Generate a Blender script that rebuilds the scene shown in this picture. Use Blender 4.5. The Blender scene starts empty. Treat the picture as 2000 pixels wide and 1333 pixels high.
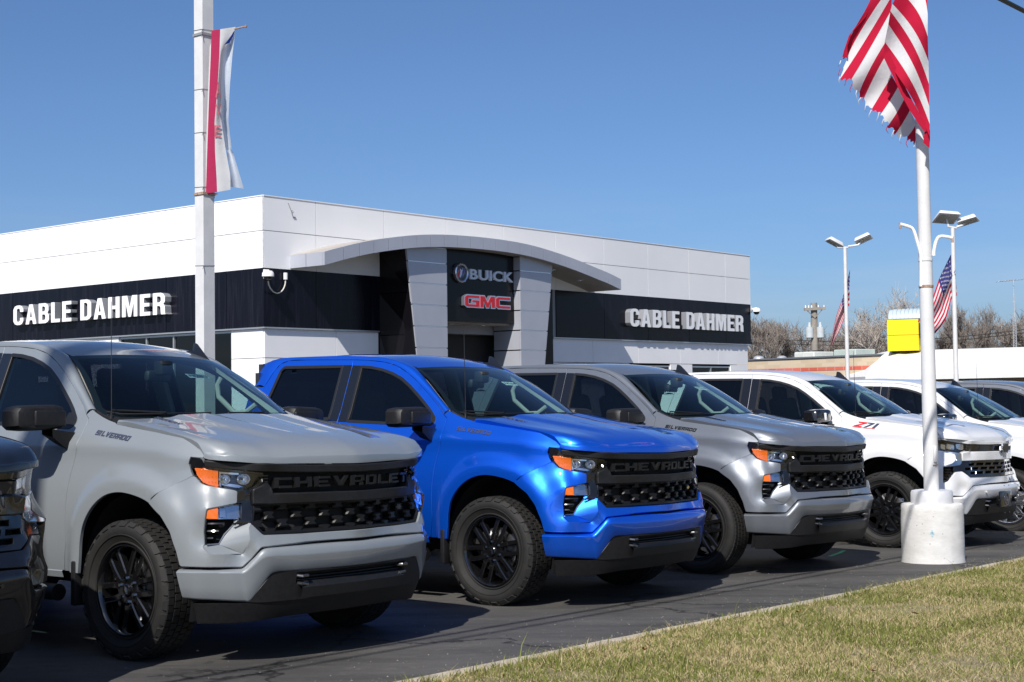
import bpy, bmesh, math, random
import numpy as np
from mathutils import Vector, Matrix, Euler
from mathutils.geometry import delaunay_2d_cdt
random.seed(7); rng = np.random.default_rng(7)
R = math.radians
SC = bpy.context.scene
C = SC.collection
# ------------------------------------------------------------------ camera
F_PX, PITCH, CAM_H, ROLL = 2857.84, 0.0373060, 1.32178, -0.0128584
cam_d = bpy.data.cameras.new('camera'); cam = bpy.data.objects.new('camera', cam_d); C.objects.link(cam)
cam_d.sensor_width = 36.0; cam_d.lens = 36.0 * F_PX / 2000.0
cam_d.clip_start = 0.1; cam_d.clip_end = 3000
_f = Vector((0, math.cos(PITCH), math.sin(PITCH))); _r0 = Vector((1, 0, 0)); _u0 = Vector((0, -math.sin(PITCH), math.cos(PITCH)))
_r = _r0 * math.cos(ROLL) + _u0 * math.sin(ROLL); _u = -_r0 * math.sin(ROLL) + _u0 * math.cos(ROLL)
cam.matrix_world = Matrix(((_r.x, _u.x, -_f.x, 0), (_r.y, _u.y, -_f.y, 0), (_r.z, _u.z, -_f.z, CAM_H), (0, 0, 0, 1)))
SC.camera = cam
# ------------------------------------------------------------------ sky, sun, exposure
SUN_AZ, SUN_EL = R(19.0), R(44.0)      # azimuth of the light's travel, clockwise from straight ahead; elevation
w = bpy.data.worlds.new('World'); SC.world = w; w.use_nodes = True
nt = w.node_tree; nt.nodes.clear()
sky = nt.nodes.new('ShaderNodeTexSky'); sky.sky_type = 'NISHITA'; sky.sun_disc = False
sky.sun_elevation = SUN_EL
# direction towards the sun: (-sin az, -cos az); sky sun_rotation 0 puts the sun at +Y and turns clockwise
sky.sun_rotation = SUN_AZ + math.pi
sky.air_density = 0.85; sky.dust_density = 2.0; sky.ozone_density = 9.0; sky.altitude = 500
bg = nt.nodes.new('ShaderNodeBackground'); bg.inputs['Strength'].default_value = 0.096
out = nt.nodes.new('ShaderNodeOutputWorld')
# thin high cirrus, stretched along the horizon
tcw = nt.nodes.new('ShaderNodeTexCoord'); mpw = nt.nodes.new('ShaderNodeMapping'); mpw.inputs['Scale'].default_value = (2.2, 2.2, 16.0); mpw.inputs['Rotation'].default_value = (R(3), R(4), 0)
nzw = nt.nodes.new('ShaderNodeTexNoise'); nzw.inputs['Scale'].default_value = 1.6; nzw.inputs['Detail'].default_value = 7; nzw.inputs['Roughness'].default_value = .55
rpw = nt.nodes.new('ShaderNodeValToRGB'); rpw.color_ramp.elements[0].position = .42; rpw.color_ramp.elements[1].position = .75; rpw.color_ramp.elements[0].color = (0,0,0,1); rpw.color_ramp.elements[1].color = (.34,.34,.34,1)
mxw = nt.nodes.new('ShaderNodeMix'); mxw.data_type = 'RGBA'; mxw.inputs['B'].default_value = (5.6, 6.0, 6.9, 1)
nt.links.new(tcw.outputs['Generated'], mpw.inputs[0]); nt.links.new(mpw.outputs[0], nzw.inputs['Vector']); nt.links.new(nzw.outputs['Fac'], rpw.inputs[0]); spw = nt.nodes.new('ShaderNodeSeparateXYZ'); mrw = nt.nodes.new('ShaderNodeMapRange'); mrw.inputs['From Min'].default_value = .15; mrw.inputs['From Max'].default_value = .03; mrw.inputs['To Max'].default_value = 1.0
mmw = nt.nodes.new('ShaderNodeMath'); mmw.operation = 'MULTIPLY'; nt.links.new(tcw.outputs['Generated'], spw.inputs[0]); nt.links.new(spw.outputs['Z'], mrw.inputs['Value']); nt.links.new(rpw.outputs[0], mmw.inputs[0]); nt.links.new(mrw.outputs[0], mmw.inputs[1]); nt.links.new(mmw.outputs[0], mxw.inputs['Factor'])
nt.links.new(sky.outputs[0], mxw.inputs['A']); nt.links.new(mxw.outputs['Result'], bg.inputs[0]); nt.links.new(bg.outputs[0], out.inputs[0])
sun_d = bpy.data.lights.new('sun', 'SUN'); sun_d.energy = 5.0; sun_d.angle = R(0.53); sun_d.color = (1.0, 0.955, 0.89)
sun = bpy.data.objects.new('sun', sun_d); C.objects.link(sun)
SUN_DIR = Vector((math.sin(SUN_AZ) * math.cos(SUN_EL), math.cos(SUN_AZ) * math.cos(SUN_EL), -math.sin(SUN_EL)))
sun.rotation_euler = SUN_DIR.to_track_quat('-Z', 'Y').to_euler()
sun.location = (-8, -8, 20)
SC.view_settings.view_transform = 'Standard'; SC.view_settings.look = 'None'
SC.view_settings.exposure = 0.31; SC.view_settings.gamma = 1.0; SC.view_settings.use_curve_mapping = False
SC.cycles.max_bounces = 10; SC.cycles.transparent_max_bounces = 24; SC.cycles.glossy_bounces = 6
SLOPE = -0.0238
def gz(x, y):                                # the lot falls gently away from the street
    return SLOPE * min(max(y, 0.0), 34.0)
# ------------------------------------------------------------------ materials
def new_mat(name):
    m = bpy.data.materials.new(name); m.use_nodes = True
    n = m.node_tree.nodes; n.clear()
    o = n.new('ShaderNodeOutputMaterial'); b = n.new('ShaderNodeBsdfPrincipled')
    m.node_tree.links.new(b.outputs[0], o.inputs[0]); return m, b
def mat(name, col, rough=0.5, metal=0.0, coat=0.0, spec=0.5, coat_rough=0.02, emit=None):
    m, b = new_mat(name)
    b.inputs['Base Color'].default_value = (*col, 1); b.inputs['Roughness'].default_value = rough
    b.inputs['Metallic'].default_value = metal; b.inputs['Coat Weight'].default_value = coat
    b.inputs['Coat Roughness'].default_value = coat_rough; b.inputs['Specular IOR Level'].default_value = spec
    return m
def noisy(name, c1, c2, scale=5.0, rough=0.6, detail=6, bump=0.0, bscale=60, metal=0.0, lo=0.35, hi=0.65, spec=0.5, stretch=(1,1,1), dist=0.02):
    m, b = new_mat(name); N = m.node_tree.nodes; L = m.node_tree.links
    tc = N.new('ShaderNodeTexCoord'); mp = N.new('ShaderNodeMapping'); mp.inputs['Scale'].default_value = stretch
    L.new(tc.outputs['Object'], mp.inputs[0])
    t = N.new('ShaderNodeTexNoise'); t.inputs['Scale'].default_value = scale; t.inputs['Detail'].default_value = detail; t.inputs['Roughness'].default_value = 0.65
    L.new(mp.outputs[0], t.inputs['Vector'])
    r = N.new('ShaderNodeValToRGB'); r.color_ramp.elements[0].position = lo; r.color_ramp.elements[1].position = hi
    r.color_ramp.elements[0].color = (*c1, 1); r.color_ramp.elements[1].color = (*c2, 1)
    L.new(t.outputs['Fac'], r.inputs[0]); L.new(r.outputs[0], b.inputs['Base Color'])
    b.inputs['Roughness'].default_value = rough; b.inputs['Metallic'].default_value = metal; b.inputs['Specular IOR Level'].default_value = spec
    if bump:
        t2 = N.new('ShaderNodeTexNoise'); t2.inputs['Scale'].default_value = bscale; t2.inputs['Detail'].default_value = 4
        L.new(mp.outputs[0], t2.inputs['Vector'])
        bp = N.new('ShaderNodeBump'); bp.inputs['Strength'].default_value = bump; bp.inputs['Distance'].default_value = dist
        L.new(t2.outputs['Fac'], bp.inputs['Height']); L.new(bp.outputs[0], b.inputs['Normal'])
    return m
def glass(name, tint, refl=1.0):
    m = bpy.data.materials.new(name); m.use_nodes = True; N = m.node_tree.nodes; L = m.node_tree.links; N.clear()
    o = N.new('ShaderNodeOutputMaterial'); mx = N.new('ShaderNodeMixShader'); tr = N.new('ShaderNodeBsdfTransparent'); gl = N.new('ShaderNodeBsdfGlossy')
    fr = N.new('ShaderNodeFresnel'); ge = N.new('ShaderNodeNewGeometry'); mi = N.new('ShaderNodeMix'); mi.data_type = 'FLOAT'
    mi.inputs['A'].default_value = 1.5; mi.inputs['B'].default_value = 1 / 1.5
    L.new(ge.outputs['Backfacing'], mi.inputs['Factor']); L.new(mi.outputs['Result'], fr.inputs['IOR'])
    tr.inputs[0].default_value = (*tint, 1); gl.inputs['Roughness'].default_value = 0.0; gl.inputs[0].default_value = (refl, refl, refl, 1)
    L.new(fr.outputs[0], mx.inputs[0]); L.new(tr.outputs[0], mx.inputs[1]); L.new(gl.outputs[0], mx.inputs[2]); L.new(mx.outputs[0], o.inputs[0])
    return m
# ------------------------------------------------------------------ mesh building
class MB:
    def __init__(s): s.v = []; s.f = []; s.m = []
    def add(s, verts, faces, mi=0):
        o = len(s.v); s.v.extend([tuple(float(c) for c in p) for p in verts]); s.f.extend([tuple(i + o for i in f) for f in faces]); s.m.extend([mi] * len(faces)); return s
    def box(s, c, d, rot=None, mi=0):
        x, y, z = d[0] / 2, d[1] / 2, d[2] / 2
        P = [Vector(p) for p in ((-x,-y,-z),(x,-y,-z),(x,y,-z),(-x,y,-z),(-x,-y,z),(x,-y,z),(x,y,z),(-x,y,z))]
        if rot is not None:
            M_ = rot if isinstance(rot, Matrix) else Euler(rot).to_matrix(); P = [M_ @ p for p in P]
        return s.add([p + Vector(c) for p in P], [(3,2,1,0),(4,5,6,7),(0,1,5,4),(1,2,6,5),(2,3,7,6),(3,0,4,7)], mi)
    def rbox(s, c, d, r=0.01, seg=2, rot=None, taper=None, mi=0):
        bm = bmesh.new(); bmesh.ops.create_cube(bm, size=1.0)
        for v in bm.verts:
            k = 1.0
            if taper and v.co[taper[0]] > 0: k = taper[1]
            v.co = Vector((v.co.x * d[0] * (k if not taper or taper[0] != 0 else 1), v.co.y * d[1] * (k if not taper or taper[0] != 1 else 1), v.co.z * d[2] * (k if not taper or taper[0] != 2 else 1)))
        bmesh.ops.bevel(bm, geom=list(bm.edges), offset=r, segments=seg, affect='EDGES', profile=0.5)
        M_ = Matrix.Identity(3) if rot is None else (rot if isinstance(rot, Matrix) else Euler(rot).to_matrix())
        bm.verts.ensure_lookup_table(); bm.verts.index_update()
        s.add([M_ @ v.co + Vector(c) for v in bm.verts], [[v.index for v in f.verts] for f in bm.faces], mi); bm.free(); return s
    def cyl(s, a, b, r0, r1=None, n=12, cap=True, mi=0):
        a = Vector(a); b = Vector(b); r1 = r0 if r1 is None else r1; d = (b - a).normalized()
        x = d.orthogonal().normalized(); y = d.cross(x); V = []
        for p, r in ((a, r0), (b, r1)):
            for i in range(n): t = 2 * math.pi * i / n; V.append(p + (x * math.cos(t) + y * math.sin(t)) * r)
        Fc = [(i, (i + 1) % n, n + (i + 1) % n, n + i) for i in range(n)]
        if cap: Fc += [tuple(range(n - 1, -1, -1)), tuple(range(n, 2 * n))]
        return s.add(V, Fc, mi)
    def tube(s, pts, r, n=8, cap=True, mi=0, closed=False):
        P = [Vector(p) for p in pts]; k = len(P); rr = r if hasattr(r, '__len__') else [r] * k; V = []; up = None
        for i, p in enumerate(P):
            if closed: d = (P[(i + 1) % k] - P[i - 1]).normalized()
            else: d = (P[min(i + 1, k - 1)] - P[max(i - 1, 0)]).normalized()
            if up is None: up = d.orthogonal().normalized()
            up = (up - d * up.dot(d)).normalized(); y = d.cross(up)
            for j in range(n): t = 2 * math.pi * j / n; V.append(p + (up * math.cos(t) + y * math.sin(t)) * rr[i])
        Fc = []
        for i in range(k if closed else k - 1):
            q = (i + 1) % k
            for j in range(n): Fc.append((i * n + j, i * n + (j + 1) % n, q * n + (j + 1) % n, q * n + j))
        if cap and not closed: Fc += [tuple(range(n - 1, -1, -1)), tuple((k - 1) * n + j for j in range(n))]
        return s.add(V, Fc, mi)
    def lathe(s, prof, n=32, axis='z', origin=(0,0,0), mi=0):
        """prof: (radius, height) pairs"""
        V = []; o = Vector(origin)
        for i in range(n):
            t = 2 * math.pi * i / n; c, q = math.cos(t), math.sin(t)
            for r, h in prof:
                V.append(o + (Vector((r * c, r * q, h)) if axis == 'z' else Vector((r * c, h, r * q))))
        k = len(prof); Fc = []
        for i in range(n):
            j = (i + 1) % n
            for a in range(k - 1):
                f = (i * k + a, j * k + a, j * k + a + 1, i * k + a + 1)
                Fc.append(f if axis == 'z' else f[::-1])
        return s.add(V, Fc, mi)
    def prism(s, poly, z0, z1, M_=None, mi=0):
        """2D polygon (counter-clockwise) pushed from z0 to z1"""
        n = len(poly); V = [Vector((p[0], p[1], z0)) for p in poly] + [Vector((p[0], p[1], z1)) for p in poly]
        if M_ is not None: V = [M_ @ v for v in V]
        return s.add(V, [tuple(range(n - 1, -1, -1)), tuple(range(n, 2 * n))] + [(i, (i + 1) % n, n + (i + 1) % n, n + i) for i in range(n)], mi)
    def loft(s, rows, mi=0, closed=False):
        """rows: equal length lists of points"""
        n = len(rows[0]); V = [p for r in rows for p in r]; Fc = []
        for i in range(len(rows) - 1):
            for j in range(n if closed else n - 1):
                Fc.append((i * n + j, i * n + (j + 1) % n, (i + 1) * n + (j + 1) % n, (i + 1) * n + j))
        return s.add(V, Fc, mi)
    def mesh(s, name, angle=35, smooth=True):
        me = bpy.data.meshes.new(name); me.from_pydata(s.v, [], s.f)
        if any(s.m): me.polygons.foreach_set('material_index', s.m)
        if smooth:
            me.polygons.foreach_set('use_smooth', [True] * len(me.polygons))
            me.set_sharp_from_angle(angle=R(angle))
        me.update(); return me
    def build(s, name, m, parent=None, angle=35, smooth=True):
        me = s.mesh(name, angle, smooth)
        for q in (m if isinstance(m, (list, tuple)) else [m]): me.materials.append(q)
        return link(name, me, parent)
def link(name, me, parent=None, loc=None):
    o = bpy.data.objects.new(name, me); C.objects.link(o)
    if parent is not None: o.parent = parent
    if loc is not None: o.location = loc
    return o
def tag(o, label, cat, group=None):
    o['label'] = label; o['category'] = cat
    if group: o['group'] = group
    return o
def thing(name, label, cat, loc=(0,0,0), rotz=0.0, group=None):
    o = bpy.data.objects.new(name, None); C.objects.link(o); o.location = loc; o.rotation_euler = (0,0,rotz); o.empty_display_size = .2
    return tag(o, label, cat, group)
def struct(o, kind='structure'):
    o['kind'] = kind; return o
def resample(P, h, closed=True):
    P = np.asarray(P, float); Q = np.vstack([P, P[:1]]) if closed else P; out = []
    for a, b in zip(Q[:-1], Q[1:]):
        n = max(1, int(round(np.linalg.norm(b - a) / h))); out.extend(a + (b - a) * (i / n) for i in range(n))
    if not closed: out.append(Q[-1])
    return np.array(out)
def rounded(P, r, n=4):
    """round the corners of a closed 2D polygon; r scalar or one per corner"""
    P = np.asarray(P, float); k = len(P); rr = [r] * k if np.isscalar(r) else r; out = []
    for i in range(k):
        a, b, c = P[i - 1], P[i], P[(i + 1) % k]; d1 = a - b; d2 = c - b; l1 = np.linalg.norm(d1); l2 = np.linalg.norm(d2)
        t = min(rr[i], l1 * .45, l2 * .45)
        if t < 1e-4: out.append(b); continue
        p, q = b + d1 / l1 * t, b + d2 / l2 * t
        for s in np.linspace(0, 1, n + 1): out.append((1 - s)**2 * p + 2 * s * (1 - s) * b + s * s * q)
    return np.array(out)
def area2(P):
    P = np.asarray(P); return .5 * np.sum(P[:,0] * np.roll(P[:,1], -1) - np.roll(P[:,0], -1) * P[:,1])
def inset(P, d):
    """shrink a closed polygon by d (negative grows)"""
    P = np.asarray(P, float); keep = [i for i in range(len(P)) if np.linalg.norm(P[i] - P[i - 1]) > 1e-6]; P = P[keep]
    s = 1 if area2(P) > 0 else -1; a = np.roll(P, 1, 0); c = np.roll(P, -1, 0)
    n1 = P - a; n2 = c - P; n1 /= np.linalg.norm(n1, axis=1)[:,None]; n2 /= np.linalg.norm(n2, axis=1)[:,None]
    m = np.c_[-(n1 + n2)[:,1], (n1 + n2)[:,0]] * s; l = np.linalg.norm(m, axis=1)[:,None]; m /= np.maximum(l, 1e-6)
    k = np.clip(1 / np.maximum(l[:,0] / 2, .35), 1, 2.2)
    return P + m * d * k[:,None]
def inpoly(pts, poly):
    x, y = pts[:,0], pts[:,1]; poly = np.asarray(poly); r = np.zeros(len(pts), bool); j = len(poly) - 1
    for i in range(len(poly)):
        xi, yi = poly[i]; xj, yj = poly[j]
        c = ((yi > y) != (yj > y)) & (x < (xj - xi) * (y - yi) / (yj - yi + 1e-12) + xi); r ^= c; j = i
    return r
def panel(mb, outline, fm, out, h=0.04, hb=None, holes=(), depth=0.012, ch=0.0025, mi=0, skirt=True):
    """trimmed sheet: polygon in a 2D domain mapped to space by fm, with a folded edge all round"""
    hb = hb or min(h, .022); loops = [resample(l, hb) for l in (outline, *holes)]
    allb = np.vstack(loops); lo, hi = allb.min(0), allb.max(0)
    gx = np.arange(lo[0] + h * .5, hi[0], h); gy = np.arange(lo[1] + h * .5, hi[1], h); g = np.array([(a, b) for a in gx for b in gy]).reshape(-1, 2)
    if len(g):
        k = inpoly(g, loops[0])
        for l in loops[1:]: k &= ~inpoly(g, l)
        g = g[k]
    if len(g):
        d = np.full(len(g), 9.)
        for i in range(0, len(allb), 400): d = np.minimum(d, np.sqrt(((g[:,None] - allb[None, i:i + 400])**2).sum(-1)).min(1))
        g = g[d > .45 * h]
    E = []; o = 0
    for l in loops: E += [(o + i, o + (i + 1) % len(l)) for i in range(len(l))]; o += len(l)
    vs = [Vector(p) for p in np.vstack([allb, g])]
    V, _, Fs, *_ = delaunay_2d_cdt(vs, E, [], 0, 1e-7)
    V = np.array([tuple(p) for p in V]); T = np.array([f for f in Fs if len(f) == 3]); cen = V[T].mean(1)
    k = inpoly(cen, loops[0])
    for l in loops[1:]: k &= ~inpoly(cen, l)
    T = T[k]; A = V[T[:,1]] - V[T[:,0]]; B = V[T[:,2]] - V[T[:,0]]; cr = A[:,0] * B[:,1] - A[:,1] * B[:,0]
    T = T[abs(cr) > 1e-10]; cr = cr[abs(cr) > 1e-10]; T[cr < 0] = T[cr < 0][:, ::-1]
    e = 1e-3; f = lambda Q: np.asarray(fm(Q[:,0], Q[:,1]), float)
    P = f(V); du = (f(V + [e, 0]) - f(V - [e, 0])) / (2 * e); dv = (f(V + [0, e]) - f(V - [0, e])) / (2 * e)
    n = np.cross(du, dv); n /= np.linalg.norm(n, axis=1)[:,None] + 1e-12
    flip = np.dot(n.mean(0), np.asarray(out, float)) < 0
    if flip: n = -n
    F = [tuple(t[::-1]) if flip else tuple(t) for t in T]; verts = list(P)
    if skirt:
        cnt = {}
        for t in T:
            for a, b in ((t[0], t[1]), (t[1], t[2]), (t[2], t[0])): cnt[(a, b)] = 1
        bd = [(a, b) for a, b in cnt if (b, a) not in cnt]
        od = {}
        for a, b in bd:
            d = V[b] - V[a]; q = np.array([d[1], -d[0]]); q /= np.linalg.norm(q) + 1e-12
            for i in (a, b): od[i] = od.get(i, 0) + q
        r1 = {}; r2 = {}
        for i, q in od.items():
            t3 = du[i] * q[0] + dv[i] * q[1]; t3 -= n[i] * t3.dot(n[i]); t3 /= np.linalg.norm(t3) + 1e-12
            r1[i] = len(verts); verts.append(P[i] + t3 * ch - n[i] * ch); r2[i] = len(verts); verts.append(P[i] + t3 * ch - n[i] * (ch + depth))
        for a, b in bd:
            for q in ((b, a, r1[a], r1[b]), (r1[b], r1[a], r2[a], r2[b])): F.append(q[::-1] if flip else q)
    mb.add(verts, F, mi); return mb
_txt = {}
def text_mesh(ch, shear=0.0, extrude=0.05, offset=0.0):
    """one glyph, height normalised to 1 for capitals, as a mesh in the XY plane, extruded along Z; returns verts, faces, width"""
    key = (ch, shear, extrude, offset)
    if key in _txt: return _txt[key]
    cu = bpy.data.curves.new('t', 'FONT'); cu.body = ch; cu.extrude = extrude; cu.offset = offset; cu.resolution_u = 4
    ob = bpy.data.objects.new('t', cu); C.objects.link(ob); bpy.context.view_layer.update()
    me = bpy.data.meshes.new_from_object(ob.evaluated_get(bpy.context.evaluated_depsgraph_get()))
    V = np.array([v.co for v in me.vertices]) if len(me.vertices) else np.zeros((0,3)); Fc = [tuple(p.vertices) for p in me.polygons]
    bpy.data.objects.remove(ob); bpy.data.curves.remove(cu); bpy.data.meshes.remove(me)
    if len(V):
        V[:,:2] /= 0.729; V[:,0] -= V[:,0].min(); wd = V[:,0].max(); V[:,0] += V[:,1] * shear
    else: wd = .3
    _txt[key] = (V, Fc, wd); return _txt[key]
def word(text, height, M_, xs=1.0, gap=0.12, space=0.4, extrude=0.03, offset=0.0, shear=0.0, total=None):
    """list of (char, MB) laid out along +X of M_, centred if total is None; total fits the width"""
    items = []; x = 0.0
    for ch in text:
        if ch == ' ': x += space * height; continue
        V, Fc, wd = text_mesh(ch, shear, 1.0, offset); items.append((ch, V, Fc, x)); x += (wd * xs + gap) * height
    x -= gap * height; k = total / x if total else 1.0; res = []
    for ch, V, Fc, x0 in items:
        P = V * [xs * height * k, height, extrude / 2]; P[:,0] += x0 * k; P[:,2] += extrude / 2
        mb = MB(); mb.add([M_ @ Vector(p) for p in P], Fc); res.append((ch, mb))
    return res, x * k
# ------------------------------------------------------------------ ground: one sheet to the horizon, lot, kerb, grass, street
DR = Vector((.643, .766, 0)).normalized(); DN = Vector((.766, -.643, 0)).normalized()     # along the kerb, and towards the street
K0 = Vector((0.1, 8.54, 0))                                                               # a point on the kerb line
def kp(a, b, z=0.0):
    p = K0 + DR * a + DN * b; return Vector((p.x, p.y, gz(p.x, p.y) + z))
def asphalt_mat(name, base, crack=True):
    m, b = new_mat(name); N = m.node_tree.nodes; L = m.node_tree.links
    tc = N.new('ShaderNodeTexCoord')
    def noise(s, d=8, r=.65, vec=None):
        t = N.new('ShaderNodeTexNoise'); t.inputs['Scale'].default_value = s; t.inputs['Detail'].default_value = d; t.inputs['Roughness'].default_value = r; L.new(vec or tc.outputs['Object'], t.inputs['Vector']); return t
    def ramp(src, p0, c0, p1, c1):
        r = N.new('ShaderNodeValToRGB'); r.color_ramp.elements[0].position = p0; r.color_ramp.elements[1].position = p1; r.color_ramp.elements[0].color = (*c0, 1); r.color_ramp.elements[1].color = (*c1, 1); L.new(src, r.inputs[0]); return r
    def mix(mode, fac, a, bb):
        x = N.new('ShaderNodeMix'); x.data_type = 'RGBA'; x.blend_type = mode; x.inputs['Factor'].default_value = fac; L.new(a, x.inputs['A']); L.new(bb, x.inputs['B']); return x.outputs['Result']
    mp = N.new('ShaderNodeMapping'); mp.inputs['Rotation'].default_value = (0, 0, R(-50)); mp.inputs['Scale'].default_value = (.35, 1.6, 1); L.new(tc.outputs['Object'], mp.inputs[0])
    big = ramp(noise(.8, 8).outputs['Fac'], .3, tuple(c * .78 for c in base), .72, tuple(c * 1.22 for c in base))
    streak = ramp(noise(1.6, 8, .7, mp.outputs[0]).outputs['Fac'], .35, (.66,.66,.67), .7, (1.38,1.36,1.32))
    grain = ramp(noise(240, 3).outputs['Fac'], .35, (.62,.62,.62), .68, (1.5,1.5,1.48))
    spots = ramp(noise(9, 6, .75).outputs['Fac'], .57, (1,1,1), .74, (2.0,1.92,1.76))
    col = mix('MULTIPLY', 1, big.outputs[0], streak.outputs[0]); col = mix('MULTIPLY', .8, col, grain.outputs[0]); col = mix('MULTIPLY', .8, col, spots.outputs[0])
    if crack:
        wv = noise(1.5, 5); ad = N.new('ShaderNodeVectorMath'); ad.operation = 'MULTIPLY_ADD'; L.new(wv.outputs['Color'], ad.inputs[0]); ad.inputs[1].default_value = (.9,.9,.9); L.new(tc.outputs['Object'], ad.inputs[2])
        vo = N.new('ShaderNodeTexVoronoi'); vo.feature = 'DISTANCE_TO_EDGE'; vo.inputs['Scale'].default_value = .42; L.new(ad.outputs[0], vo.inputs['Vector'])
        ck = ramp(vo.outputs['Distance'], .003, (.22,.22,.22), .012, (1,1,1)); fade = ramp(noise(.5, 3).outputs['Fac'], .40, (0,0,0), .52, (1,1,1))
        x = N.new('ShaderNodeMix'); x.data_type = 'RGBA'; x.blend_type = 'MULTIPLY'; L.new(fade.outputs[0], x.inputs['Factor']); L.new(col, x.inputs['A']); L.new(ck.outputs[0], x.inputs['B']); col = x.outputs['Result']
    L.new(col, b.inputs['Base Color']); b.inputs['Roughness'].default_value = .82; b.inputs['Specular IOR Level'].default_value = .35
    bp = N.new('ShaderNodeBump'); bp.inputs['Strength'].default_value = .5; bp.inputs['Distance'].default_value = .004; L.new(noise(160, 4).outputs['Fac'], bp.inputs['Height']); L.new(bp.outputs[0], b.inputs['Normal'])
    return m
def sheet(name, a0, a1, b0, b1, z, m, na=40, nb=8, kind='structure', zf=None):
    A = np.linspace(a0, a1, na); B = np.linspace(b0, b1, nb); V = []
    for a in A:
        for b in B:
            p = kp(a, b, z); V.append((p.x, p.y, p.z + (zf(a, b) if zf else 0)))
    mb = MB(); mb.add(V, [(i * nb + j, i * nb + j + 1, (i + 1) * nb + j + 1, (i + 1) * nb + j) for i in range(na - 1) for j in range(nb - 1)])
    o = mb.build(name, m); 
    if o.data.polygons[0].normal.z < 0: o.data.flip_normals()
    return struct(o, kind)
M_lot = asphalt_mat('lot_asphalt', (.064,.0615,.059)); M_road = asphalt_mat('road_asphalt', (.075,.073,.070), False)
M_dirt = noisy('dry_turf', (.17,.14,.075), (.27,.225,.125), 7, .95, bump=.6, bscale=60, dist=.03)
M_conc = noisy('kerb_concrete', (.32,.27,.205), (.46,.405,.32), 9, .85, bump=.5, bscale=70, dist=.006)
# wide base sheet below everything, following the same fall
mb = MB(); xs = np.linspace(-900, 900, 31); ys = np.r_[-400, -100, -40, 0, 17, 34, 60, 120, 300, 900]
mb.add([(x, y, gz(x, y) - .06) for x in xs for y in ys], [(i * 10 + j, (i + 1) * 10 + j, (i + 1) * 10 + j + 1, i * 10 + j + 1) for i in range(30) for j in range(9)])
struct(mb.build('terrain', M_dirt))
sheet('parking_lot', -60, 90, -70, 0, 0, M_lot, 76, 36)
sheet('lawn', -60, 90, .12, 9.5, .022, M_dirt, 76, 12, zf=lambda a, b: .02 * min(1, b) + .012 * math.sin(a * 1.7) * math.sin(b * 2.1))
sheet('sidewalk', -60, 90, 9.5, 11.2, .07, noisy('sidewalk_concrete', (.33,.31,.28), (.45,.43,.39), 3, .85), 60, 3)
sheet('road', -60, 90, 11.2, 24, 0, M_road, 60, 6)
sheet('far_verge', -60, 90, 24, 60, .05, M_dirt, 60, 6)
# kerb, cast in lengths
for i in range(-3, 14):
    mb = MB(); a0, a1 = i * 1.83, i * 1.83 + 1.818; n = 9; rows = []
    r_ = random.Random(i + 50)
    for q in np.linspace(a0, a1, n):
        w_ = r_.uniform(-.004, .004); rows.append([kp(q, b, z + r_.uniform(-.002,.002)) for b, z in ((-.008 + w_,-.05), (.0 + w_,.018), (.014,.030), (.13,.034), (.145 + w_,.025), (.15,-.05))])
    mb.loft(rows[::-1]); mb.add(rows[0], [tuple(range(6))]); mb.add(rows[-1], [tuple(range(5,-1,-1))])
    struct(mb.build('kerb', M_conc)) 
# green survey paint line on the asphalt
mb = MB(); p = [(3.20,14.95), (3.38,15.32), (3.50,15.62)]
for (x0, y0), (x1, y1) in zip(p[:-1], p[1:]): mb.add([(x0 - .02, y0 + .01, gz(0, y0) + .004), (x0 + .02, y0 - .01, gz(0, y0) + .004), (x1 + .02, y1 - .01, gz(0, y1) + .004), (x1 - .02, y1 + .01, gz(0, y1) + .004)], [(0,1,2,3)])
struct(mb.build('paint_line', mat('survey_paint', (.03,.45,.16), .7)))
# ------------------------------------------------------------------ pickup trucks: shape functions (x forward from the front axle, y left, z up)
def cr_spline(P,n=12):
    P=np.array(P,float);Q=np.vstack([2*P[0]-P[1],P,2*P[-1]-P[-2]]);out=[]
    for i in range(len(P)-1):
        p0,p1,p2,p3=Q[i:i+4];t=np.linspace(0,1,n,endpoint=False)[:,None]
        d=[np.linalg.norm(b-a)**.5+1e-9 for a,b in ((p0,p1),(p1,p2),(p2,p3))]
        m1=(p1-p0)/d[0]-(p2-p0)/(d[0]+d[1])+(p2-p1)/d[1];m2=(p2-p1)/d[1]-(p3-p1)/(d[1]+d[2])+(p3-p2)/d[2]
        m1*=d[1];m2*=d[1]
        out.append((2*t**3-3*t**2+1)*p1+(t**3-2*t**2+t)*m1+(-2*t**3+3*t**2)*p2+(t**3-t**2)*m2)
    out.append(P[-1:]);return np.vstack(out)
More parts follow.
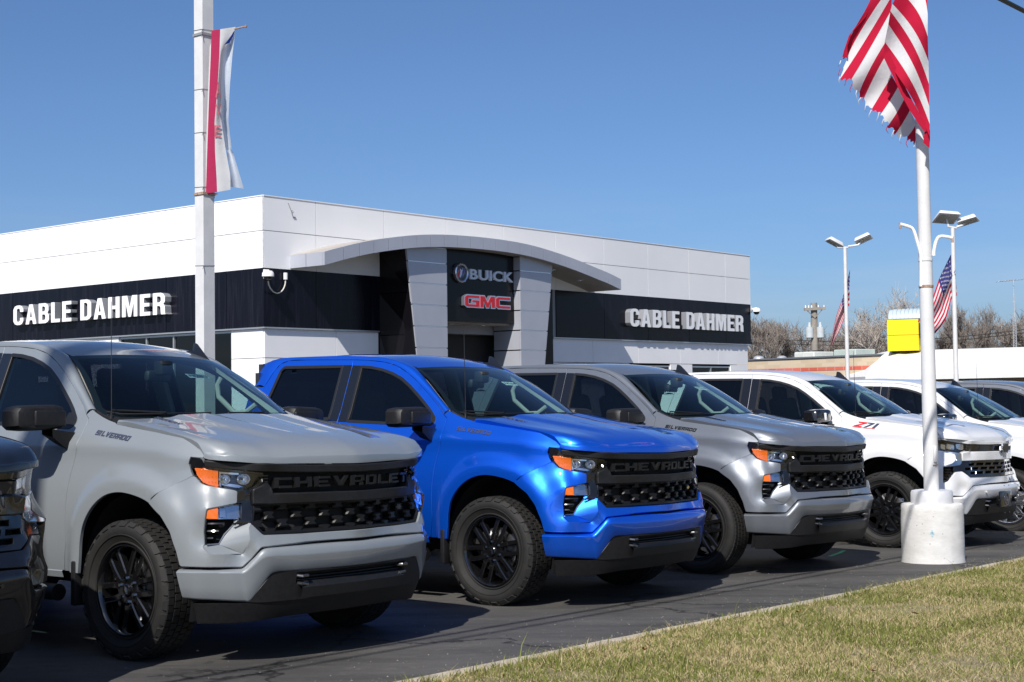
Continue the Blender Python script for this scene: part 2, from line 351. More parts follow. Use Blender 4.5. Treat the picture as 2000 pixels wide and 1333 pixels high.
class Plan:
    """plan curve from right side round the nose to the left side, u = arc length, 0 at centre"""
    def __init__(s,half):
        h=cr_spline(half,16)
        full=np.vstack([h,(h*[1,-1])[::-1][1:]])
        seg=np.linalg.norm(np.diff(full,axis=0),axis=1);L=np.r_[0,np.cumsum(seg)]
        n=800;l=np.linspace(0,L[-1],n)
        s.p=np.c_[np.interp(l,L,full[:,0]),np.interp(l,L,full[:,1])]
        s.u=l-L[-1]/2
        t=np.gradient(s.p,axis=0);k=np.hanning(25);k/=k.sum()
        t=np.c_[[np.convolve(np.pad(t[:,i],12,'edge'),k,'valid') for i in (0,1)]].T
        t/=np.linalg.norm(t,axis=1)[:,None]
        s.n=np.c_[t[:,1],-t[:,0]]
    def at(s,u,d):
        x=[np.interp(u,s.u,a) for a in (s.p[:,0],s.p[:,1],s.n[:,0],s.n[:,1])]
        return x[0]+x[2]*d,x[1]+x[3]*d
    def inv(s,x,y):
        d2=(s.p[:,0]-x)**2+(s.p[:,1]-y)**2;i=int(np.argmin(d2))
        return s.u[i],(x-s.p[i,0])*s.n[i,0]+(y-s.p[i,1])*s.n[i,1]
class TPS:
    def __init__(s,uz,d,lam=1e-4):
        uz=np.array(uz,float);d=np.array(d,float);n=len(uz)
        K=s.k(uz[:,None]-uz[None]);A=np.zeros((n+3,n+3));A[:n,:n]=K+lam*np.eye(n)
        A[:n,n]=1;A[:n,n+1:]=uz;A[n:,:n]=A[:n,n:].T
        s.w=np.linalg.solve(A,np.r_[d,0,0,0]);s.c=uz
    def k(s,D):
        r2=(D**2).sum(-1)+1e-12;return .5*r2*np.log(r2)
    def __call__(s,u,z):
        q=np.c_[np.ravel(u),np.ravel(z)];K=s.k(q[:,None]-s.c[None])
        return K@s.w[:-3]+s.w[-3]+q@s.w[-2:]
NOSE=[(.2,-1.012),(.29,-1.012),(.40,-1.005),(.53,-.985),(.62,-.955),(.69,-.912),(.74,-.85),(.775,-.775),(.825,-.70),(.862,-.64),(.885,-.55),(.905,-.42),(.932,-.28),(.955,-.15),(.97,-.05),(.972,0)]
FP_PTS=[(.30,-1.012,.953),(.30,-1.0,.75),(.30,-.99,.57),(.36,-1.001,1.0),(.45,-1.006,.92),(.45,-.949,1.05),(.45,-1.010,.75),(.45,-1.008,.6),(.53,-1.004,.72),(.53,-.996,.82),(.53,-.960,.92),(.53,-.928,1.06),(.55,-.915,1.09),(.527,-.994,.575),
(.527,-.915,1.19),(.535,-.916,1.13),(.617,-.892,1.18),(.60,-.893,1.05),(.676,-.834,1.019),(.767,-.771,.997),(.764,-.768,.929),(.683,-.926,.9),(.666,-.925,.8),(.666,-.925,.697),
(.703,-.925,.651),(.70,-.92,.57),(.791,-.753,.641),(.804,-.766,.559),(.845,-.742,.719),(.828,-.725,.807),(.862,-.658,.739),(.883,-.693,.668),
(.839,-.639,1.095),(.823,-.597,1.03),(.797,-.675,.96),(.848,-.566,1.066),(.846,-.564,1.006),(.866,-.468,.85),(.959,-.111,1.035),(.838,-.624,1.054),
(.848,-.648,1.13),(.912,-.364,1.12),(.977,-.02,1.12),(.912,-.366,.735),(.977,-.02,.737),(.94,-.22,.735),(.972,-.02,.9),(.90,-.42,.95),(.935,-.43,.67),(.98,-.02,.67)]
plan=Plan(NOSE)
_uz=[];_d=[]
for x,y,z in FP_PTS:
    u,d=plan.inv(x,y)
    for s in (1,-1): _uz.append((s*u,z));_d.append(d)
tps=TPS(_uz,_d)
def FP(u,z,off=0.):
    d=tps(u,z)+off;x,y=plan.at(np.ravel(u),d);return np.c_[x,y,np.ravel(z)]
def sst(x): x = np.clip(x, 0, 1); return x * x * (3 - 2 * x)
_pz = np.array([.30,.40,.47,.52,.60,.70,.80,.90,1.0,1.08,1.15,1.20,1.24,1.255,1.27,1.29,1.32,1.36,1.40,1.46,1.50,1.88,2.1])
_pw = np.array([.90,.93,.945,.958,.972,.982,.986,.984,.976,.963,.950,.944,.945,.946,.942,.930,.905,.878,.850,.826,.806,.668,.59])
_tz = np.linspace(.3, 2.1, 901); _tw = np.interp(_tz, _pz, _pw)
_k = np.hanning(17); _k /= _k.sum(); _tw = np.convolve(np.pad(_tw, 8, 'edge'), _k, 'valid')
ARCH = np.array([(-.405,.49),(-.395,.58),(-.385,.69),(-.354,.79),(-.276,.887),(-.159,.958),(-.03,.984),(.12,.972),(.268,.931),(.389,.857),(.461,.769),(.508,.665),(.537,.57)])
ARCHD = cr_spline(ARCH, 8); RARCH = (ARCH * [-.97, 1])[::-1] + [-3.73, 0]; RARCH[0, 1] = .49; RARCH = np.vstack([RARCH, [(-3.33, .49)]]); RARCHD = cr_spline(RARCH, 8)
def Sw(x, z):
    x = np.asarray(x, float); z = np.asarray(z, float)
    zc = np.interp(x, [-5,-.5,-.08,.25,.53,.62], [1.275,1.266,1.253,1.231,1.187,1.175])
    zz = z + (1.26 - zc) * sst((z - .9) / .3)
    wv = np.interp(zz, _tz, _tw) - .6 * np.clip(x - .3, 0, 1)**2
    for A_ in (ARCHD, RARCHD):
        d = np.sqrt(((np.stack([x, z], -1)[..., None, :] - A_)**2).sum(-1)).min(-1)
        f = sst((.165 - d) / .095) * .97
        wv = np.where(wv < 1.013, wv + (1.013 - wv) * f, wv)
    return wv
def side(x, z, off=0.0): return np.c_[x, -(Sw(x, z) + off), z]
TIN = .004
# hood
HG = np.array([(-.26,-.839,1.403),(-.232,-.845,1.392),(-.013,-.86,1.364),(.171,-.868,1.341),(.348,-.874,1.315),(.477,-.878,1.293),(.547,-.882,1.271),(.593,-.886,1.234),(.614,-.890,1.198)])
LIP = np.array([(.617,-.892,1.180),(.70,-.866,1.172),(.768,-.815,1.165),(.848,-.648,1.149),(.912,-.364,1.143),(.955,-.14,1.138),(.972,0,1.136)])
_ly, _lx, _lz = LIP[:,1], LIP[:,0], LIP[:,2]
def hood_z(x, y):
    a = np.abs(y); xf = np.interp(-a, _ly, _lx); xf = np.where(a > .892, .617, xf); s = np.clip(xf - x, 0, 2)
    zc = np.interp(s, [0,.012,.05,.10,.17,.25,.38,.55,.75,1.06,1.4], [1.172,1.182,1.215,1.243,1.268,1.287,1.313,1.345,1.382,1.443,1.47])
    ze = np.interp(s, [0,.005,.024,.07,.14,.27,.45,.63,.88,1.2], [1.198,1.206,1.234,1.271,1.293,1.317,1.343,1.367,1.405,1.43])
    b = sst((a - .55) / .34); z = zc * (1 - b) + ze * b
    yd = np.interp(x, [-.3,.75], [.60,.40]); dome = sst((yd - a) / .06) * sst((s - .13) / .25) * .014
    yi = np.interp(x, [-.3,.75], [.30,.20]); dome -= sst((yi - a) / .05) * sst((s - .18) / .3) * .010
    return z + dome + .012 * (1 - (a / .9)**2)
WB = np.array([(-.531,-.793,1.487),(-.47,-.782,1.455),(-.39,-.74,1.432),(-.28,-.58,1.425),(-.20,-.30,1.425),(-.17,0,1.425)])
WT = np.array([(-1.068,-.613,1.851),(-1.03,-.52,1.857),(-1.0,-.38,1.862),(-.98,-.19,1.866),(-.97,0,1.868)])
def sym(P): return np.vstack([P, (P * [1,-1,1])[::-1][1:]])
WBs = cr_spline(sym(WB), 6); WTs = cr_spline(sym(WT), 7)
def arc_resample(P, n):
    L = np.r_[0, np.cumsum(np.linalg.norm(np.diff(P, axis=0), axis=1))]; l = np.linspace(0, L[-1], n)
    return np.c_[[np.interp(l, L, P[:,i]) for i in range(3)]].T
def wshield(t, off=0.0, n=41, trim=0.0):
    a = arc_resample(WBs, n); b = arc_resample(WTs, n); p = a * (1 - t) + b * t
    if trim: p = p[0] * 0 + (p - p[n // 2]) * (1 - trim) + p[n // 2]
    bul = .03 * 4 * t * (1 - t); return p + np.array([.65, 0, .76]) * (bul + off)
# roof
def roof_z(x, y):
    e = np.interp(x, [-3.0,-2.95,-2.6,-2.0,-1.5,-1.3,-1.068,-.9], [1.93,1.955,1.985,1.985,1.955,1.925,1.853,1.80])
    c = np.interp(x, [-3.0,-2.95,-2.6,-2.0,-1.5,-1.3,-1.1,-.97,-.9], [1.96,1.985,2.018,2.022,1.995,1.968,1.918,1.868,1.83])
    q = np.clip(np.abs(y) / .60, 0, 1.2); return e + (c - e) * (1 - q**2.2)
GAPTOP = np.array([(-.579,1.456),(-.648,1.515),(-.786,1.617),(-.946,1.728),(-1.083,1.809),(-1.224,1.872),(-1.377,1.910),(-1.581,1.934),(-1.756,1.945),(-1.956,1.953),(-2.30,1.966),(-2.56,1.970),(-2.66,1.945),(-2.72,1.89),(-2.802,1.74)])
DITCH = np.array([(-.531,-.793,1.487),(-.60,-.775,1.533),(-.75,-.722,1.636),(-.90,-.668,1.740),(-1.02,-.63,1.822),(-1.10,-.615,1.866),(-1.30,-.608,1.925),(-1.5,-.605,1.955),(-1.75,-.603,1.972),(-2.0,-.603,1.985),(-2.3,-.603,1.987),(-2.6,-.605,1.985),(-2.86,-.615,1.97),(-2.93,-.63,1.93),(-2.97,-.69,1.74)])
FRONT_GAP = np.array([(-.621,.493),(-.579,.654),(-.574,.894),(-.558,1.051),(-.515,1.258),(-.52,1.31),(-.538,1.427),(-.579,1.456)])
SPLIT = np.array([(-1.756,1.945),(-1.751,1.894),(-1.753,1.43),(-1.765,1.2),(-1.77,.493)])
REARGAP = np.array([(-2.802,1.74),(-2.86,1.50),(-2.875,1.3),(-2.85,1.0),(-2.84,.493)])
FWIN = np.array([(-1.648,1.888),(-1.516,1.876),(-1.375,1.85),(-1.249,1.814),(-1.129,1.766),(-1.024,1.705),(-.917,1.633),(-.809,1.555),(-.711,1.479),(-.659,1.432),(-.65,1.398),(-.681,1.370),(-1.22,1.390),(-1.648,1.412)])
FAPP = np.array([(-1.652,1.889),(-1.652,1.410),(-1.7505,1.418),(-1.7485,1.894)])
RWIN = np.array([(-1.862,1.899),(-1.862,1.432),(-2.40,1.447),(-2.725,1.452),(-2.752,1.505),(-2.699,1.687),(-2.645,1.885),(-2.605,1.917)])
RAPP = np.array([(-1.7565,1.896),(-1.7585,1.42),(-1.858,1.430),(-1.858,1.900)])
HL = [(-1.135,1.191),(-1.079,1.184),(-1.03,1.176),(-1.022,1.142),(-.845,1.121),(-.659,1.097),(-.658,1.055),(-.67,1.039),(-.727,1.001),(-.737,.993),(-.811,.995),(-.848,1.007),(-.919,1.019),(-1.008,1.031),(-1.051,1.043),(-1.086,1.072),(-1.119,1.114),(-1.14,1.155)]
AMB = [(-1.105,1.128),(-.92,1.113),(-.919,1.022),(-1.001,1.036),(-1.043,1.05),(-1.079,1.082)]
CLR = [(-.915,1.113),(-.778,1.101),(-.715,1.09),(-.718,1.067),(-.752,1.036),(-.774,1.002),(-.848,1.012),(-.915,1.022)]
LHL = [(-1.135,1.191),(-1.03,1.176),(-.86,1.142),(-.701,1.113),(-.696,1.053),(-.775,1.025),(-.94,1.043),(-1.06,1.058),(-1.10,1.085),(-1.125,1.12),(-1.14,1.155)]
def mir(P): return [(-a, b) for a, b in P][::-1]
_au = [(plan.inv(x, -1.0)[0], z) for x, z in ARCH[8:12]]
GAPLINE = [(-1.108,1.085),(-1.221,1.045),(-1.327,.994)]
FASC_R = [(-.386,.737),(-.667,.743),(-.737,.811),(-.752,.786),(-.746,.722),(-.785,.640),(-.972,.649),(-1.011,.686),(-1.003,.697),(-1.008,.771),(-.988,.901),(-.811,.927),(-.811,.995),(-.848,1.007),(-.919,1.019),(-1.008,1.031),(-1.051,1.043),(-1.086,1.072)]
LFASC_R = [(-.386,.752),(-.692,.756),(-.793,.825),(-.882,.818),(-.97,.722),(-1.02,.705),(-1.018,.885),(-.904,.912),(-.841,.948),(-.848,1.008),(-.94,1.026),(-1.05,1.042)]
SEAM = [(-1.153,.576),(-.989,.574),(-.789,.567),(-.743,.608),(-.684,.678),(-.386,.690)]
def fascia_poly(top):
    h = top + GAPLINE + _au + SEAM; return np.array(h + mir(h))
# lower bumper
BP = Plan([(.44,-1.0),(.527,-.99),(.60,-.962),(.67,-.918),(.73,-.858),(.80,-.775),(.86,-.70),(.90,-.62),(.935,-.48),(.965,-.28),(.98,-.1),(.985,0)])
_b = [(.50,-.996,.564),(.50,-.985,.50),(.50,-.955,.388),(.527,-.99,.564),(.536,-.953,.388),(.53,-.982,.50),(.67,-.918,.564),(.672,-.914,.50),(.665,-.89,.385),(.804,-.770,.559),(.80,-.780,.50),(.808,-.735,.363),(.883,-.693,.668),(.875,-.702,.62),(.891,-.613,.531),(.934,-.478,.53),(.955,-.475,.61),(.935,-.472,.668),(.980,-.2,.61),(.962,-.2,.668),(.968,-.2,.527),(.992,-.01,.61),(.974,-.01,.668),(.978,-.01,.527),(.88,-.66,.60)]
_q = [(BP.inv(x, y), z) for x, y, z in _b]
btps = TPS([(s * u, z) for (u, d), z in _q for s in (1, -1)], [d for (u, d), z in _q for s in (1, -1)])
def BF(u, z, off=0.0):
    d = btps(u, z) + off; x, y = BP.at(np.ravel(u), d); return np.c_[x, y, np.ravel(z)]
def bu(x, y): return BP.inv(x, y)[0]
BUMP_R = [(bu(.934,-.478),.530),(bu(.891,-.613),.531),(bu(.808,-.728),.366),(bu(.74,-.835),.370),(bu(.66,-.91),.380),(bu(.536,-.953),.392),(bu(.527,-.99),.47),(bu(.527,-.99),.562),(bu(.67,-.918),.562),(bu(.804,-.77),.555),(bu(.845,-.73),.600),(bu(.883,-.693),.662),(bu(.94,-.42),.676)]
def bumper_poly(): return np.array(BUMP_R + mir(BUMP_R))
INS_R = [(bu(.98,-.2),.525),(bu(.934,-.478),.526),(bu(.891,-.613),.527),(bu(.81,-.728),.366),(bu(.965,-.42),.340)]
LETTERS = {'C':[(0,0,.26,1),(.26,.76,.74,.24),(.26,0,.74,.24)],'H':[(0,0,.26,1),(.74,0,.26,1),(.26,.38,.48,.24)],'E':[(0,0,.26,1),(.26,.78,.74,.22),(.26,.39,.6,.22),(.26,0,.74,.22)],
 'R':[(0,0,.26,1),(.26,.78,.74,.22),(.74,.42,.26,.36),(.26,.32,.6,.2),(.62,0,.3,.32)],'O':[(0,0,.26,1),(.74,0,.26,1),(.26,.78,.48,.22),(.26,0,.48,.22)],'L':[(0,0,.26,1),(.26,0,.74,.24)],'T':[(0,.76,1,.24),(.37,0,.26,.76)]}
BOW = np.array([(-.5,-.18),(-.22,-.18),(-.30,-.42),(.20,-.42),(.28,-.18),(.5,-.18),(.5+.06,.18),(.28,.18),(.32,.42),(-.20,.42),(-.26,.18),(-.5+.06,.18)]) * [1, .42]
# ------------------------------------------------------------------ materials of the trucks
def paint(name, col, metal=0.0, rough=0.4, spec=0.5):
    m = mat(name, col, rough, metal, coat=1.0, spec=spec); b = m.node_tree.nodes['Principled BSDF'] if 'Principled BSDF' in m.node_tree.nodes else [n for n in m.node_tree.nodes if n.type == 'BSDF_PRINCIPLED'][0]
    if metal > 0:
        N = m.node_tree.nodes; L = m.node_tree.links; tc = N.new('ShaderNodeTexCoord'); t = N.new('ShaderNodeTexVoronoi'); t.inputs['Scale'].default_value = 900
        L.new(tc.outputs['Object'], t.inputs['Vector']); bp = N.new('ShaderNodeBump'); bp.inputs['Strength'].default_value = .04; bp.inputs['Distance'].default_value = .001
        L.new(t.outputs['Distance'], bp.inputs['Height']); L.new(bp.outputs[0], b.inputs['Normal'])
    return m
MT = dict(
    grey=paint('paint_grey', (.185,.203,.218)), blue=paint('paint_blue', (.001,.110,.72), .72, .40), silver=paint('paint_silver', (.175,.19,.213), .55, .46),
    white=paint('paint_white', (.60,.605,.615)), black=paint('paint_black', (.003,.003,.004), spec=.3), dgrey=paint('paint_dark_grey', (.17,.18,.20), .5, .42),
    plastic=noisy('black_plastic', (.0075,.0075,.0085), (.012,.012,.013), 40, .50, spec=.32, bump=.15, bscale=500, dist=.001), gloss=mat('gloss_black', (.008,.008,.009), .12, coat=.6), rubber=noisy('tyre_rubber', (.005,.0047,.0044), (.010,.0094,.0087), 14, .75, bump=.3, bscale=220, dist=.002),
    seal=mat('window_seal', (.010,.010,.011), .45), chrome=mat('chrome', (.75,.76,.78), .08, 1.0), steel=mat('steel', (.45,.45,.46), .35, 1.0), dark=mat('underbody', (.010,.010,.010), .8),
    rim_black=mat('gloss_black_rim', (.005,.005,.0055), .12, .0, coat=1.0), rim_silver=mat('alloy_rim', (.62,.63,.65), .28, 1.0, coat=.5),
    ws=glass('windshield_glass', (.56,.73,.70)), fglass=glass('front_window_glass', (.40,.54,.54)), rglass=glass('privacy_glass', (.035,.035,.05)), lens=glass('lamp_lens', (.93,.94,.95)),
    amber=mat('amber_reflector', (.70,.13,.006), .18, coat=1.0), lampbase=mat('lamp_bowl', (.60,.62,.66), .10, .95), seat=noisy('seat_cloth', (.02,.021,.024), (.035,.036,.04), 20, .9), dash=mat('dashboard', (.018,.02,.024), .6), trim=mat('cabin_trim', (.32,.33,.32), .7),
    liner=mat('headliner', (.30,.30,.29), .9), sticker=mat('paper_sticker', (.78,.86,.80), .6), ink=mat('sticker_ink', (.03,.03,.05), .6), badge_chrome=mat('badge_chrome', (.15,.16,.22), .22, .7), badge_black=mat('badge_black', (.006,.006,.007), .3), badge_gold=mat('badge_gold', (.75,.52,.18), .3, .9), badge_red=mat('badge_red', (.55,.012,.02), .3), wlens=mat('clear_marker_lens', (.75,.76,.78), .2, coat=1.0), hook=mat('hook_steel', (.16,.16,.17), .3, .9), letter=mat('grille_letter_black', (.006,.006,.0065), .46, spec=.35), shadowgap=mat('panel_gap_shade', (.004,.004,.004), .9))
# ------------------------------------------------------------------ meshes, built once and shared
_mesh = {}
def M_(key, fn, angle=35):
    if key not in _mesh: mb = MB(); fn(mb); _mesh[key] = mb.mesh(key, angle)
    return _mesh[key]
def part(name, key, fn, m, parent, mirror=False, loc=None, angle=35, rot=None):
    me = M_(key, fn, angle)
    if not me.materials: me.materials.append(None)
    o = link(name, me, parent, loc); o.material_slots[0].link = 'OBJECT'; o.material_slots[0].material = m
    if mirror: o.scale = (1, -1, 1)
    if rot: o.rotation_euler = rot
    return o
def both(name, key, fn, m, parent, angle=35):
    return part(name, key, fn, m, parent, False, None, angle), part(name, key, fn, m, parent, True, None, angle)
def b_fender(mb):
    top = HG[:, [0, 2]]
    o = [*map(tuple, top), (.60,1.186), (.527,1.192), (.515,1.155), (.533,1.112), (.553,1.085), (.50,1.058), (.392,1.01), (.294,.955)]
    o += [tuple(p) for p in ARCHD[ARCHD[:,0] < .285][::-1]] + [(-.62,.49)] + [tuple(p) for p in FRONT_GAP[1:]] + [(-.55,1.480), (-.531,1.487), (-.47,1.462), (-.40,1.438), (-.33,1.418)]
    panel(mb, inset(np.array(o), TIN), lambda x, z: side(x, z), (0,-1,0), h=.035, depth=.02)
def b_fdoor(mb):
    o = np.vstack([FRONT_GAP, GAPTOP[1:9], SPLIT[1:]]); hole = np.vstack([FWIN[1:-1], [(-1.7505,1.414),(-1.7485,1.896)]])
    panel(mb, inset(o, TIN), side, (0,-1,0), h=.045, holes=[hole], depth=.02)
def b_rdoor(mb):
    o = np.vstack([SPLIT[::-1], GAPTOP[9:], REARGAP[1:]]); hole = np.vstack([[(-1.7565,1.899),(-1.7585,1.418)], RWIN[2:]])
    panel(mb, inset(o, TIN), side, (0,-1,0), h=.05, holes=[hole], depth=.02)
def b_cabtop(mb):                       # A pillar, roof rail and C pillar: strip between the door gap and the roof ditch
    g = GAPTOP; n = 46
    def rs(P):
        L = np.r_[0, np.cumsum(np.linalg.norm(np.diff(P, axis=0), axis=1))]; l = np.linspace(0, L[-1], n); return np.c_[[np.interp(l, L, P[:,i]) for i in range(P.shape[1])]].T
    G = rs(cr_spline(g, 4)); A = np.c_[G[:,0], -(Sw(G[:,0], G[:,1]) - .001), G[:,1]]; D = rs(cr_spline(DITCH, 4)); B = D
    rows = []
    for t in np.linspace(0, 1, 9):
        m = A * (1 - t) + B * t; d = B - A; nn = np.c_[d[:,0] * 0, -d[:,2], d[:,1]]; nn /= np.linalg.norm(nn, axis=1)[:,None] + 1e-9; nn[nn[:,1] > 0] *= -1
        rows.append(m + nn * (.020 * 4 * t * (1 - t) * (np.linspace(0, 1, n)[:,None] * 0 + 1)))
    inn = rows[0] + [0, .02, 0]; rows = [inn] + rows + [rows[-1] + [0, .012, -.012]]
    mb.loft([r[::-1] for r in rows])
def b_quarter(mb):
    o = np.vstack([REARGAP[::-1] - [.004, 0], [(-2.97,1.74),(-2.985,1.40),(-2.985,.493)]])
    panel(mb, inset(o, .002), side, (0,-1,0), h=.05, depth=.02)
def b_roof(mb):
    xs = np.r_[np.linspace(-2.95,-1.2,16), np.linspace(-1.12,-.97,5)]; rows = []
    for i, x in enumerate(xs):
        ys = np.linspace(-.6,.6,31); r = []
        for y in ys:
            xe = np.interp(abs(y), [0,.19,.38,.52,.613], [-.97,-.98,-1.0,-1.03,-1.066]); xx = min(x, xe) if i < len(xs) - 1 else xe
            if i >= len(xs) - 5: xx = -1.2 + (xe + 1.2) * (i - (len(xs) - 6)) / 5
            r.append((xx, y, float(roof_z(xx, y))))
        rows.append(r)
    first = [(-2.99, y * 1.03, 1.80) for y in np.linspace(-.6,.6,31)]; rows.insert(0, first)
    rows.append([(p[0] - .01, p[1], p[2] - .02) for p in rows[-1]])
    mb.loft([r[::-1] for r in rows])
def b_hood(mb):
    nv = 61; L_ = arc_resample(cr_spline(sym(LIP), 6), nv); L_[0] = (.616,-.8905,1.186); L_[-1] = (.616,.8905,1.186)
    re = np.array([(-.255,-.836),(-.15,-.71),(-.10,-.655),(-.075,-.40),(-.075,0)]); re = np.vstack([re, (re * [1,-1])[::-1][1:]])
    yb = np.sign(L_[:,1]) * np.abs(L_[:,1]) / .8905 * .836; xb = np.interp(yb, re[:,1], re[:,0]); dist = L_[:,0] - xb
    up = lambda q: np.array([0,0,1.]) * q
    low = L_ + up(.002); top0 = None; rows = [low + [-.03,0,.004], low]
    d_ = [.004,.012,.022,.035,.05,.07,.095,.125,.16,.20,.25,.31,.38,.46,.55,.65,.75,.85,.94,1.05]; D = np.array(d_) / 1.05
    zl = hood_z(L_[:,0] - .012, L_[:,1])
    rows.append(np.c_[L_[:,0] - .0005, L_[:,1], L_[:,2] + (zl - L_[:,2]) * .70])
    for q in D:
        x = L_[:,0] - dist * q; y = L_[:,1] + (yb - L_[:,1]) * q; z = hood_z(x, y)
        if q * 1.05 < .012: z = zl * .9 + L_[:,2] * .1 + 0 * z
        e = np.abs(L_[:,1]) > .889; hz_ = np.interp(-x, -HG[::-1,0][::-1], HG[:,2]); z = np.where(e, np.minimum(z, np.interp(x, HG[::-1,0], HG[::-1,2]) + .003), z); rows.append(np.c_[x, y, z])
    rows.append(rows[-1] + [.0,0,-.02])
    rows = [np.vstack([r[:1] + [0,.010,-.03], r[:1] + [0,.001,-.004], r, r[-1:] + [0,-.001,-.004], r[-1:] + [0,-.010,-.03]]) for r in rows]
    mb.loft(rows)
def b_ws(mb):
    mb.loft([wshield(t) for t in np.linspace(0.0, 1.0, 13)])
def b_frit(mb):
    a = [wshield(t, -.004) for t in np.linspace(0.005,.995,13)]; b = [wshield(t, -.004, trim=.055) for t in (.04,.10,.2,.3,.4,.5,.6,.7,.8,.86,.90,.93,.945)]
    for i in range(12):
        for s in (0, 40): mb.add([a[i][s], a[i+1][s], b[i+1][s], b[i][s]], [(0,1,2,3) if s else (3,2,1,0)])
    for i in range(40):
        mb.add([a[0][i], a[0][i+1], b[0][i+1], b[0][i]], [(3,2,1,0)]); mb.add([a[-1][i], a[-1][i+1], b[-1][i+1], b[-1][i]], [(0,1,2,3)])
def b_fglass(mb): panel(mb, inset(FWIN, .006), lambda x, z: side(x, z, -.010), (0,-1,0), h=.09, skirt=False)
def b_rglass(mb): panel(mb, inset(RWIN, .006), lambda x, z: side(x, z, -.010), (0,-1,0), h=.09, skirt=False)
def b_fseal(mb):
    panel(mb, inset(rounded(FWIN, .02), -.003), lambda x, z: side(x, z, .003), (0,-1,0), h=.1, hb=.03, holes=[inset(rounded(FWIN, .02), .018)], depth=.014)
def b_rseal(mb):
    panel(mb, inset(rounded(RWIN, .02), -.003), lambda x, z: side(x, z, .003), (0,-1,0), h=.1, hb=.03, holes=[inset(rounded(RWIN, .02), .020)], depth=.014)
def b_fapp(mb): panel(mb, FAPP, lambda x, z: side(x, z, .002), (0,-1,0), h=.1, hb=.04)
def b_rapp(mb): panel(mb, RAPP, lambda x, z: side(x, z, .002), (0,-1,0), h=.1, hb=.04)
def b_cheat(mb):                        # black corner piece ahead of the front window
    panel(mb, np.array([(-.66,1.40),(-.70,1.385),(-.80,1.39),(-.775,1.47),(-.72,1.475),(-.67,1.43)]), lambda x, z: side(x, z, -.004), (0,-1,0), h=.1, hb=.03)
def b_gapfill(mb):  # black sheet added behind the door gaps to paint in their shade
    X = np.linspace(-2.96,.27,34); Z = np.linspace(.52,1.40,12); g = [side(X, np.full_like(X, z), -.019) for z in Z]
    X2 = np.linspace(-2.96,-.42,28); k = (X2 > -9); g = [side(X2, np.full_like(X2, z), -.019) for z in Z]; mb.loft(g)
def b_nosefill(mb):  # black strips added behind the nose seams, shade put in as colour
    us = np.linspace(-1.10,1.10,45); mb.loft([FP(us, np.full_like(us, z), -.035) for z in (.54,.58,.62)]); us = np.linspace(-.70,.70,31); mb.loft([FP(us, np.full_like(us, z), -.035) for z in (.61,.66,.70)])
    for sg in (1, -1):
        X = np.linspace(.24,.55,10); mb.loft([side(X, np.full_like(X, z), -.030) * [1, sg, 1] for z in (.95,1.0,1.05,1.09)])
def b_bed(mb):
    o = [(-2.998,.50), (-2.998,1.36), (-4.86,1.375), (-4.86,.60)] + [tuple(p) for p in RARCHD[::1]]
    o = [(-2.998,.50), (-2.998,1.36), (-4.84,1.375), (-4.86,.60), (-4.26,.60)] + [tuple(p) for p in RARCHD if p[1] > .5] + [(-3.33,.50)]
    panel(mb, np.array(o), side, (0,-1,0), h=.08, depth=.02)
    mb.box((-3.93,-.80,1.37), (1.84,.12,.02))
def b_bedfloor(mb):
    mb.box((-3.93,0,.80), (1.84,1.5,.03)); mb.box((-2.99,0,1.10), (.03,1.70,.54)); mb.box((-2.96,0,.9), (.03,1.8,.9))
def b_tailgate(mb): mb.rbox((-4.85,0,1.05), (.07,1.56,.62), .02)
def b_rearbumper(mb): mb.rbox((-4.93,0,.60), (.16,1.86,.22), .04)
def b_fascia(mb): panel(mb, inset(rounded(fascia_poly(FASC_R), .012, 3), .003), lambda u, z: FP(u, z), (1,0,0), h=.030, hb=.016, depth=.035, ch=.004)
def b_lfascia(mb): panel(mb, inset(rounded(fascia_poly(LFASC_R), .012, 3), .003), lambda u, z: FP(u, z), (1,0,0), h=.030, hb=.016, depth=.035, ch=.004)
def fan(mb, P):
    P = [np.array(p, float) for p in P]; c = sum(P) / len(P); n = len(P); mb.add([c] + P, [(0, 1 + i, 1 + (i + 1) % n) for i in range(n)])
def b_facet(mb):
    f = lambda u, z, o=0.: FP(np.array([u]), np.array([z]), o)[0]
    A0, Am, A1 = np.array((.730,-.765,.812)), np.array((.708,-.806,.752)), np.array((.686,-.845,.697))
    rg = [f(-.738,.811,.001), f(-.752,.786,.001), f(-.746,.722,.001), f(-.785,.640,.001)]; Q = A1 * .55 + rg[3] * .45 + np.array([.004,-.006,.004])
    mb.add([A0, A0 + [-.012,.004,.022], rg[0]], [(2,1,0)])
    mb.add([A0, Am, A1, Q] + rg, [(0,1,5),(0,5,4),(1,2,6),(1,6,5),(2,3,6),(3,7,6)])
    mb.add([A1, f(-1.003,.697,-.006), f(-1.011,.686,.001), f(-.972,.649,.001), rg[3], Q], [(0,1,2),(0,2,3),(0,3,4),(0,4,5)])
BST = [((.515,-.992,.562),(.520,-.958,.392),.10),((.60,-.962,.562),(.60,-.932,.388),.10),((.68,-.908,.562),(.675,-.872,.382),.10),((.76,-.826,.560),(.765,-.785,.373),.10),((.790,-.788,.560),(.795,-.742,.369),.11),((.806,-.768,.563),(.812,-.722,.367),.13),
 ((.845,-.730,.612),(.850,-.668,.445),.20),((.880,-.695,.660),(.886,-.622,.520),.27),((.896,-.668,.672),(.897,-.592,.529),.31),((.915,-.585,.675),(.912,-.535,.530),.34),((.938,-.45,.676),(.937,-.43,.529),.36),((.958,-.24,.677),(.960,-.22,.527),.36),((.968,-.08,.677),(.970,-.08,.526),.36),((.969,0,.677),(.971,0,.526),.36)]
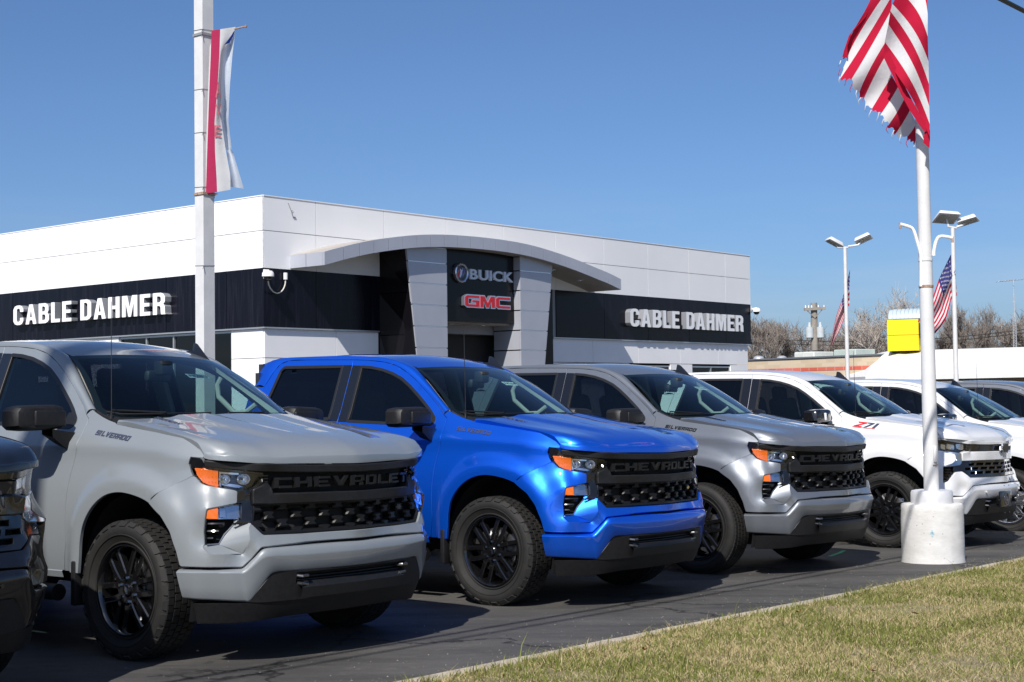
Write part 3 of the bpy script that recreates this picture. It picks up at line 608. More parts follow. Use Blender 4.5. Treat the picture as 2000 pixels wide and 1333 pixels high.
def bumper_rows():
    def symm(P): P = np.array(P, float); return np.vstack([P, (P * [1,-1,1])[::-1][1:]])
    T_ = cr_spline(symm([q[0] for q in BST]), 5) - [0,0,.005]; B_ = cr_spline(symm([q[1] for q in BST]), 5); k = np.array([[q[2]] for q in BST]); kk = np.interp(np.linspace(0, 1, len(T_)), np.linspace(0, 1, 2 * len(k) - 1), np.r_[k[:,0], k[::-1,0][1:]])[:,None]
    m = (T_ + B_) / 2; t = np.gradient(m, axis=0); t[:,2] = 0; t /= np.linalg.norm(t, axis=1)[:,None]; n = np.c_[t[:,1], -t[:,0], t[:,0] * 0]
    if n[len(n) // 2, 0] < 0: n = -n
    L_ = lambda q: T_ + (B_ - T_) * q; up = np.array([0,0,1.])
    return [L_(0) - n * .07 + up * .004, L_(0) - n * .004, L_(.03 + kk * 0) + n * .006, L_(kk * .55) + n * .017, L_(kk * .9) + n * .0235, L_(kk * 1.12) + n * .0235, L_(.55 + kk * .2) + n * .017, L_(.93 + kk * 0) + n * .008, L_(.985 + kk * 0) + n * .002, L_(1.0 + kk * 0) - n * .006, L_(1.0 + kk * 0) - n * .06]
def b_bumper(mb):
    r = bumper_rows(); mb.loft(r[::-1]); n = len(r[0])
    for i, fl in ((0, 0), (n - 1, 1)):
        P = [q[i] for q in r]; P = P + [P[-1] * [1,.93,1] ,P[0] * [1,.93,1]]; mb.add(P, [tuple(range(len(P)))[::1 if fl else -1]])
def b_insert(mb):
    h = INS_R; o = np.array(h + mir(h))
    panel(mb, o, lambda u, z: BF(u, np.clip(z, .36, 1), -.004), (1,0,0), h=.05, holes=[np.array([(-.47,.518),(-.47,.448),(.47,.448),(.47,.518)])], depth=.05, ch=.012)
def b_dam(mb):
    us = np.linspace(bu(.54,-.90) + .02, -bu(.54,-.90) - .02, 41)
    rows = []
    for z, o in ((.37,-.05), (.36,-.012), (.30,-.035), (.245,-.06), (.24,-.09)):
        k = 1 - .10 * sst((abs(us) - .5) / .4) * 0; P = BF(us, us * 0 + .38, o); P[:,2] = z + (.02 if z < .26 else 0) * (1 - sst((abs(us) - .4) / .5)) ; rows.append(P)
    mb.loft(rows[::-1])
def b_insbars(mb):
    for z in (.505,.488,.47): mb.tube(BF(np.linspace(-.46,.46,15), np.full(15, z), -.035), .006, 6)
    P = BF(np.linspace(-.44,.44,15), np.full(15, .45), .004); Q = P + [.014,0,-.02]; mb.loft([P + [-.05,0,.012], P + [0,0,.006], Q, Q + [-.01,0,-.06]][::-1])
    mb.add(BF(np.array([-.47,.47,.47,-.47]), np.array([.44,.44,.53,.53]), -.06), [(0,1,2,3)])
def b_hook(mb):
    c = np.array([.945,-.425,.487]); mb.tube([c + p for p in ((-.06,-.03,.012),(-.01,-.034,.012),(.012,-.02,.010),(.012,.02,.010),(-.01,.034,.008),(-.06,.03,.008))], .010, 8)
    mb.tube([c + p for p in ((-.06,-.02,-.03),(.0,-.015,-.036),(.0,.03,-.040),(-.06,.035,-.036))], .010, 8)
def b_gback(mb):
    panel(mb, np.array([(-.68,1.12),(.68,1.12),(.74,.98),(.745,.80),(.68,.73),(-.68,.73),(-.745,.80),(-.74,.98)]), lambda u, z: FP(u, z, -.07), (1,0,0), h=.12, hb=.08, skirt=False)
def b_topbar(mb):
    h = [(0,1.089),(-.36,1.096),(-.66,1.106),(-.85,1.124),(-1.012,1.142),(-1.019,1.168),(-.85,1.155),(-.66,1.144),(-.36,1.130),(0,1.124)]
    o = np.array(h + [(-a, b) for a, b in h[::-1][1:-1]]); panel(mb, rounded(o, .006, 2), lambda u, z: FP(u, z, .012), (1,0,0), h=.03, depth=.05, ch=.006)
def b_midbar(mb):
    h = [(0,.919),(-.611,.919),(-.716,.924),(-.716,1.0),(-.618,1.034),(-.602,1.01),(-.592,.970),(0,.966)]
    o = np.array(h + [(-a, b) for a, b in h[::-1][1:-1]]); panel(mb, rounded(o, .004, 2), lambda u, z: FP(u, z, .016 - .012 * sst((z - .99) / .05)), (1,0,0), h=.03, depth=.05, ch=.006)
GP = [(-.716,.918),(-.735,.812),(-.667,.746),(.667,.746),(.735,.812),(.716,.918)]
def clip_poly(P, Q):
    P = [np.array(p, float) for p in P]; Q = np.asarray(Q, float); Q = Q if area2(Q) > 0 else Q[::-1]
    for i in range(len(Q)):
        a, b = Q[i - 1], Q[i]; e = b - a; out = []; sd = lambda p: e[0] * (p[1] - a[1]) - e[1] * (p[0] - a[0])
        for j in range(len(P)):
            p, q = P[j - 1], P[j]; sp, sq = sd(p), sd(q)
            if (sp >= 0) != (sq >= 0): out.append(p + (q - p) * sp / (sp - sq))
            if sq >= 0: out.append(q)
        P = out
        if len(P) < 3: return None
    return np.array(P)
def b_honey(mb):
    holes = []; G2 = inset(np.array(GP), .010)
    for r, z in enumerate((.898,.851,.804,.757)):
        for i in range(-5, 6):
            c = i * .186 + (.093 if r % 2 else 0) - .045; hx = [(c - .078, z), (c - .048, z - .031), (c + .048, z - .031), (c + .078, z), (c + .048, z + .031), (c - .048, z + .031)]
            q = clip_poly(hx, G2)
            if q is not None and abs(area2(q)) > .0006: holes.append(q)
    panel(mb, np.array(GP), lambda u, z: FP(u, z, -.012 + .010 * np.cos((z - .851) * 2 * math.pi / .047) * 0), (1,0,0), h=.05, hb=.025, holes=holes, depth=.035, ch=.009)
def b_letter(ch):
    def f(mb):
        def bar(x, z, w_, h_, P=None):
            P = P or [(x, z), (x + w_, z), (x + w_, z + h_), (x, z + h_)]
            a = FP(np.array([p[0] for p in P]), np.array([p[1] for p in P]), -.02); c = np.mean(P, 0); Q = [(c[0] + (p[0] - c[0]) * .9, c[1] + (p[1] - c[1]) * .86) for p in P]
            b0 = FP(np.array([p[0] for p in P]), np.array([p[1] for p in P]), .004); b = FP(np.array([p[0] for p in Q]), np.array([p[1] for p in Q]), .008)
            mb.add(np.vstack([a, b0, b]), [(0,1,5,4),(1,2,6,5),(2,3,7,6),(3,0,4,7),(4,5,9,8),(5,6,10,9),(6,7,11,10),(7,4,8,11),(8,9,10,11)])
        i, c = ch; x0 = -.582 + i * .1305; W_, H_, z0 = .112, .062, 1.004
        if c == 'V':
            bar(0,0,0,0,[(x0 + W_ * .38, z0), (x0 + W_ * .62, z0), (x0 + W_ * .30, z0 + H_), (x0, z0 + H_)]); bar(0,0,0,0,[(x0 + W_ * .40, z0), (x0 + W_ * .62, z0), (x0 + W_, z0 + H_), (x0 + W_ * .74, z0 + H_)])
        else:
            for x, z, a, b in LETTERS[c]: bar(x0 + x * W_, z0 + z * H_, a * W_, b * H_)
    return f
def b_louvre(mb):
    mb.tube(FP(np.linspace(-.665,-.605,4), np.full(4, 1.012), -.015), .004, 4)
def b_strip(mb): panel(mb, np.array([(-.812,.998),(-.735,.994),(-.657,1.045),(-.640,1.040),(-.716,.997),(-.722,.924),(-.736,.813),(-.842,.813),(-.79,.836),(-.783,.927),(-.812,.929)]), lambda u, z: FP(u, z, -.006 - .004 * (np.sin(z * 520) > 0)), (1,-.5,0), h=.006 if False else .03, depth=.02)
def b_hl_lens(mb): panel(mb, inset(rounded(HL, .006, 2), .002), lambda u, z: FP(u, z, -.001), (1,-1,0), h=.04, hb=.02, depth=.004)
def b_hl_base(mb): panel(mb, HL, lambda u, z: FP(u, z, -.055), (1,-1,0), h=.06, hb=.03, skirt=False); panel(mb, [(-1.135,1.191),(-1.03,1.176),(-1.022,1.142),(-.845,1.121),(-.659,1.097),(-.66,1.085),(-.845,1.108),(-1.06,1.128),(-1.14,1.13)], lambda u, z: FP(u, z, -.012), (1,-1,0), h=.06, hb=.03)
def b_amber(mb):
    panel(mb, rounded(AMB, .006, 2), lambda u, z: FP(u, z, -.008 + .0022 * np.sin(u * 420) * np.sin(z * 420)), (1,-1,0), h=.006, hb=.008, depth=.03)
def b_bowl(mb):
    for u, z, r in ((-.862,1.062,.030), (-.770,1.060,.034)):
        c = FP(np.array([u]), np.array([z]), -.045)[0]; n = np.array([.70,-.70,.05]); n /= np.linalg.norm(n); t = np.cross(n, [0,0,1]); t /= np.linalg.norm(t); b = np.cross(t, n); pr = [(r * .25,0),(r * .7,.008),(r,.026),(r * 1.12,.030)]
        V = [c + n * h + (t * math.cos(a) + b * math.sin(a) * .82) * q for a in np.linspace(0, 2 * math.pi, 20, endpoint=False) for q, h in pr]; k = 4
        mb.add(V, [(i * k + j, i * k + j + 1, ((i + 1) % 20) * k + j + 1, ((i + 1) % 20) * k + j) for i in range(20) for j in range(3)])
    panel(mb, [(-.910,1.108),(-.80,1.098),(-.80,1.088),(-.910,1.098)], lambda u, z: FP(u, z, -.02), (1,-1,0), h=.05); panel(mb, [(-.912,1.096),(-.898,1.094),(-.898,1.022),(-.912,1.024)], lambda u, z: FP(u, z, -.02), (1,-1,0), h=.05)
    panel(mb, [(-.90,1.035),(-.79,1.012),(-.776,1.018),(-.80,1.030),(-.90,1.048)], lambda u, z: FP(u, z, -.03), (1,-1,0), h=.05)
def b_bulb(mb):
    for u, z, r in ((-.862,1.062,.007), (-.770,1.060,.008)):
        c = FP(np.array([u]), np.array([z]), -.03)[0]; mb.lathe([(0.001,r * .9),(r * .6,r * .7),(r,0),(r,-r)], 12, 'z', c)
def b_lowclear(mb): panel(mb, [(-.921,.909),(-.811,.924),(-.784,.923),(-.790,.843),(-.921,.843)], lambda u, z: FP(u, z, -.010), (1,-1,0), h=.05)
def b_lowbase(mb):
    panel(mb, [(-.99,.90),(-.811,.925),(-.78,.924),(-.788,.836),(-.995,.84)], lambda u, z: FP(u, z, -.045), (1,-1,0), h=.05, skirt=False)
    panel(mb, [(-.915,.90),(-.875,.90),(-.875,.85),(-.915,.85)], lambda u, z: FP(u, z, -.03), (1,-1,0), h=.05)
def b_lowamber(mb): panel(mb, [(-.984,.898),(-.926,.908),(-.926,.842),(-.992,.846)], lambda u, z: FP(u, z, -.010), (1,-1,0), h=.05)
def b_recess(mb): panel(mb, [(-1.03,.93),(-.80,.935),(-.75,.93),(-.70,.81),(-.86,.70),(-1.03,.70)], lambda u, z: FP(u, z, -.115), (1,-1,0), h=.06, skirt=False)
def b_slat(i):
    def f(mb):
        z = (.806,.764,.724)[i]; u1 = (-.885,-.92,-.955)[i]; us = np.linspace(-.996, u1, 6)
        mb.loft([FP(us, us * 0 + z - .014, -.05), FP(us, us * 0 + z + .006, -.024), FP(us, us * 0 + z + .014, -.028), FP(us, us * 0 + z + .016, -.05)])
    return f
def b_edge(mb):
    mb.tube([(.734,-.764,.812), (.704,-.815,.752), (.690,-.843,.699), (.672,-.915,.699)], .0045, 6)
def bowtie(s, th=.008):
    return lambda mb: mb.prism([tuple(p) for p in BOW * s], 0, th)
def b_mirror(mb):
    rows = []; prof = [(-.5,-.30),(-.42,-.46),(-.25,-.5),(.28,-.5),(.44,-.44),(.5,-.25),(.5,.25),(.45,.42),(.3,.5),(-.28,.5),(-.44,.44),(-.5,.28)]
    for x, k, dz in ((-.765,.86,0),(-.76,.97,0),(-.72,1,0),(-.67,.985,0),(-.635,.95,0),(-.612,.88,0),(-.600,.74,0),(-.597,.3,0)):
        rows.append([(x + .02 * (a - .1), -1.125 + a * .355 * k, 1.437 + b * .158 * k + .010 * a) for a, b in prof])
    mb.loft(rows, closed=True); mb.add(rows[0], [tuple(range(11, -1, -1))]); mb.add(rows[-1], [tuple(range(12))])
def b_mcap(mb): mb.rbox((-.604,-1.075,1.432), (.03,.215,.098), .012, 3, rot=(0,0,-.04))
def b_mglass(mb): mb.add([(-.768,-.985,1.375),(-.768,-1.265,1.372),(-.768,-1.265,1.497),(-.768,-.985,1.5)], [(0,1,2,3)])
def b_marm(mb): mb.loft([[(-.60,-.895,1.345),(-.70,-.895,1.345),(-.72,-.89,1.265),(-.62,-.89,1.235)], [(-.585,-.96,1.350),(-.71,-.96,1.350),(-.72,-.955,1.275),(-.605,-.95,1.240)], [(-.60,-1.06,1.366),(-.71,-1.06,1.366),(-.71,-1.06,1.335),(-.61,-1.05,1.318)]], closed=True)
def b_handle(x):
    def f(mb): mb.rbox((x, -(float(Sw(x,1.16)) + .028), 1.165), (.24,.022,.034), .010, 2); mb.rbox((x - .10, -(float(Sw(x,1.16)) + .01), 1.165), (.03,.04,.03), .006, 1); mb.rbox((x + .10, -(float(Sw(x,1.16)) + .01), 1.165), (.03,.04,.03), .006, 1)
    return f
def b_liner(cx):
    def f(mb):
        V = []; n = 17; r = .53
        for y in (-.935,-.60):
            for i in range(n): t = math.pi * (-.10 + 1.20 * i / (n - 1)); V.append((cx + .055 + (r - .02) * math.cos(t), y, .43 + (r + .03) * math.sin(t)))
        mb.add(V, [(i, i + 1, n + i + 1, n + i) for i in range(n - 1)]); mb.add(V[n:], [tuple(range(n))])
    return f
def b_under(mb):
    mb.box((-1.2,0,.50), (2.7,1.74,.10)); mb.box((.20,0,.62), (1.0,1.16,.60)); mb.box((-2.2,0,.42), (5.2,.9,.14)); mb.box((-4.4,0,.55), (.8,1.5,.2)); mb.box((-2.2,0,.55), (1.3,1.76,.1)); mb.cyl((0,-.75,.40), (0,.75,.40), .045, n=8); mb.cyl((-3.745,-.75,.40), (-3.745,.75,.40), .06, n=8)
    mb.box((.55,0,.80), (.22,1.40,.55)); mb.box((-.62,0,.85), (.06,1.66,.8))
def b_rocker(mb):
    xs = np.linspace(-.64,-2.98,20); mb.loft([[(x, -.90, .44) for x in xs], [(x, -(.945), .452) for x in xs], [(x, -.958, .49) for x in xs], [(x, -.93, .515) for x in xs]])
def b_step(mb): mb.cyl((-.66,-.965,.36), (-2.75,-.965,.36), .052, n=14); mb.cyl((-1.0,-.965,.37), (-1.0,-.7,.46), .025); mb.cyl((-2.4,-.965,.37), (-2.4,-.7,.46), .025)
def b_flap(mb): mb.rbox((-.445,-.95,.43), (.045,.14,.27), .012, 2)
def b_cowl(mb):
    a = arc_resample(WBs, 31) + [0,0,-.004]; b = a.copy(); k = 1 - np.abs(np.linspace(-1,1,31))**6; b[:,0] += .14 * k + .03; b[:,2] -= .035; mb.loft([b + [0,0,-.05], b, a + [.0,0,.006], a + [-.03,0,-.03]])
def b_wiper(y0):
    def f(mb):
        P = []; 
        for s in np.linspace(0, 1, 9): i = int(np.interp(y0 + .62 * s, [-.79,.79], [0,40])); q = wshield(.035 + .02 * s, .010)[i]; P.append(q)
        mb.tube(P, .006, 6); mb.tube([P[0] + [.05,0,-.03], P[0] + [.02,.02,.010], P[4] + [.006,0,.008]], .006, 6)
    return f
def b_fin(mb):
    z0 = 1.868; mb.loft([[(-1.36,.595,z0+.060),(-1.25,.56,z0+.03),(-1.08,.585,z0-.02),(-1.25,.63,z0+.03)], [(-1.35,.595,z0+.072),(-1.25,.575,z0+.050),(-1.09,.592,z0-.005),(-1.25,.615,z0+.050)], [(-1.285,.595,z0+.070),(-1.24,.588,z0+.060),(-1.115,.594,z0+.012),(-1.24,.602,z0+.060)], [(-1.272,.595,z0+.125),(-1.25,.591,z0+.123),(-1.225,.594,z0+.115),(-1.25,.599,z0+.123)]], closed=True); mb.add(mb.v[-4:], [(0,1,2,3)])
def b_ant(mb): mb.cyl((-.401,-.771,1.425), (-.401,-.771,1.46), .011, .007, 8); mb.tube([(-.401,-.771,1.45), (-.405,-.771,1.80), (-.41,-.771,2.16)], [.0032,.0028,.002], 6)
BF_ = dict(LETTERS); BF_.update({'S':[(0,.78,1,.22),(0,.42,.24,.36),(0,.39,1,.22),(.76,.2,.24,.2),(0,0,1,.22)],'I':[(.0,0,.6,1)],'A':[(0,0,.24,1),(.76,0,.24,1),(.24,.78,.52,.22),(.24,.30,.52,.2)],'D':[(0,0,.24,1),(.74,.1,.26,.8),(.24,.78,.56,.22),(.24,0,.56,.22)],'V':None})
def b_blocktext(txt, x0, x1, z0, z1, hh, sh):
    def f(mb):
        wts = [.42 if c == 'I' else 1.0 for c in txt]; tot = sum(wts) + .22 * (len(txt) - 1); x = 0.
        for c, w_ in zip(txt, wts):
            quads = [[(.30,0),(.60,0),(.26,1),(0,1)],[(.42,0),(.60,0),(1,1),(.76,1)]] if c == 'V' else [[(a,b),(a+p,b),(a+p,b+q),(a,b+q)] for a,b,p,q in BF_[c]]
            for Q in quads:
                V = []
                for d in (.0005,.005):
                    for a, b in Q:
                        s_ = (x + a * w_ + b * sh) / tot; X = x0 + (x1 - x0) * s_; Z = z0 + (z1 - z0) * s_ + b * hh; V.append((X, -(float(Sw(X, Z)) + d), Z))
                mb.add(V, [(4,5,6,7),(0,1,5,4),(1,2,6,5),(2,3,7,6),(3,0,4,7)])
            x += w_ + .22
    return f
def b_offroad(k):
    def f(mb):
        def q(P):
            V = []
            for d in (.0008,.006):
                for a, b in P: X = -.38 + .28 * a + .05 * b; Z = 1.320 - .030 * a + .054 * b; V.append((X, -(float(Sw(X, Z)) + d), Z))
            n = len(P); mb.add(V, [tuple(range(n, 2 * n))] + [(i, (i + 1) % n, n + (i + 1) % n, n + i) for i in range(n)])
        if k == 0: q([(.10,.78),(.44,.78),(.44,1),(.02,1)]); q([(.30,.78),(.44,.78),(.18,.24),(.02,.24)]); q([(.02,.06),(.36,.06),(.36,.24),(.02,.24)]); q([(.0,-.10),(.98,-.10),(.98,-.02),(.0,-.02)])
        else: q([(.46,.82),(.74,.82),(.74,1),(.46,1)]); q([(.62,.82),(.74,.82),(.58,.06),(.46,.06)]); q([(.82,.06),(.94,.06),(.94,1),(.82,1)])
    return f
def text_on_side(txt, x0, x1, z0, z1, hh, shear):
    def f(mb):
        W_, k = word(txt, hh, Matrix.Identity(4), 1.25, .12, .4, .004, .012, shear)
        for ch, q in W_:
            V = np.array(q.v); s = V[:,0] / k; x = x0 + (x1 - x0) * s; z = z0 + (z1 - z0) * s + V[:,1]; P = side(x, z); P[:,1] -= V[:,2] + .0005; mb.add(P, q.f)
    return f
def b_hoodbadge(mb):
    W_, k = word('TURBOMAX', .032, Matrix.Identity(4), 1.2, .1, .4, .004, .01, .1)
    for ch, q in W_:
        V = np.array(q.v); s = V[:,0] / k; x = -.13 + .24 * s + V[:,1] * .15; y = -.665 + V[:,1] * 1.0 + .0 * s; P = np.c_[x, y, hood_z(x, y) + V[:,2] + .001]; mb.add(P, q.f)
def b_sticker(mb):
    a = wshield(.595, -.006); b = wshield(.665, -.006); mb.add([a[21], a[26], b[26], b[21]], [(0,1,2,3)])
def sticker_text(code):
    def f(mb):
        a0, a1, b0, b1 = [np.array(p) for p in (wshield(.61,-.003)[21], wshield(.61,-.003)[26], wshield(.65,-.003)[21], wshield(.65,-.003)[26])]
        W_, k = word(code, 1.0, Matrix.Identity(4), .9, .1, .4, .0, .0, 0)
        for ch, q in W_:
            V = np.array(q.v); s = (.06 + .88 * V[:,0] / k)[:,None]; t = V[:,1:2]; mb.add((a0 * (1-s) + a1 * s) * (1-t) + (b0 * (1-s) + b1 * s) * t, q.f)
    return f
def b_seatf(mb):
    mb.rbox((-1.62,0,1.02), (.52,.52,.16), .05, 3); mb.rbox((-1.86,0,1.36), (.16,.52,.66), .06, 3, rot=(0,-.22,0)); mb.rbox((-1.96,0,1.74), (.10,.27,.17), .04, 3, rot=(0,-.15,0)); mb.cyl((-1.93,.06,1.6), (-1.95,.06,1.72), .01, n=6); mb.cyl((-1.93,-.06,1.6), (-1.95,-.06,1.72), .01, n=6)
def b_seatr(mb):
    mb.rbox((-2.55,0,1.0), (.5,1.35,.16), .05, 3); mb.rbox((-2.78,0,1.33), (.14,1.35,.6), .05, 3, rot=(0,-.12,0))
    for y in (-.45,0,.45): mb.rbox((-2.83,y,1.68), (.09,.24,.14), .035, 2)
def b_dash(mb):
    mb.loft([[(x, y, z) for x, z in ((-.56,1.0),(-1.02,1.10),(-1.04,1.28),(-.98,1.345),(-.80,1.385),(-.55,1.40),(-.40,1.39))] for y in np.linspace(-.76,.76,12)]); mb.rbox((-1.0,.40,1.37), (.2,.42,.10), .03, 2)
def b_wheelst(mb):
    c = Vector((-1.22,.40,1.28)); M3 = Euler((0, -.42, 0)).to_matrix(); mb.tube([c + M3 @ Vector((0, .185 * math.cos(t), .185 * math.sin(t))) for t in np.linspace(0, 2 * math.pi, 24, endpoint=False)], .016, 8, closed=True)
    mb.rbox(tuple(c), (.05,.15,.11), .02, 2, rot=M3); mb.box(tuple(c), (.02,.34,.03), M3); mb.cyl(c, c + M3 @ Vector((.3,0,-.02)), .04)
def b_grab(mb):
    P0, P1 = np.array((-.66,.70,1.50)), np.array((-1.02,.60,1.755)); d = P1 - P0; n_ = np.array([-.45,-.35,-.62]); n_ /= np.linalg.norm(n_)
    mb.tube([P0 + d * .12, P0 + d * .16 + n_ * .09, P0 + d * .30 + n_ * .14, P0 + d * .70 + n_ * .12, P0 + d * .86 + n_ * .06, P0 + d * .9], .019, 8)
def b_pillars(mb):
    n = 16; D = arc_resample(DITCH[:6], n); G = cr_spline(GAPTOP[:6], 4); G = arc_resample(np.c_[G[:,0], -(Sw(G[:,0], G[:,1])), G[:,1]], n)
    mb.loft([D + [-.01,.035,-.015], D * .5 + G * .5 + [-.02,.07,-.02], G + [-.01,.04,0.0]])
def b_bpillar(mb): mb.rbox((-1.755,-.695,1.65), (.14,.05,.56), .015, 2, rot=(-.33,0,0))
def b_cpillar(mb): mb.rbox((-2.84,-.695,1.65), (.16,.05,.56), .015, 2, rot=(-.33,0,0))
def b_headliner(mb):
    mb.loft([[(x, y, float(roof_z(x, y)) - .045) for x in np.linspace(-1.08,-2.9,8)] for y in np.linspace(-.62,.62,9)])
def b_backwall(mb):
    mb.box((-2.93,0,1.12), (.05,1.70,.62)); mb.box((-2.93,-.60,1.62), (.05,.18,.5)); mb.box((-2.93,.60,1.62), (.05,.18,.5)); mb.box((-2.93,0,1.89), (.05,1.3,.12))
def b_doortrim(mb):
    mb.add([(-.62,-.80,.55),(-2.9,-.80,.55),(-2.9,-.80,1.40),(-.62,-.79,1.36)], [(0,1,2,3)])
def b_backglass(mb): mb.add([(-2.945,-.55,1.42),(-2.945,.55,1.42),(-2.945,.55,1.84),(-2.945,-.55,1.84)], [(0,1,2,3)])
def b_rvm(mb): mb.rbox((-.93,.0,1.725), (.05,.25,.075), .02, 2, rot=(0,.1,.25)); mb.rbox((-.87,0,1.78), (.10,.10,.10), .02, 2); mb.cyl((-.90,0,1.76), (-.93,0,1.73), .012)
# wheels: built round the hub, outer face towards -y
def b_tyre(kind):
    def f(mb):
        prof = [(.262,-.10),(.29,-.105),(.315,-.128),(.350,-.139),(.378,-.132),(.394,-.120),(.402,-.104),(.403,0),(.402,.104),(.380,.13),(.33,.13),(.262,.10)]
        mb.lathe(prof, 64, 'y')
        mb.lathe([(.322,-.1335),(.3245,-.1365),(.330,-.1375),(.332,-.1355)], 64, 'y'); mb.lathe([(.276,-.108),(.279,-.113),(.285,-.113),(.288,-.108)], 64, 'y')
        n = 58 if kind == 'at' else 72; r_ = random.Random(3)
        cols = [(-.094,.042,0,.90),(-.047,.044,.5,.86),(0,.040,0,.88),(.047,.044,.5,.86),(.094,.042,0,.90)] if kind == 'at' else [(-.092,.034,0,.93),(-.048,.040,.5,.94),(0,.042,.2,.95),(.048,.040,.5,.94),(.092,.034,0,.93)]
        for y, wd, ph, fill in cols:
            for i in range(n):
                t = 2 * math.pi * (i + ph) / n; da = math.pi / n * fill; sk = (.10 if kind == 'at' else .03) * (1 if (i % 2) else -1) * (abs(y) < .09); V = []
                for rr, k in ((.399,1.0), (.4135 if abs(y) < .09 else .411, .93)):
                    for a, b in ((-1,-1),(1,-1),(1,1),(-1,1)):
                        tt = t + a * da * k + b * sk * math.pi / n; V.append((rr * math.cos(tt), y + b * wd / 2 * k, rr * math.sin(tt)))
                mb.add(V, [(4,5,6,7),(0,1,5,4),(1,2,6,5),(2,3,7,6),(3,0,4,7)])
        for i in range(n // 2 if kind == 'at' else 0):        # shoulder lugs running down the sidewall
            t = 2 * math.pi * (i + .25) / (n // 2); da = math.pi / n * (1.6 if i % 2 else 1.3); V = []
            for (r1, y1), k in (((.408,-.112), 1), ((.394,-.125), 1), ((.380 if i % 2 else .387,-.134), .8)):
                for a in (-1, 1): V.append((r1 * math.cos(t + a * da * k), y1 - .004, r1 * math.sin(t + a * da * k)))
            for (r1, y1), k in (((.402,-.10), 1.15), ((.388,-.120), 1.1), ((.376,-.128), .95)):
                for a in (-1, 1): V.append((r1 * math.cos(t + a * da * k), y1, r1 * math.sin(t + a * da * k)))
            mb.add(V, [(0,2,3,1),(2,4,5,3),(0,6,8,2),(2,8,10,4),(1,3,9,7),(3,5,11,9),(4,10,11,5)])
    return f
def b_rim(mb):
    mb.lathe([(.262,-.100),(.268,-.107),(.268,-.111),(.262,-.112),(.254,-.104),(.248,-.09),(.240,-.06),(.232,.0),(.236,.10)], 64, 'y')
    for i in range(6):
        for s in (-1, 1):
            M3 = Matrix.Rotation(i * math.pi / 3 + R(22), 3, 'Y'); rows = []
            for r_, w_, y_, o in ((.055,.050,-.088,.024),(.10,.040,-.096,.034),(.16,.036,-.092,.040),(.225,.036,-.087,.042),(.252,.040,-.083,.044)):
                a, b = s * o - w_ / 2, s * o + w_ / 2; rows.append([M3 @ Vector(p) for p in ((a, y_ + .045, r_), (a, y_ + .008, r_), (a + .006, y_, r_), (b - .006, y_, r_), (b, y_ + .008, r_), (b, y_ + .045, r_))])
            mb.loft([r[::-1] for r in rows], closed=True)
    mb.lathe([(.0001,-.084),(.05,-.090),(.092,-.090),(.098,-.08),(.098,-.03)][::1], 36, 'y')
def b_disc(mb): mb.lathe([(.09,-.02),(.175,-.02),(.175,.01),(.09,.01)], 36, 'y'); mb.rbox((.14,.0,.05), (.10,.07,.16), .015, 2)
def b_lug(mb): mb.cyl((0,-.088,0), (0,-.104,0), .0125, .0105, 6)
def b_cap(mb): mb.lathe([(.0001,-.104),(.030,-.103),(.036,-.098),(.037,-.085)], 24, 'y')
def b_capbow(mb): mb.prism([tuple(p) for p in BOW * .045], 0, .003, Matrix.Translation((0,-.104,0)) @ Matrix.Rotation(R(75), 4, 'Y') @ Matrix.Rotation(R(90), 4, 'X'))
def ltgrille(kind):
    def f(mb):
        if kind == 'upper': h = [(0,1.030),(-.70,1.034),(-.695,1.10),(-.36,1.102),(0,1.100)]; off = -.008
        elif kind == 'bar': h = [(0,.942),(-.757,.940),(-.765,1.018),(-.70,1.026),(0,1.022)]; off = .010
        elif kind == 'top': h = [(0,1.108),(-.36,1.110),(-.70,1.118),(-.86,1.146),(-1.02,1.170),(-.85,1.160),(-.66,1.146),(-.36,1.138),(0,1.131)]; off = .004
        o = np.array(h + [(-a, b) for a, b in h[::-1] if abs(a) > 1e-6]); panel(mb, rounded(o, .006, 2), lambda u, z: FP(u, z, off), (1,0,0), h=.035, depth=.04, ch=.006)
    return f
def b_ltlower(mb):
    h = [(0,.935),(-.757,.930),(-.882,.884),(-.892,.826),(-.795,.828),(-.69,.762),(0,.760)]; o = np.array(h + [(-a, b) for a, b in h[::-1] if abs(a) > 1e-6]); holes = []
    for r, z in enumerate((.895,.850,.805)):
        for i in range(-5, 6):
            c = i * .15 + (.075 if r % 2 else 0); q = np.array([(c - .066, z - .016), (c + .056, z - .016), (c + .066, z + .016), (c - .056, z + .016)])
            if inpoly(q, inset(o, .012)).all(): holes.append(q)
    panel(mb, o, lambda u, z: FP(u, z, -.012), (1,0,0), h=.06, hb=.03, holes=holes, depth=.03, ch=.005)
def b_lthl(mb): panel(mb, rounded(LHL, .006, 2), lambda u, z: FP(u, z, -.001), (1,-1,0), h=.04, hb=.02, depth=.004)
def b_lthlbase(mb): panel(mb, LHL, lambda u, z: FP(u, z, -.045), (1,-1,0), h=.06, hb=.03, skirt=False)
def b_lthlbowl(mb):
    for a, b in ((-1.02,-.94),(-.92,-.83),(-.81,-.73)): panel(mb, rounded([(a,1.068),(b,1.055),(b,1.108),(a,1.118)], .012, 2), lambda u, z: FP(u, z, -.028), (1,-1,0), h=.05, depth=.015)
def b_ltchrome(mb): panel(mb, rounded([(-1.06,1.050),(-.787,1.020),(-.765,1.0),(-.775,.914),(-.80,.895),(-.924,.885),(-1.015,.884),(-1.015,.897),(-.904,.914),(-.836,.948),(-.842,1.008),(-1.05,1.042)], .006, 2), lambda u, z: FP(u, z, -.002), (1,-1,0), h=.05, depth=.02)
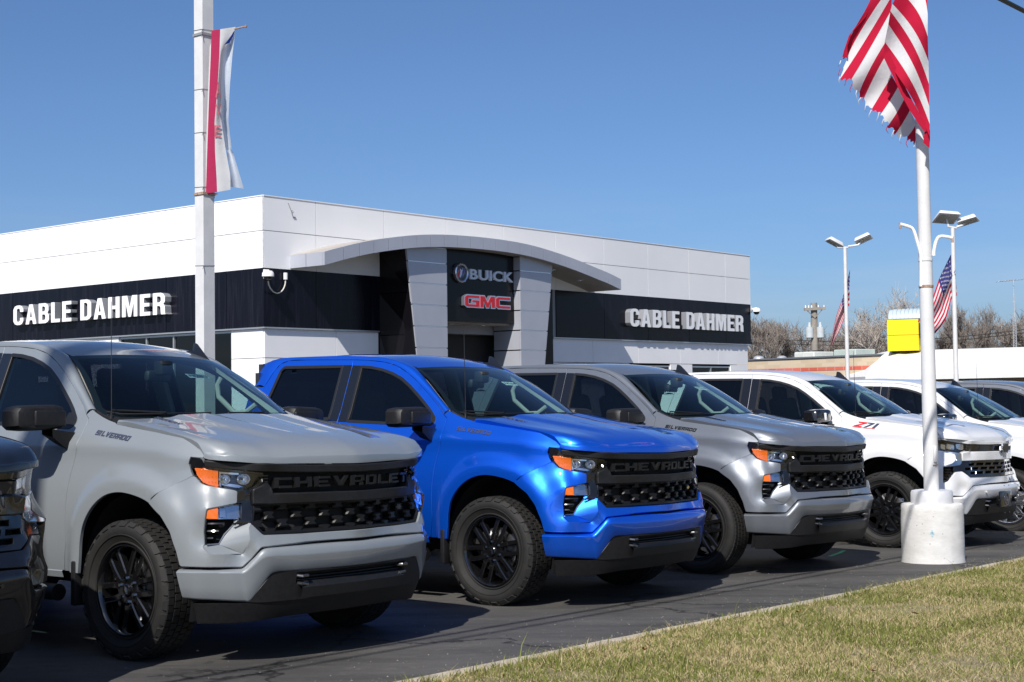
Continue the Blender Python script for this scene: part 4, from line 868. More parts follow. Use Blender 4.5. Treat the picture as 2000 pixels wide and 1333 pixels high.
def b_ltvent(mb):
    panel(mb, [(-1.02,.885),(-.87,.89),(-.88,.82),(-.965,.722),(-1.02,.705)], lambda u, z: FP(u, z, -.05), (1,-1,0), h=.06, skirt=False)
    for i, z in enumerate((.865,.835,.805,.775,.745)):
        us = np.linspace(-1.012, (-.875,-.878,-.90,-.925,-.95)[i], 6); mb.loft([FP(us, us * 0 + z - .010, -.04), FP(us, us * 0 + z + .004, -.010), FP(us, us * 0 + z + .010, -.03)])
def b_plate(mb): mb.rbox((1.045,-.20,.515), (.03,.33,.175), .010, 2); mb.rbox((1.0,-.20,.50), (.08,.10,.10), .01, 1)
def b_platering(mb):
    for r0, r1, d in ((.072,.060,.004),(.05,.044,.003),(.030,.012,.004)): mb.lathe([(r1,0),(r1,d),(r0,d),(r0,0)], 28, 'z', (0,0,0))
    for a in (-1, 1):
        for b in (-1, 1): mb.cyl((a * .145, b * .07, 0), (a * .145, b * .07, .005), .006, n=8)
def b_sensor(mb):
    for u, z in ((-.50,.60),(-.83,.50),(.50,.60),(.83,.50)):
        p = BF(np.array([u]), np.array([z]), .010)[0]; q = BF(np.array([u]), np.array([z]), .014)[0]; mb.cyl(p - (q - p), q, .012, n=12)
_TS = Matrix(((1,0,SLOPE*0,0),(0,1,0,0),(0,0,1,0),(0,0,0,1)))
def make_truck(label, loc, yaw, pm, front='wt', tyre='at', rim='rim_black', mirror='plastic', badge=None, bow='badge_chrome', antenna=True, sticker=None, dz=0.0, hoodbadge=None, badge2=False, plate=False, group=None):
    t = thing('pickup_truck', label, 'pickup truck', group=group or 'pickup trucks parked in a row')
    a = R(yaw); n = Vector((0, -SLOPE, 1)).normalized(); ax = Vector((1, 0, 0)); ay = n.cross(ax)
    T = Matrix((ax, ay, n)).transposed() @ Matrix.Rotation(a, 3, 'Z'); t.matrix_world = Matrix.Translation((loc[0], loc[1], gz(*loc) + dz)) @ T.to_4x4()
    P = MT[pm]; K = MT
    both('front_fender', 'front_fender', b_fender, P, t)
    for s in (False, True):
        d = part('door', 'front_door', b_fdoor, P, t, s); part('window_glass', 'front_window_glass', b_fglass, K['fglass'], d); part('window_seal', 'front_window_seal', b_fseal, K['seal'], d); part('pillar_cover', 'front_pillar_cover', b_fapp, K['gloss'], d); part('handle', 'front_handle', b_handle(-1.55), P, d); part('window_corner', 'window_corner', b_cheat, K['plastic'], d)
        d = part('door', 'rear_door', b_rdoor, P, t, s); part('window_glass', 'rear_window_glass', b_rglass, K['rglass'], d); part('window_seal', 'rear_window_seal', b_rseal, K['seal'], d); part('pillar_cover', 'rear_pillar_cover', b_rapp, K['gloss'], d); part('handle', 'rear_handle', b_handle(-2.62), P, d)
        m = part('mirror', 'mirror', b_mirror, K[mirror], t, s); part('mirror_arm', 'mirror_arm', b_marm, K['plastic'], m); part('mirror_glass', 'mirror_glass', b_mglass, K['chrome'], m)
        if mirror == 'plastic': part('mirror_cover', 'mirror_cover', b_mcap, K['plastic'], m)
        else: part('turn_lamp', 'turn_lamp', lambda mb: mb.rbox((-.598,-1.12,1.43), (.02,.038,.085), .008, 2), K['wlens'], m)
    both('roof_rail', 'roof_rail', b_cabtop, P, t, 50); both('cab_corner', 'cab_corner', b_quarter, P, t); part('roof', 'roof', b_roof, P, t, angle=50); part('hood', 'hood', b_hood, P, t)
    both('bed_side', 'bed_side', b_bed, P, t); part('bed_floor', 'bed_floor', b_bedfloor, K['plastic'], t); part('tailgate', 'tailgate', b_tailgate, P, t); part('rear_bumper', 'rear_bumper', b_rearbumper, P, t)
    ws = part('windshield', 'windshield', b_ws, K['ws'], t); part('glass_border', 'glass_border', b_frit, K['seal'], ws); part('wiper', 'wiper_a', b_wiper(-.70), K['seal'], ws); part('wiper', 'wiper_b', b_wiper(-.02), K['seal'], ws); part('rearview_mirror', 'rearview_mirror', b_rvm, K['dash'], ws)
    both('gap_shade_sheet', 'gap_shade_sheet', b_gapfill, K['shadowgap'], t); part('gap_shade_sheet', 'nose_shade_sheet', b_nosefill, K['shadowgap'], t); part('cowl', 'cowl', b_cowl, K['plastic'], t); part('roof_fin', 'roof_fin', b_fin, K['gloss'], t)
    if antenna: part('antenna', 'antenna', b_ant, K['seal'], t)
    # interior
    for y in (-.40, .40): part('seat', 'front_seat', b_seatf, K['seat'], t, loc=(0, y, 0))
    part('rear_seat', 'rear_seat', b_seatr, K['seat'], t); part('dashboard', 'dashboard', b_dash, K['dash'], t); part('steering_wheel', 'steering_wheel', b_wheelst, K['dash'], t); both('grab_handle', 'grab_handle', b_grab, K['trim'], t); both('pillar_trim', 'pillar_trim', b_pillars, K['trim'], t); both('pillar_trim', 'b_pillar_trim', b_bpillar, K['trim'], t); both('pillar_trim', 'c_pillar_trim', b_cpillar, K['dash'], t); part('headliner', 'headliner', b_headliner, K['liner'], t); bw = part('cab_back', 'cab_back', b_backwall, K['dash'], t); part('back_glass', 'back_glass', b_backglass, K['rglass'], bw); both('door_trim', 'door_trim', b_doortrim, K['dash'], t)
    # underside
    part('underbody', 'underbody', b_under, K['dark'], t); both('wheel_liner', 'wheel_liner', b_liner(0), K['dark'], t); both('wheel_liner', 'rear_wheel_liner', b_liner(-3.80), K['dark'], t); both('rocker', 'rocker', b_rocker, P, t); both('side_step', 'side_step', b_step, K['plastic'], t); both('mud_flap', 'mud_flap', b_flap, K['plastic'], t)
    # nose
    bp = part('front_bumper', 'front_bumper', b_bumper, P, t, angle=50); part('skid_panel', 'skid_panel', b_insert, K['plastic'], bp); part('air_dam', 'air_dam', b_dam, K['plastic'], bp); part('lower_grille', 'lower_grille', b_insbars, K['plastic'], bp); both('tow_hook', 'tow_hook', b_hook, K['hook'], bp)
    for q in bp.children:
        pass
    if front == 'wt':
        fa = part('fascia', 'fascia', b_fascia, P, t)
        for s in (False, True):
            part('facet', 'facet', b_facet, P, fa, s, angle=75); part('vent_trim', 'vent_trim', b_edge, K['steel'], fa, s); part('vent_back', 'vent_back', b_recess, K['dark'], fa, s)
            for i in range(3): part('slat', 'vent_slat_%d' % i, b_slat(i), K['gloss'], fa, s)
            h = part('headlight', 'headlight_housing', b_hl_base, K['gloss'], t, s); part('amber_reflector', 'amber_reflector', b_amber, K['amber'], h, angle=60); part('lamp_bowl', 'lamp_bowl', b_bowl, K['lampbase'], h); part('bulb', 'bulb', b_bulb, K['lampbase'], h); part('lens', 'headlight_lens', b_hl_lens, K['lens'], h); part('lamp_trim', 'lamp_trim', b_strip, K['gloss'], h)
            l = part('running_lamp', 'running_lamp', b_lowbase, K['lampbase'], t, s); part('lens', 'running_lens', b_lowclear, K['lens'], l); part('amber_reflector', 'running_amber', b_lowamber, K['amber'], l)
        g = part('grille', 'grille_back', b_gback, K['dark'], t); part('grille_bar', 'grille_top_bar', b_topbar, K['plastic'], g); part('grille_bar', 'grille_middle_bar', b_midbar, K['plastic'], g); part('grille_mesh', 'grille_mesh', b_honey, K['letter'], g); [part('louvre', 'grille_louvre', b_louvre, K['gloss'], g, sd, loc=(0, 0, q * .0165)) for sd in (False, True) for q in range(5)]
        for i, ch in enumerate('CHEVROLET'): part('letter', 'grille_letter_%d' % i, b_letter((i, ch)), K['letter'], g)
        p = FP(np.array([.475]), np.array([.850]), .0)[0]; e = part('emblem', 'grille_emblem', bowtie(.062), K[bow], g, loc=tuple(p)); e.rotation_euler = (R(90), 0, R(90 + 14))
        if bow != 'badge_gold': e2 = part('emblem_face', 'grille_emblem_face', bowtie(.050, .010), K['badge_black'], g, loc=tuple(p)); e2.rotation_euler = (R(90), 0, R(90 + 14))
    else:
        fa = part('fascia', 'fascia_b', b_lfascia, P, t)
        for s in (False, True):
            part('vent', 'corner_vent', b_ltvent, K['gloss'], fa, s)
            h = part('headlight', 'headlight_housing_b', b_lthlbase, K['gloss'], t, s); part('lamp_bowl', 'lamp_bowl_b', b_lthlbowl, K['lampbase'], h); part('lens', 'headlight_lens_b', b_lthl, K['lens'], h); part('lamp_trim', 'lamp_trim_b', b_ltchrome, K['rim_silver'] if pm != 'black' else K['lampbase'], h)
        g = part('grille', 'grille_back', b_gback, K['dark'], t); part('grille_bar', 'grille_lt_top', ltgrille('top'), P, g); part('grille_panel', 'grille_lt_upper', ltgrille('upper'), K['gloss'], g); part('grille_bar', 'grille_lt_bar', ltgrille('bar'), P, g); part('grille_mesh', 'grille_lt_mesh', b_ltlower, K['gloss'], g)
        p = FP(np.array([0.]), np.array([1.060]), .004)[0]; e = part('emblem', 'grille_emblem_b', bowtie(.30, .02), K['chrome'], g, loc=tuple(p)); e.rotation_euler = (R(90), 0, R(90)); e2 = part('emblem_face', 'grille_emblem_face_b', bowtie(.25, .024), K['badge_black'], g, loc=tuple(p)); e2.rotation_euler = (R(90), 0, R(90))
        part('parking_sensor', 'parking_sensor', b_sensor, P, bp)
    # wheels
    for x in (0, -3.745):
        for s in (False, True):
            wv = part('wheel', 'wheel_rim', b_rim, K[rim], t, s, loc=(x, -.858 if not s else .858, .41)); part('tyre', 'tyre_' + tyre, b_tyre(tyre), K['rubber'], wv); part('brake_disc', 'brake_disc', b_disc, K['steel'], wv); part('hub_cap', 'hub_cap', b_cap, K[rim], wv); part('hub_emblem', 'hub_emblem', b_capbow, K['chrome'], wv)
            for i in range(6): q = R(30 + 22) + i * math.pi / 3; part('lug_nut', 'lug_nut', b_lug, K['chrome'], wv, loc=(.070 * math.sin(q), 0, .070 * math.cos(q)))
    if badge: part('badge', 'side_badge', b_blocktext('SILVERADO', -.388, -.035, 1.330, 1.289, .029, .25), K[badge], t)
    if badge2: part('badge', 'offroad_badge_red', b_offroad(0), K['badge_red'], t); part('badge', 'offroad_badge_silver', b_offroad(1), K['badge_chrome'], t)
    if plate: pl_ = part('plate_bracket', 'plate_bracket', b_plate, K['gloss'], bp); part('plate_ring', 'plate_ring', b_platering, K['badge_chrome'], pl_, loc=(1.061,-.20,.515), rot=(0, R(90), 0))
    if hoodbadge: part('hood_badge', 'hood_badge', b_hoodbadge, K[hoodbadge], t)
    if sticker: s = part('sticker', 'window_sticker', b_sticker, K['sticker'], ws); part('sticker_text', 'sticker_text_' + sticker, sticker_text(sticker), K['ink'], ws)
    return t
# ------------------------------------------------------------------ dealership building
BC = Vector((-5.07, 29.919, 0)); BR = Vector((.643, .766, 0)).normalized(); BL = Vector((-.766, .643, 0)).normalized()
BG = gz(0, 30)
def rw(s, e, z): return BC + BR * s - BL * e + Vector((0, 0, z))          # right wall: along, out, up
def lw(t, e, z): return BC + BL * t - BR * e + Vector((0, 0, z))          # left wall
B_white = noisy('white_cladding', (.79,.795,.80), (.83,.83,.835), .5, .42, detail=3, spec=.4)
B_white2 = noisy('painted_wall', (.80,.80,.81), (.85,.85,.855), .8, .6, detail=3)
def streaky(name, c1, c2, rough):
    m = noisy(name, c1, c2, 2.2, rough, 6, lo=.50, hi=.78, stretch=(6,6,.35), spec=.22); return m
B_black = streaky('black_cladding', (.004,.004,.009), (.016,.016,.024), .25)
B_black2 = mat('black_gloss_cladding', (.005,.0045,.006), .2, spec=.25)
B_silver = noisy('silver_cladding', (.43,.445,.50), (.48,.495,.55), .7, .42, metal=.35, detail=3)
B_joint = mat('panel_joint', (.30,.31,.33), .8); B_jointd = mat('dark_joint', (.02,.02,.02), .9); B_rail = mat('bright_rail', (.80,.82,.86), .25, .6)
B_glass = glass('window_pane', (.10,.14,.14)); B_frame = mat('aluminium_frame', (.52,.54,.56), .35, .7); B_soffit = noisy('soffit', (.34,.31,.28), (.40,.37,.33), 2, .7)
bld = thing('dealership_building', 'long white and black dealership showroom behind the pickups with arched grey entrance canopy', 'building', tuple(BC + Vector((0,0,BG))))
bld_inv = Matrix.Translation(-(BC + Vector((0,0,BG))))
def bpart(name, mb, m, parent=None, angle=35, smooth=False):
    if parent is None or parent is bld: mb.v = [tuple(bld_inv @ Vector(p)) for p in mb.v]; return mb.build(name, m, bld, angle, smooth)
    o = mb.build(name, m, None, angle, smooth); o.data.transform(bld_inv); o.parent = parent; return o
def slab(f, a0, a1, e0, e1, z0, z1):
    mb = MB(); mb.add([f(a, e, z) for z in (z0, z1) for a, e in ((a0,e1),(a1,e1),(a1,e0),(a0,e0))], [(3,2,1,0),(4,5,6,7),(0,1,5,4),(1,2,6,5),(2,3,7,6),(3,0,4,7)])
    if f is lw: mb.f = [q[::-1] for q in mb.f]
    return mb
L_END = 22.0; R_END = 19.25
def block(a0, a1, z0, z1, ins=0.0):
    mb = MB(); P = [BC + BR * a + BL * b for a, b in ((ins, ins), (R_END - ins, ins), (R_END - ins, L_END), (ins, L_END))]
    mb.add([p + Vector((0,0,z)) for z in (z0, z1) for p in P], [(3,2,1,0),(4,5,6,7),(0,1,5,4),(1,2,6,5),(2,3,7,6),(3,0,4,7)]); return mb
bpart('core', block(0, 0, 2.80, 5.47, .035), B_joint)
zt, zm, zb, zk, zs = 5.493, 4.782, 4.010, 2.80, 2.162
jr = [0, 1.44, 3.48, 5.54, 7.60, 9.66, 11.73, 13.78, 15.84, 17.82, R_END]; jl = [0, 1.2, 3.27, 5.32, 7.37, 9.43, 11.49, 13.55, 15.6, 17.66, 19.7, L_END]
G_ = .007
for f, js in ((rw, jr), (lw, jl)):
    for k in range(len(js) - 1):
        a0, a1 = js[k] + (G_ if k else (0 if f is rw else .0015)), js[k + 1] - (G_ if k < len(js) - 2 else 0)
        for z0, z1 in ((zm + G_, zt), (zb, zm - G_)):
            bpart('cladding_panel', slab(f, a0, a1, -.034, 0, z0, z1), B_white)
        if f is rw and js[k] >= 3.3 and js[k + 1] <= 9.7: continue
        bpart('band_panel', slab(f, a0 + (0 if k else .0), a1, -.034, -.006 + .0, zk, zb - .004), B_black)
bpart('parapet_cap', slab(rw, -.0, R_END, -.3, .012, zt, zt + .02), B_white); bpart('parapet_cap', slab(lw, 0.014, L_END, -.3, .012, zt, zt + .02), B_white)
for f, e_ in ((rw, R_END), (lw, L_END)):                                  # light trim under the black band
    for a0, a1 in (((0.002, 3.32), (9.53, e_)) if f is rw else ((0.004, e_),)): bpart('band_trim', slab(f, a0, a1, -.10, .004, zk - .035, zk - .003), B_frame)
# lower walls, set back
EB = -.05
def lower(f, js, holes=()):
    for k in range(len(js) - 1):
        a0, a1 = js[k] + G_, js[k + 1] - G_
        for z0, z1 in ((zs + G_, zk - .04), (BG - .2, zs - G_)):
            segs = [(a0, a1)]
            for h0, h1, hz0, hz1 in holes:
                if hz0 < z1 and hz1 > z0: segs = [q for s in segs for q in ((s[0], min(s[1], h0)), (max(s[0], h1), s[1])) if q[1] - q[0] > .02]
            for s in segs: bpart('wall_panel', slab(f, s[0], s[1], EB - .04, EB, z0, z1), B_white2)
lower(rw, [-EB, 2.05, 3.33])
RW_WIN = [(12.9, 14.9, .9, 2.115), (16.02, 18.12, .9, 2.115)]
lower(rw, [9.53, 11.26, 13.33, 15.40, 17.42, 19.12], RW_WIN)
LW_WIN = (1.11, 5.10, -.2, 2.755)
lower(lw, [-EB + .041, 1.11], [])
lower(lw, [5.10, 7.37, 9.43, 11.49, 13.55, 15.6, 17.66, 19.7, L_END], [])
bpart('core', block(0, 0, BG - .3, 2.79, .40), mat('interior_dark', (.035,.035,.034), .9))
def window(f, a0, a1, z0, z1, mull, e=EB - .03):
    mb = MB(); fr = .045
    for b0, b1, c0, c1 in ((a0, a1, z1 - fr, z1), (a0, a1, z0, z0 + fr), (a0, a0 + fr, z0 + fr, z1 - fr), (a1 - fr, a1, z0 + fr, z1 - fr)): q = slab(f, b0, b1, e - .08, e, c0, c1); mb.add(q.v, q.f)
    for m_ in mull: q = slab(f, m_ - fr / 2, m_ + fr / 2, e - .08, e - .002, z0 + fr, z1 - fr); mb.add(q.v, q.f)
    w_ = bpart('window', mb, B_frame); ed = [a0 + fr] + list(mull) + [a1 - fr]
    for k in range(len(ed) - 1):
        q = MB(); P = [f(x, e - .04, z) for x, z in ((ed[k], z0 + fr), (ed[k + 1], z0 + fr), (ed[k + 1], z1 - fr), (ed[k], z1 - fr))]; q.add(P if f is rw else P[::-1], [(0,1,2,3)]); bpart('pane', q, B_glass, w_)
    return w_
window(lw, LW_WIN[0], LW_WIN[1], LW_WIN[2], LW_WIN[3], [2.13, 3.12, 4.10])
for h0, h1, z0, z1 in RW_WIN: window(rw, h0, h1, z0, z1, [(h0 + h1) / 2])
# ---- entrance: black side walls, tapering silver columns, sign panel, doors
def poly_rw(P, e0, e1):
    """polygon in (s, z), thick from e0 (back) to e1 (front)"""
    mb = MB(); n = len(P); V = [rw(s, e1, z) for s, z in P] + [rw(s, e0, z) for s, z in P]
    mb.add(V, [tuple(range(n)), tuple(range(2 * n - 1, n - 1, -1))] + [(i, n + i, n + (i + 1) % n, (i + 1) % n) for i in range(n)]); return mb
for a0, a1 in ((3.34, 4.0), (8.0, 9.52)): bpart('black_wall', slab(rw, a0, a1, -.2, -.006, BG - .2, zb - .004), B_black2)
bpart('portal_core', poly_rw([(3.42, 4.53), (3.70, BG - .1), (4.60, BG - .1), (4.60, 4.60)], -.02, .815), B_black2)
bpart('portal_core', poly_rw([(7.23, 4.60), (7.23, BG - .1), (8.02, BG - .1), (8.40, 4.53)], -.02, .815), B_black2)
lvl = [4.66, 4.32, 3.845, 3.37, 2.895, 2.42, 1.945, 1.47, .995, .52, .045, BG]
def le(z): return 3.33 + (4.54 - z) * .132
def re_(z): return 8.46 - (4.54 - z) * .142
for z1, z0 in zip(lvl[:-1], lvl[1:]):
    g = .028
    bpart('column_panel', poly_rw([(le(z1), z1 - g), (le(z0), z0), (4.62, z0), (4.62, z1 - g)], .80, .85), B_silver)
    bpart('column_panel', poly_rw([(7.21, z1 - g), (7.21, z0), (re_(z0), z0), (re_(z1), z1 - g)], .80, .85), B_silver)
    bpart('column_rail', poly_rw([(le(z1) + .02, z1 - .002), (le(z1) + .03, z1 - g + .004), (4.60, z1 - g + .004), (4.60, z1 - .002)], .80, .842), B_rail)
    bpart('column_rail', poly_rw([(7.23, z1 - .002), (7.23, z1 - g + .004), (re_(z1) - .03, z1 - g + .004), (re_(z1) - .02, z1 - .002)], .80, .842), B_rail)
    # inner returns of the columns and the black outer flank
    q = MB(); q.add([rw(7.208, .80, z0), rw(7.208, .80, z1 - g), rw(7.208, -.0, z1 - g), rw(7.208, -.0, z0)], [(0,1,2,3)]); bpart('return_panel', q, B_silver)
q = MB()
for z1, z0 in ((4.54, 3.63), (3.615, 2.70), (2.685, BG)): q = MB(); q.add([rw(le(z0), .80, z0), rw(le(z1), .80, z1), rw(3.335, -.006, z1), rw(3.335, -.006, z0)], [(0,1,2,3)]); bpart('flank_panel', q, B_black2)
bpart('sign_panel', slab(rw, 4.625, 7.205, .50, .65, 3.04, 4.70), B_black2)
bpart('entrance_soffit', slab(rw, 4.625, 7.205, -.6, .499, 3.0, 3.04), B_soffit)
for s in (5.35, 6.45):
    q = MB(); c = rw(s, .28, 2.998); q.cyl(c, c + Vector((0,0,-.012)), .07, n=16); bpart('downlight', q, B_rail)
bpart('transom', slab(rw, 4.625, 7.20, -.62, -.56, 2.72, 2.999), B_black2)
mb = MB()
for a0, a1, z0, z1 in ((4.63, 7.19, 2.64, 2.719), (4.63, 4.70, BG, 2.64), (5.62, 5.70, BG, 2.64), (5.88, 5.96, BG, 2.64), (6.60, 6.68, BG, 2.64), (7.12, 7.19, BG, 2.64)): q = slab(rw, a0, a1, -.60, -.54, z0, z1); mb.add(q.v, q.f)
dr = bpart('entrance_door', mb, B_frame)
for a0, a1 in ((4.70,5.62),(5.70,5.88),(5.96,6.60),(6.68,7.12)):
    q = MB(); q.add([rw(a0, -.57, BG), rw(a1, -.57, BG), rw(a1, -.57, 2.64), rw(a0, -.57, 2.64)], [(0,1,2,3)]); bpart('pane', q, B_glass, dr)
# ---- arched canopy
ct = cr_spline([(.71,4.31),(1.32,4.47),(1.92,4.61),(2.6,4.735),(3.46,4.86),(4.35,4.935),(5.1,4.962),(5.9,4.97),(6.7,4.955),(7.44,4.91),(8.3,4.81),(9.18,4.675),(10.1,4.50),(10.54,4.415),(11.05,4.29)], 6)
def ctop(s): return float(np.interp(s, ct[:,0], ct[:,1]))
S_ = np.linspace(.71, 11.05, 48); mb = MB(); th_ = .275
mb.loft([[rw(s, -.04, ctop(s)) for s in S_], [rw(s, 1.0, ctop(s)) for s in S_]]); can = bpart('canopy', mb, B_soffit, angle=60, smooth=True)
q = MB(); q.loft([[rw(s, 1.0, ctop(s) - th_) for s in S_], [rw(s, -.04, ctop(s) - th_) for s in S_]]); bpart('canopy_soffit', q, B_soffit, can, 60, True)
edges = [.71, 1.25, 1.71] + [2.13 + .441 * k for k in range(20)] + [11.05]
for a, b in zip(edges[:-1], edges[1:]):
    ss = np.linspace(a + .006, b - .006, 4); P = [(s, ctop(s) - th_) for s in ss] + [(s, ctop(s)) for s in ss[::-1]]
    bpart('canopy_panel', poly_rw(P, .985, 1.05), B_silver, can)
for s, fl in ((.71, 0), (11.05, 1)):
    for e0, e1 in ((-.02, .49), (.50, 1.0)):
        q = MB(); P = [rw(s, e0, ctop(s) - th_), rw(s, e1, ctop(s) - th_), rw(s, e1, ctop(s)), rw(s, e0, ctop(s))]; q.add(P[::-1] if fl else P, [(3,2,1,0)]); bpart('canopy_panel', q, B_silver, can)
for s in (1.6, 2.7, 8.9, 10.0):
    q = MB(); z = ctop(s) - th_; c = rw(s, .52, z - .004); q.lathe([(.085,0),(.085,-.012),(.06,-.016),(.055,.0)], 18, 'z', tuple(c)); bpart('downlight', q, B_rail, can)
# ---- raised letters
M_let = mat('sign_letter_white', (.82,.83,.84), .35); M_shaded_side = mat('sign_letter_shaded_return', (.30,.31,.34), .35, .3)  # metallic grey letter sides, with their shade darkened into the colour
def frame_rw(s, e, z): X = BR; Z = Vector((0,0,1)); N_ = -BL; m = Matrix((X, Z, N_)).transposed().to_4x4(); m.translation = rw(s, e, z); return m
def frame_lw(t, e, z): X = -BL; Z = Vector((0,0,1)); N_ = -BR; m = Matrix((X, Z, N_)).transposed().to_4x4(); m.translation = lw(t, e, z); return m
GL = {'C':(.56,[[(.56,.66),(.56,.80),(.48,.95),(.36,1),(.20,1),(.08,.95),(0,.80),(0,.20),(.08,.05),(.20,0),(.36,0),(.48,.05),(.56,.20),(.56,.36),(.37,.36),(.37,.22),(.32,.16),(.24,.16),(.19,.22),(.19,.78),(.24,.84),(.32,.84),(.37,.78),(.37,.66)]]),
 'A':(.60,[[(0,0),(.19,0),(.225,.2),(.375,.2),(.41,0),(.60,0),(.40,1),(.20,1)],[(.25,.35),(.35,.35),(.30,.74)]]),
 'B':(.55,[[(0,0),(.36,0),(.48,.05),(.55,.15),(.55,.40),(.47,.52),(.53,.62),(.53,.84),(.46,.95),(.36,1),(0,1)],[(.19,.16),(.31,.16),(.36,.21),(.36,.39),(.31,.44),(.19,.44)],[(.19,.59),(.30,.59),(.345,.64),(.345,.79),(.30,.84),(.19,.84)]]),
 'L':(.46,[[(0,0),(.46,0),(.46,.17),(.19,.17),(.19,1),(0,1)]]),
 'E':(.48,[[(0,0),(.48,0),(.48,.17),(.19,.17),(.19,.42),(.44,.42),(.44,.58),(.19,.58),(.19,.83),(.48,.83),(.48,1),(0,1)]]),
 'D':(.55,[[(0,0),(.34,0),(.46,.05),(.55,.17),(.55,.83),(.46,.95),(.34,1),(0,1)],[(.19,.16),(.30,.16),(.36,.22),(.36,.78),(.30,.84),(.19,.84)]]),
 'H':(.55,[[(0,0),(.19,0),(.19,.42),(.36,.42),(.36,0),(.55,0),(.55,1),(.36,1),(.36,.58),(.19,.58),(.19,1),(0,1)]]),
 'M':(.72,[[(0,0),(.17,0),(.17,.66),(.30,0),(.42,0),(.55,.66),(.55,0),(.72,0),(.72,1),(.47,1),(.36,.45),(.25,1),(0,1)]]),
 'R':(.57,[[(0,0),(.19,0),(.19,.40),(.28,.40),(.34,.36),(.36,.05),(.38,0),(.58,0),(.55,.06),(.54,.38),(.47,.48),(.54,.57),(.55,.82),(.47,.95),(.36,1),(0,1)],[(.19,.56),(.30,.56),(.36,.62),(.36,.78),(.30,.84),(.19,.84)]])}
def block_sign(label, text, frame, h, total, depth, gap=.12, space=.34):
    t = thing('wall_sign', label, 'sign', tuple(frame.translation)); f3 = frame.to_3x3(); tot = sum(space if c == ' ' else GL[c][0] + gap for c in text) - gap; k = total / tot; x = 0.
    for c in text:
        if c == ' ': x += space * k; continue
        w_, loops = GL[c]; Ls = [rounded(np.array(l) * [k, h] + [x, 0], .012, 2) for l in loops]; V = np.vstack(Ls); E = []; o = 0; mb = MB(); P = lambda q, d: f3 @ Vector((float(q[0]), float(q[1]), d))
        for l in Ls: E += [(o + i, o + (i + 1) % len(l)) for i in range(len(l))]; o += len(l)
        V2, _, F_, *_x = delaunay_2d_cdt([Vector(p) for p in V], E, [], 0, 1e-7); V2 = np.array([tuple(v) for v in V2]); cen = np.array([V2[list(f)].mean(0) for f in F_]); kk = inpoly(cen, Ls[0])
        for l in Ls[1:]: kk &= ~inpoly(cen, l)
        mb.add([P(v, depth) for v in V2], [tuple(f) for f, g in zip(F_, kk) if g], 0)
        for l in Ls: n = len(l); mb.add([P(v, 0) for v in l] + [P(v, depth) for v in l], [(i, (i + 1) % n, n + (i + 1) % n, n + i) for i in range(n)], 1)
        mb.build('letter', [M_let, M_shaded_side], t, 30, False); x += (w_ + gap) * k
    return t
def sign(name, label, text, frame, h, total, depth, m, xs=.58, gap=.18, space=.55, offset=.022, group=None, shear=0.):
    W_, _k = word(text, h, frame, xs, gap, space, depth, offset, shear, total)
    t = thing(name, label, 'sign', tuple(frame.translation), group=group)
    for ch, mb in W_:
        mb.v = [tuple(Vector(p) - frame.translation) for p in mb.v]; o = mb.build('letter', m, t, 30, False); nz = frame.col[2].to_3d()
        if depth > .1: o.data.materials.append(M_shaded_side); o.data.polygons.foreach_set('material_index', [0 if abs(p.normal.dot(nz)) > .9 else 1 for p in o.data.polygons])
    return t
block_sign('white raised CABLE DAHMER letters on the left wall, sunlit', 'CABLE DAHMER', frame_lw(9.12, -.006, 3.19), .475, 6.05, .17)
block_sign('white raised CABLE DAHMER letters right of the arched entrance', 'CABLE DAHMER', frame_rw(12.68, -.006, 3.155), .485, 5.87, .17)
M_chr = mat('sign_chrome', (.62,.66,.74), .22, .85); M_red = mat('sign_red', (.50,.015,.025), .35); M_pale = mat('sign_pale', (.62,.68,.76), .4)
bs = sign('brand_sign', 'pale BUICK letters with a round shield badge on the black entrance panel', 'BUICK', frame_rw(5.58, .651, 4.035), .235, 1.56, .05, M_pale, .95, .12, .4, .025)
o_ = rw(5.60, .651, 4.035)
mb = MB(); c = rw(5.28, .66, 4.15) - o_; X = BR; Z = Vector((0,0,1)); Nn = -BL
def disc(mb, c, r0, r1, d0, d1, n=32, k=1.0):
    V = [];
    for r_, d in ((r0, d0), (r1, d1)):
        for i in range(n): t = 2 * math.pi * i / n; V.append(c + X * (r_ * math.cos(t) * k) + Z * (r_ * math.sin(t)) + Nn * d)
    mb.add(V, [(i, (i + 1) % n, n + (i + 1) % n, n + i) for i in range(n)])
disc(mb, c, .225, .225, 0, .07); disc(mb, c, .225, .205, .07, .09); disc(mb, c, .205, .175, .09, .07); disc(mb, c, .175, .175, .07, .03); mb.build('badge_ring', M_chr, bs)
mb = MB(); disc(mb, c, .175, .001, .03, .03); mb.build('badge_face', mat('badge_dark', (.05,.05,.06), .3), bs)
for k, m_ in ((-1, M_red), (0, M_pale), (1, mat('badge_blue', (.04,.05,.28), .3))):      # three slanting shields
    P = [(-.05,.085),(.005,.055),(.05,.085),(.045,-.02),(.0,-.10),(-.045,-.03)]; mb = MB()
    V = [c + X * (x * .72 + k * .078 + y * .25) + Z * (y + k * .028) + Nn * (.05) for x, y in P] + [c + X * (x * .95 + k * .078 + y * .25) + Z * (y * 1.15 + k * .028) + Nn * .028 for x, y in P]
    mb.add(V, [tuple(range(5,-1,-1))] + [(i, (i + 1) % 6, 6 + (i + 1) % 6, 6 + i) for i in range(6)]); o = mb.build('shield', m_, bs); 
    mb = MB(); V2 = [c + X * (x * .95 + k * .078 + y * .25) + Z * (y * 1.15 + k * .028) + Nn * .046 for x, y in P]
    mb.add(V2, [tuple(range(5,-1,-1))]); mb.build('shield_rim', M_chr, bs)
gs = thing('brand_sign', 'red GMC letters with silver outlines on the black entrance panel', 'sign', tuple(rw(5.32, .651, 3.38)))
og = rw(5.32, .651, 3.38)
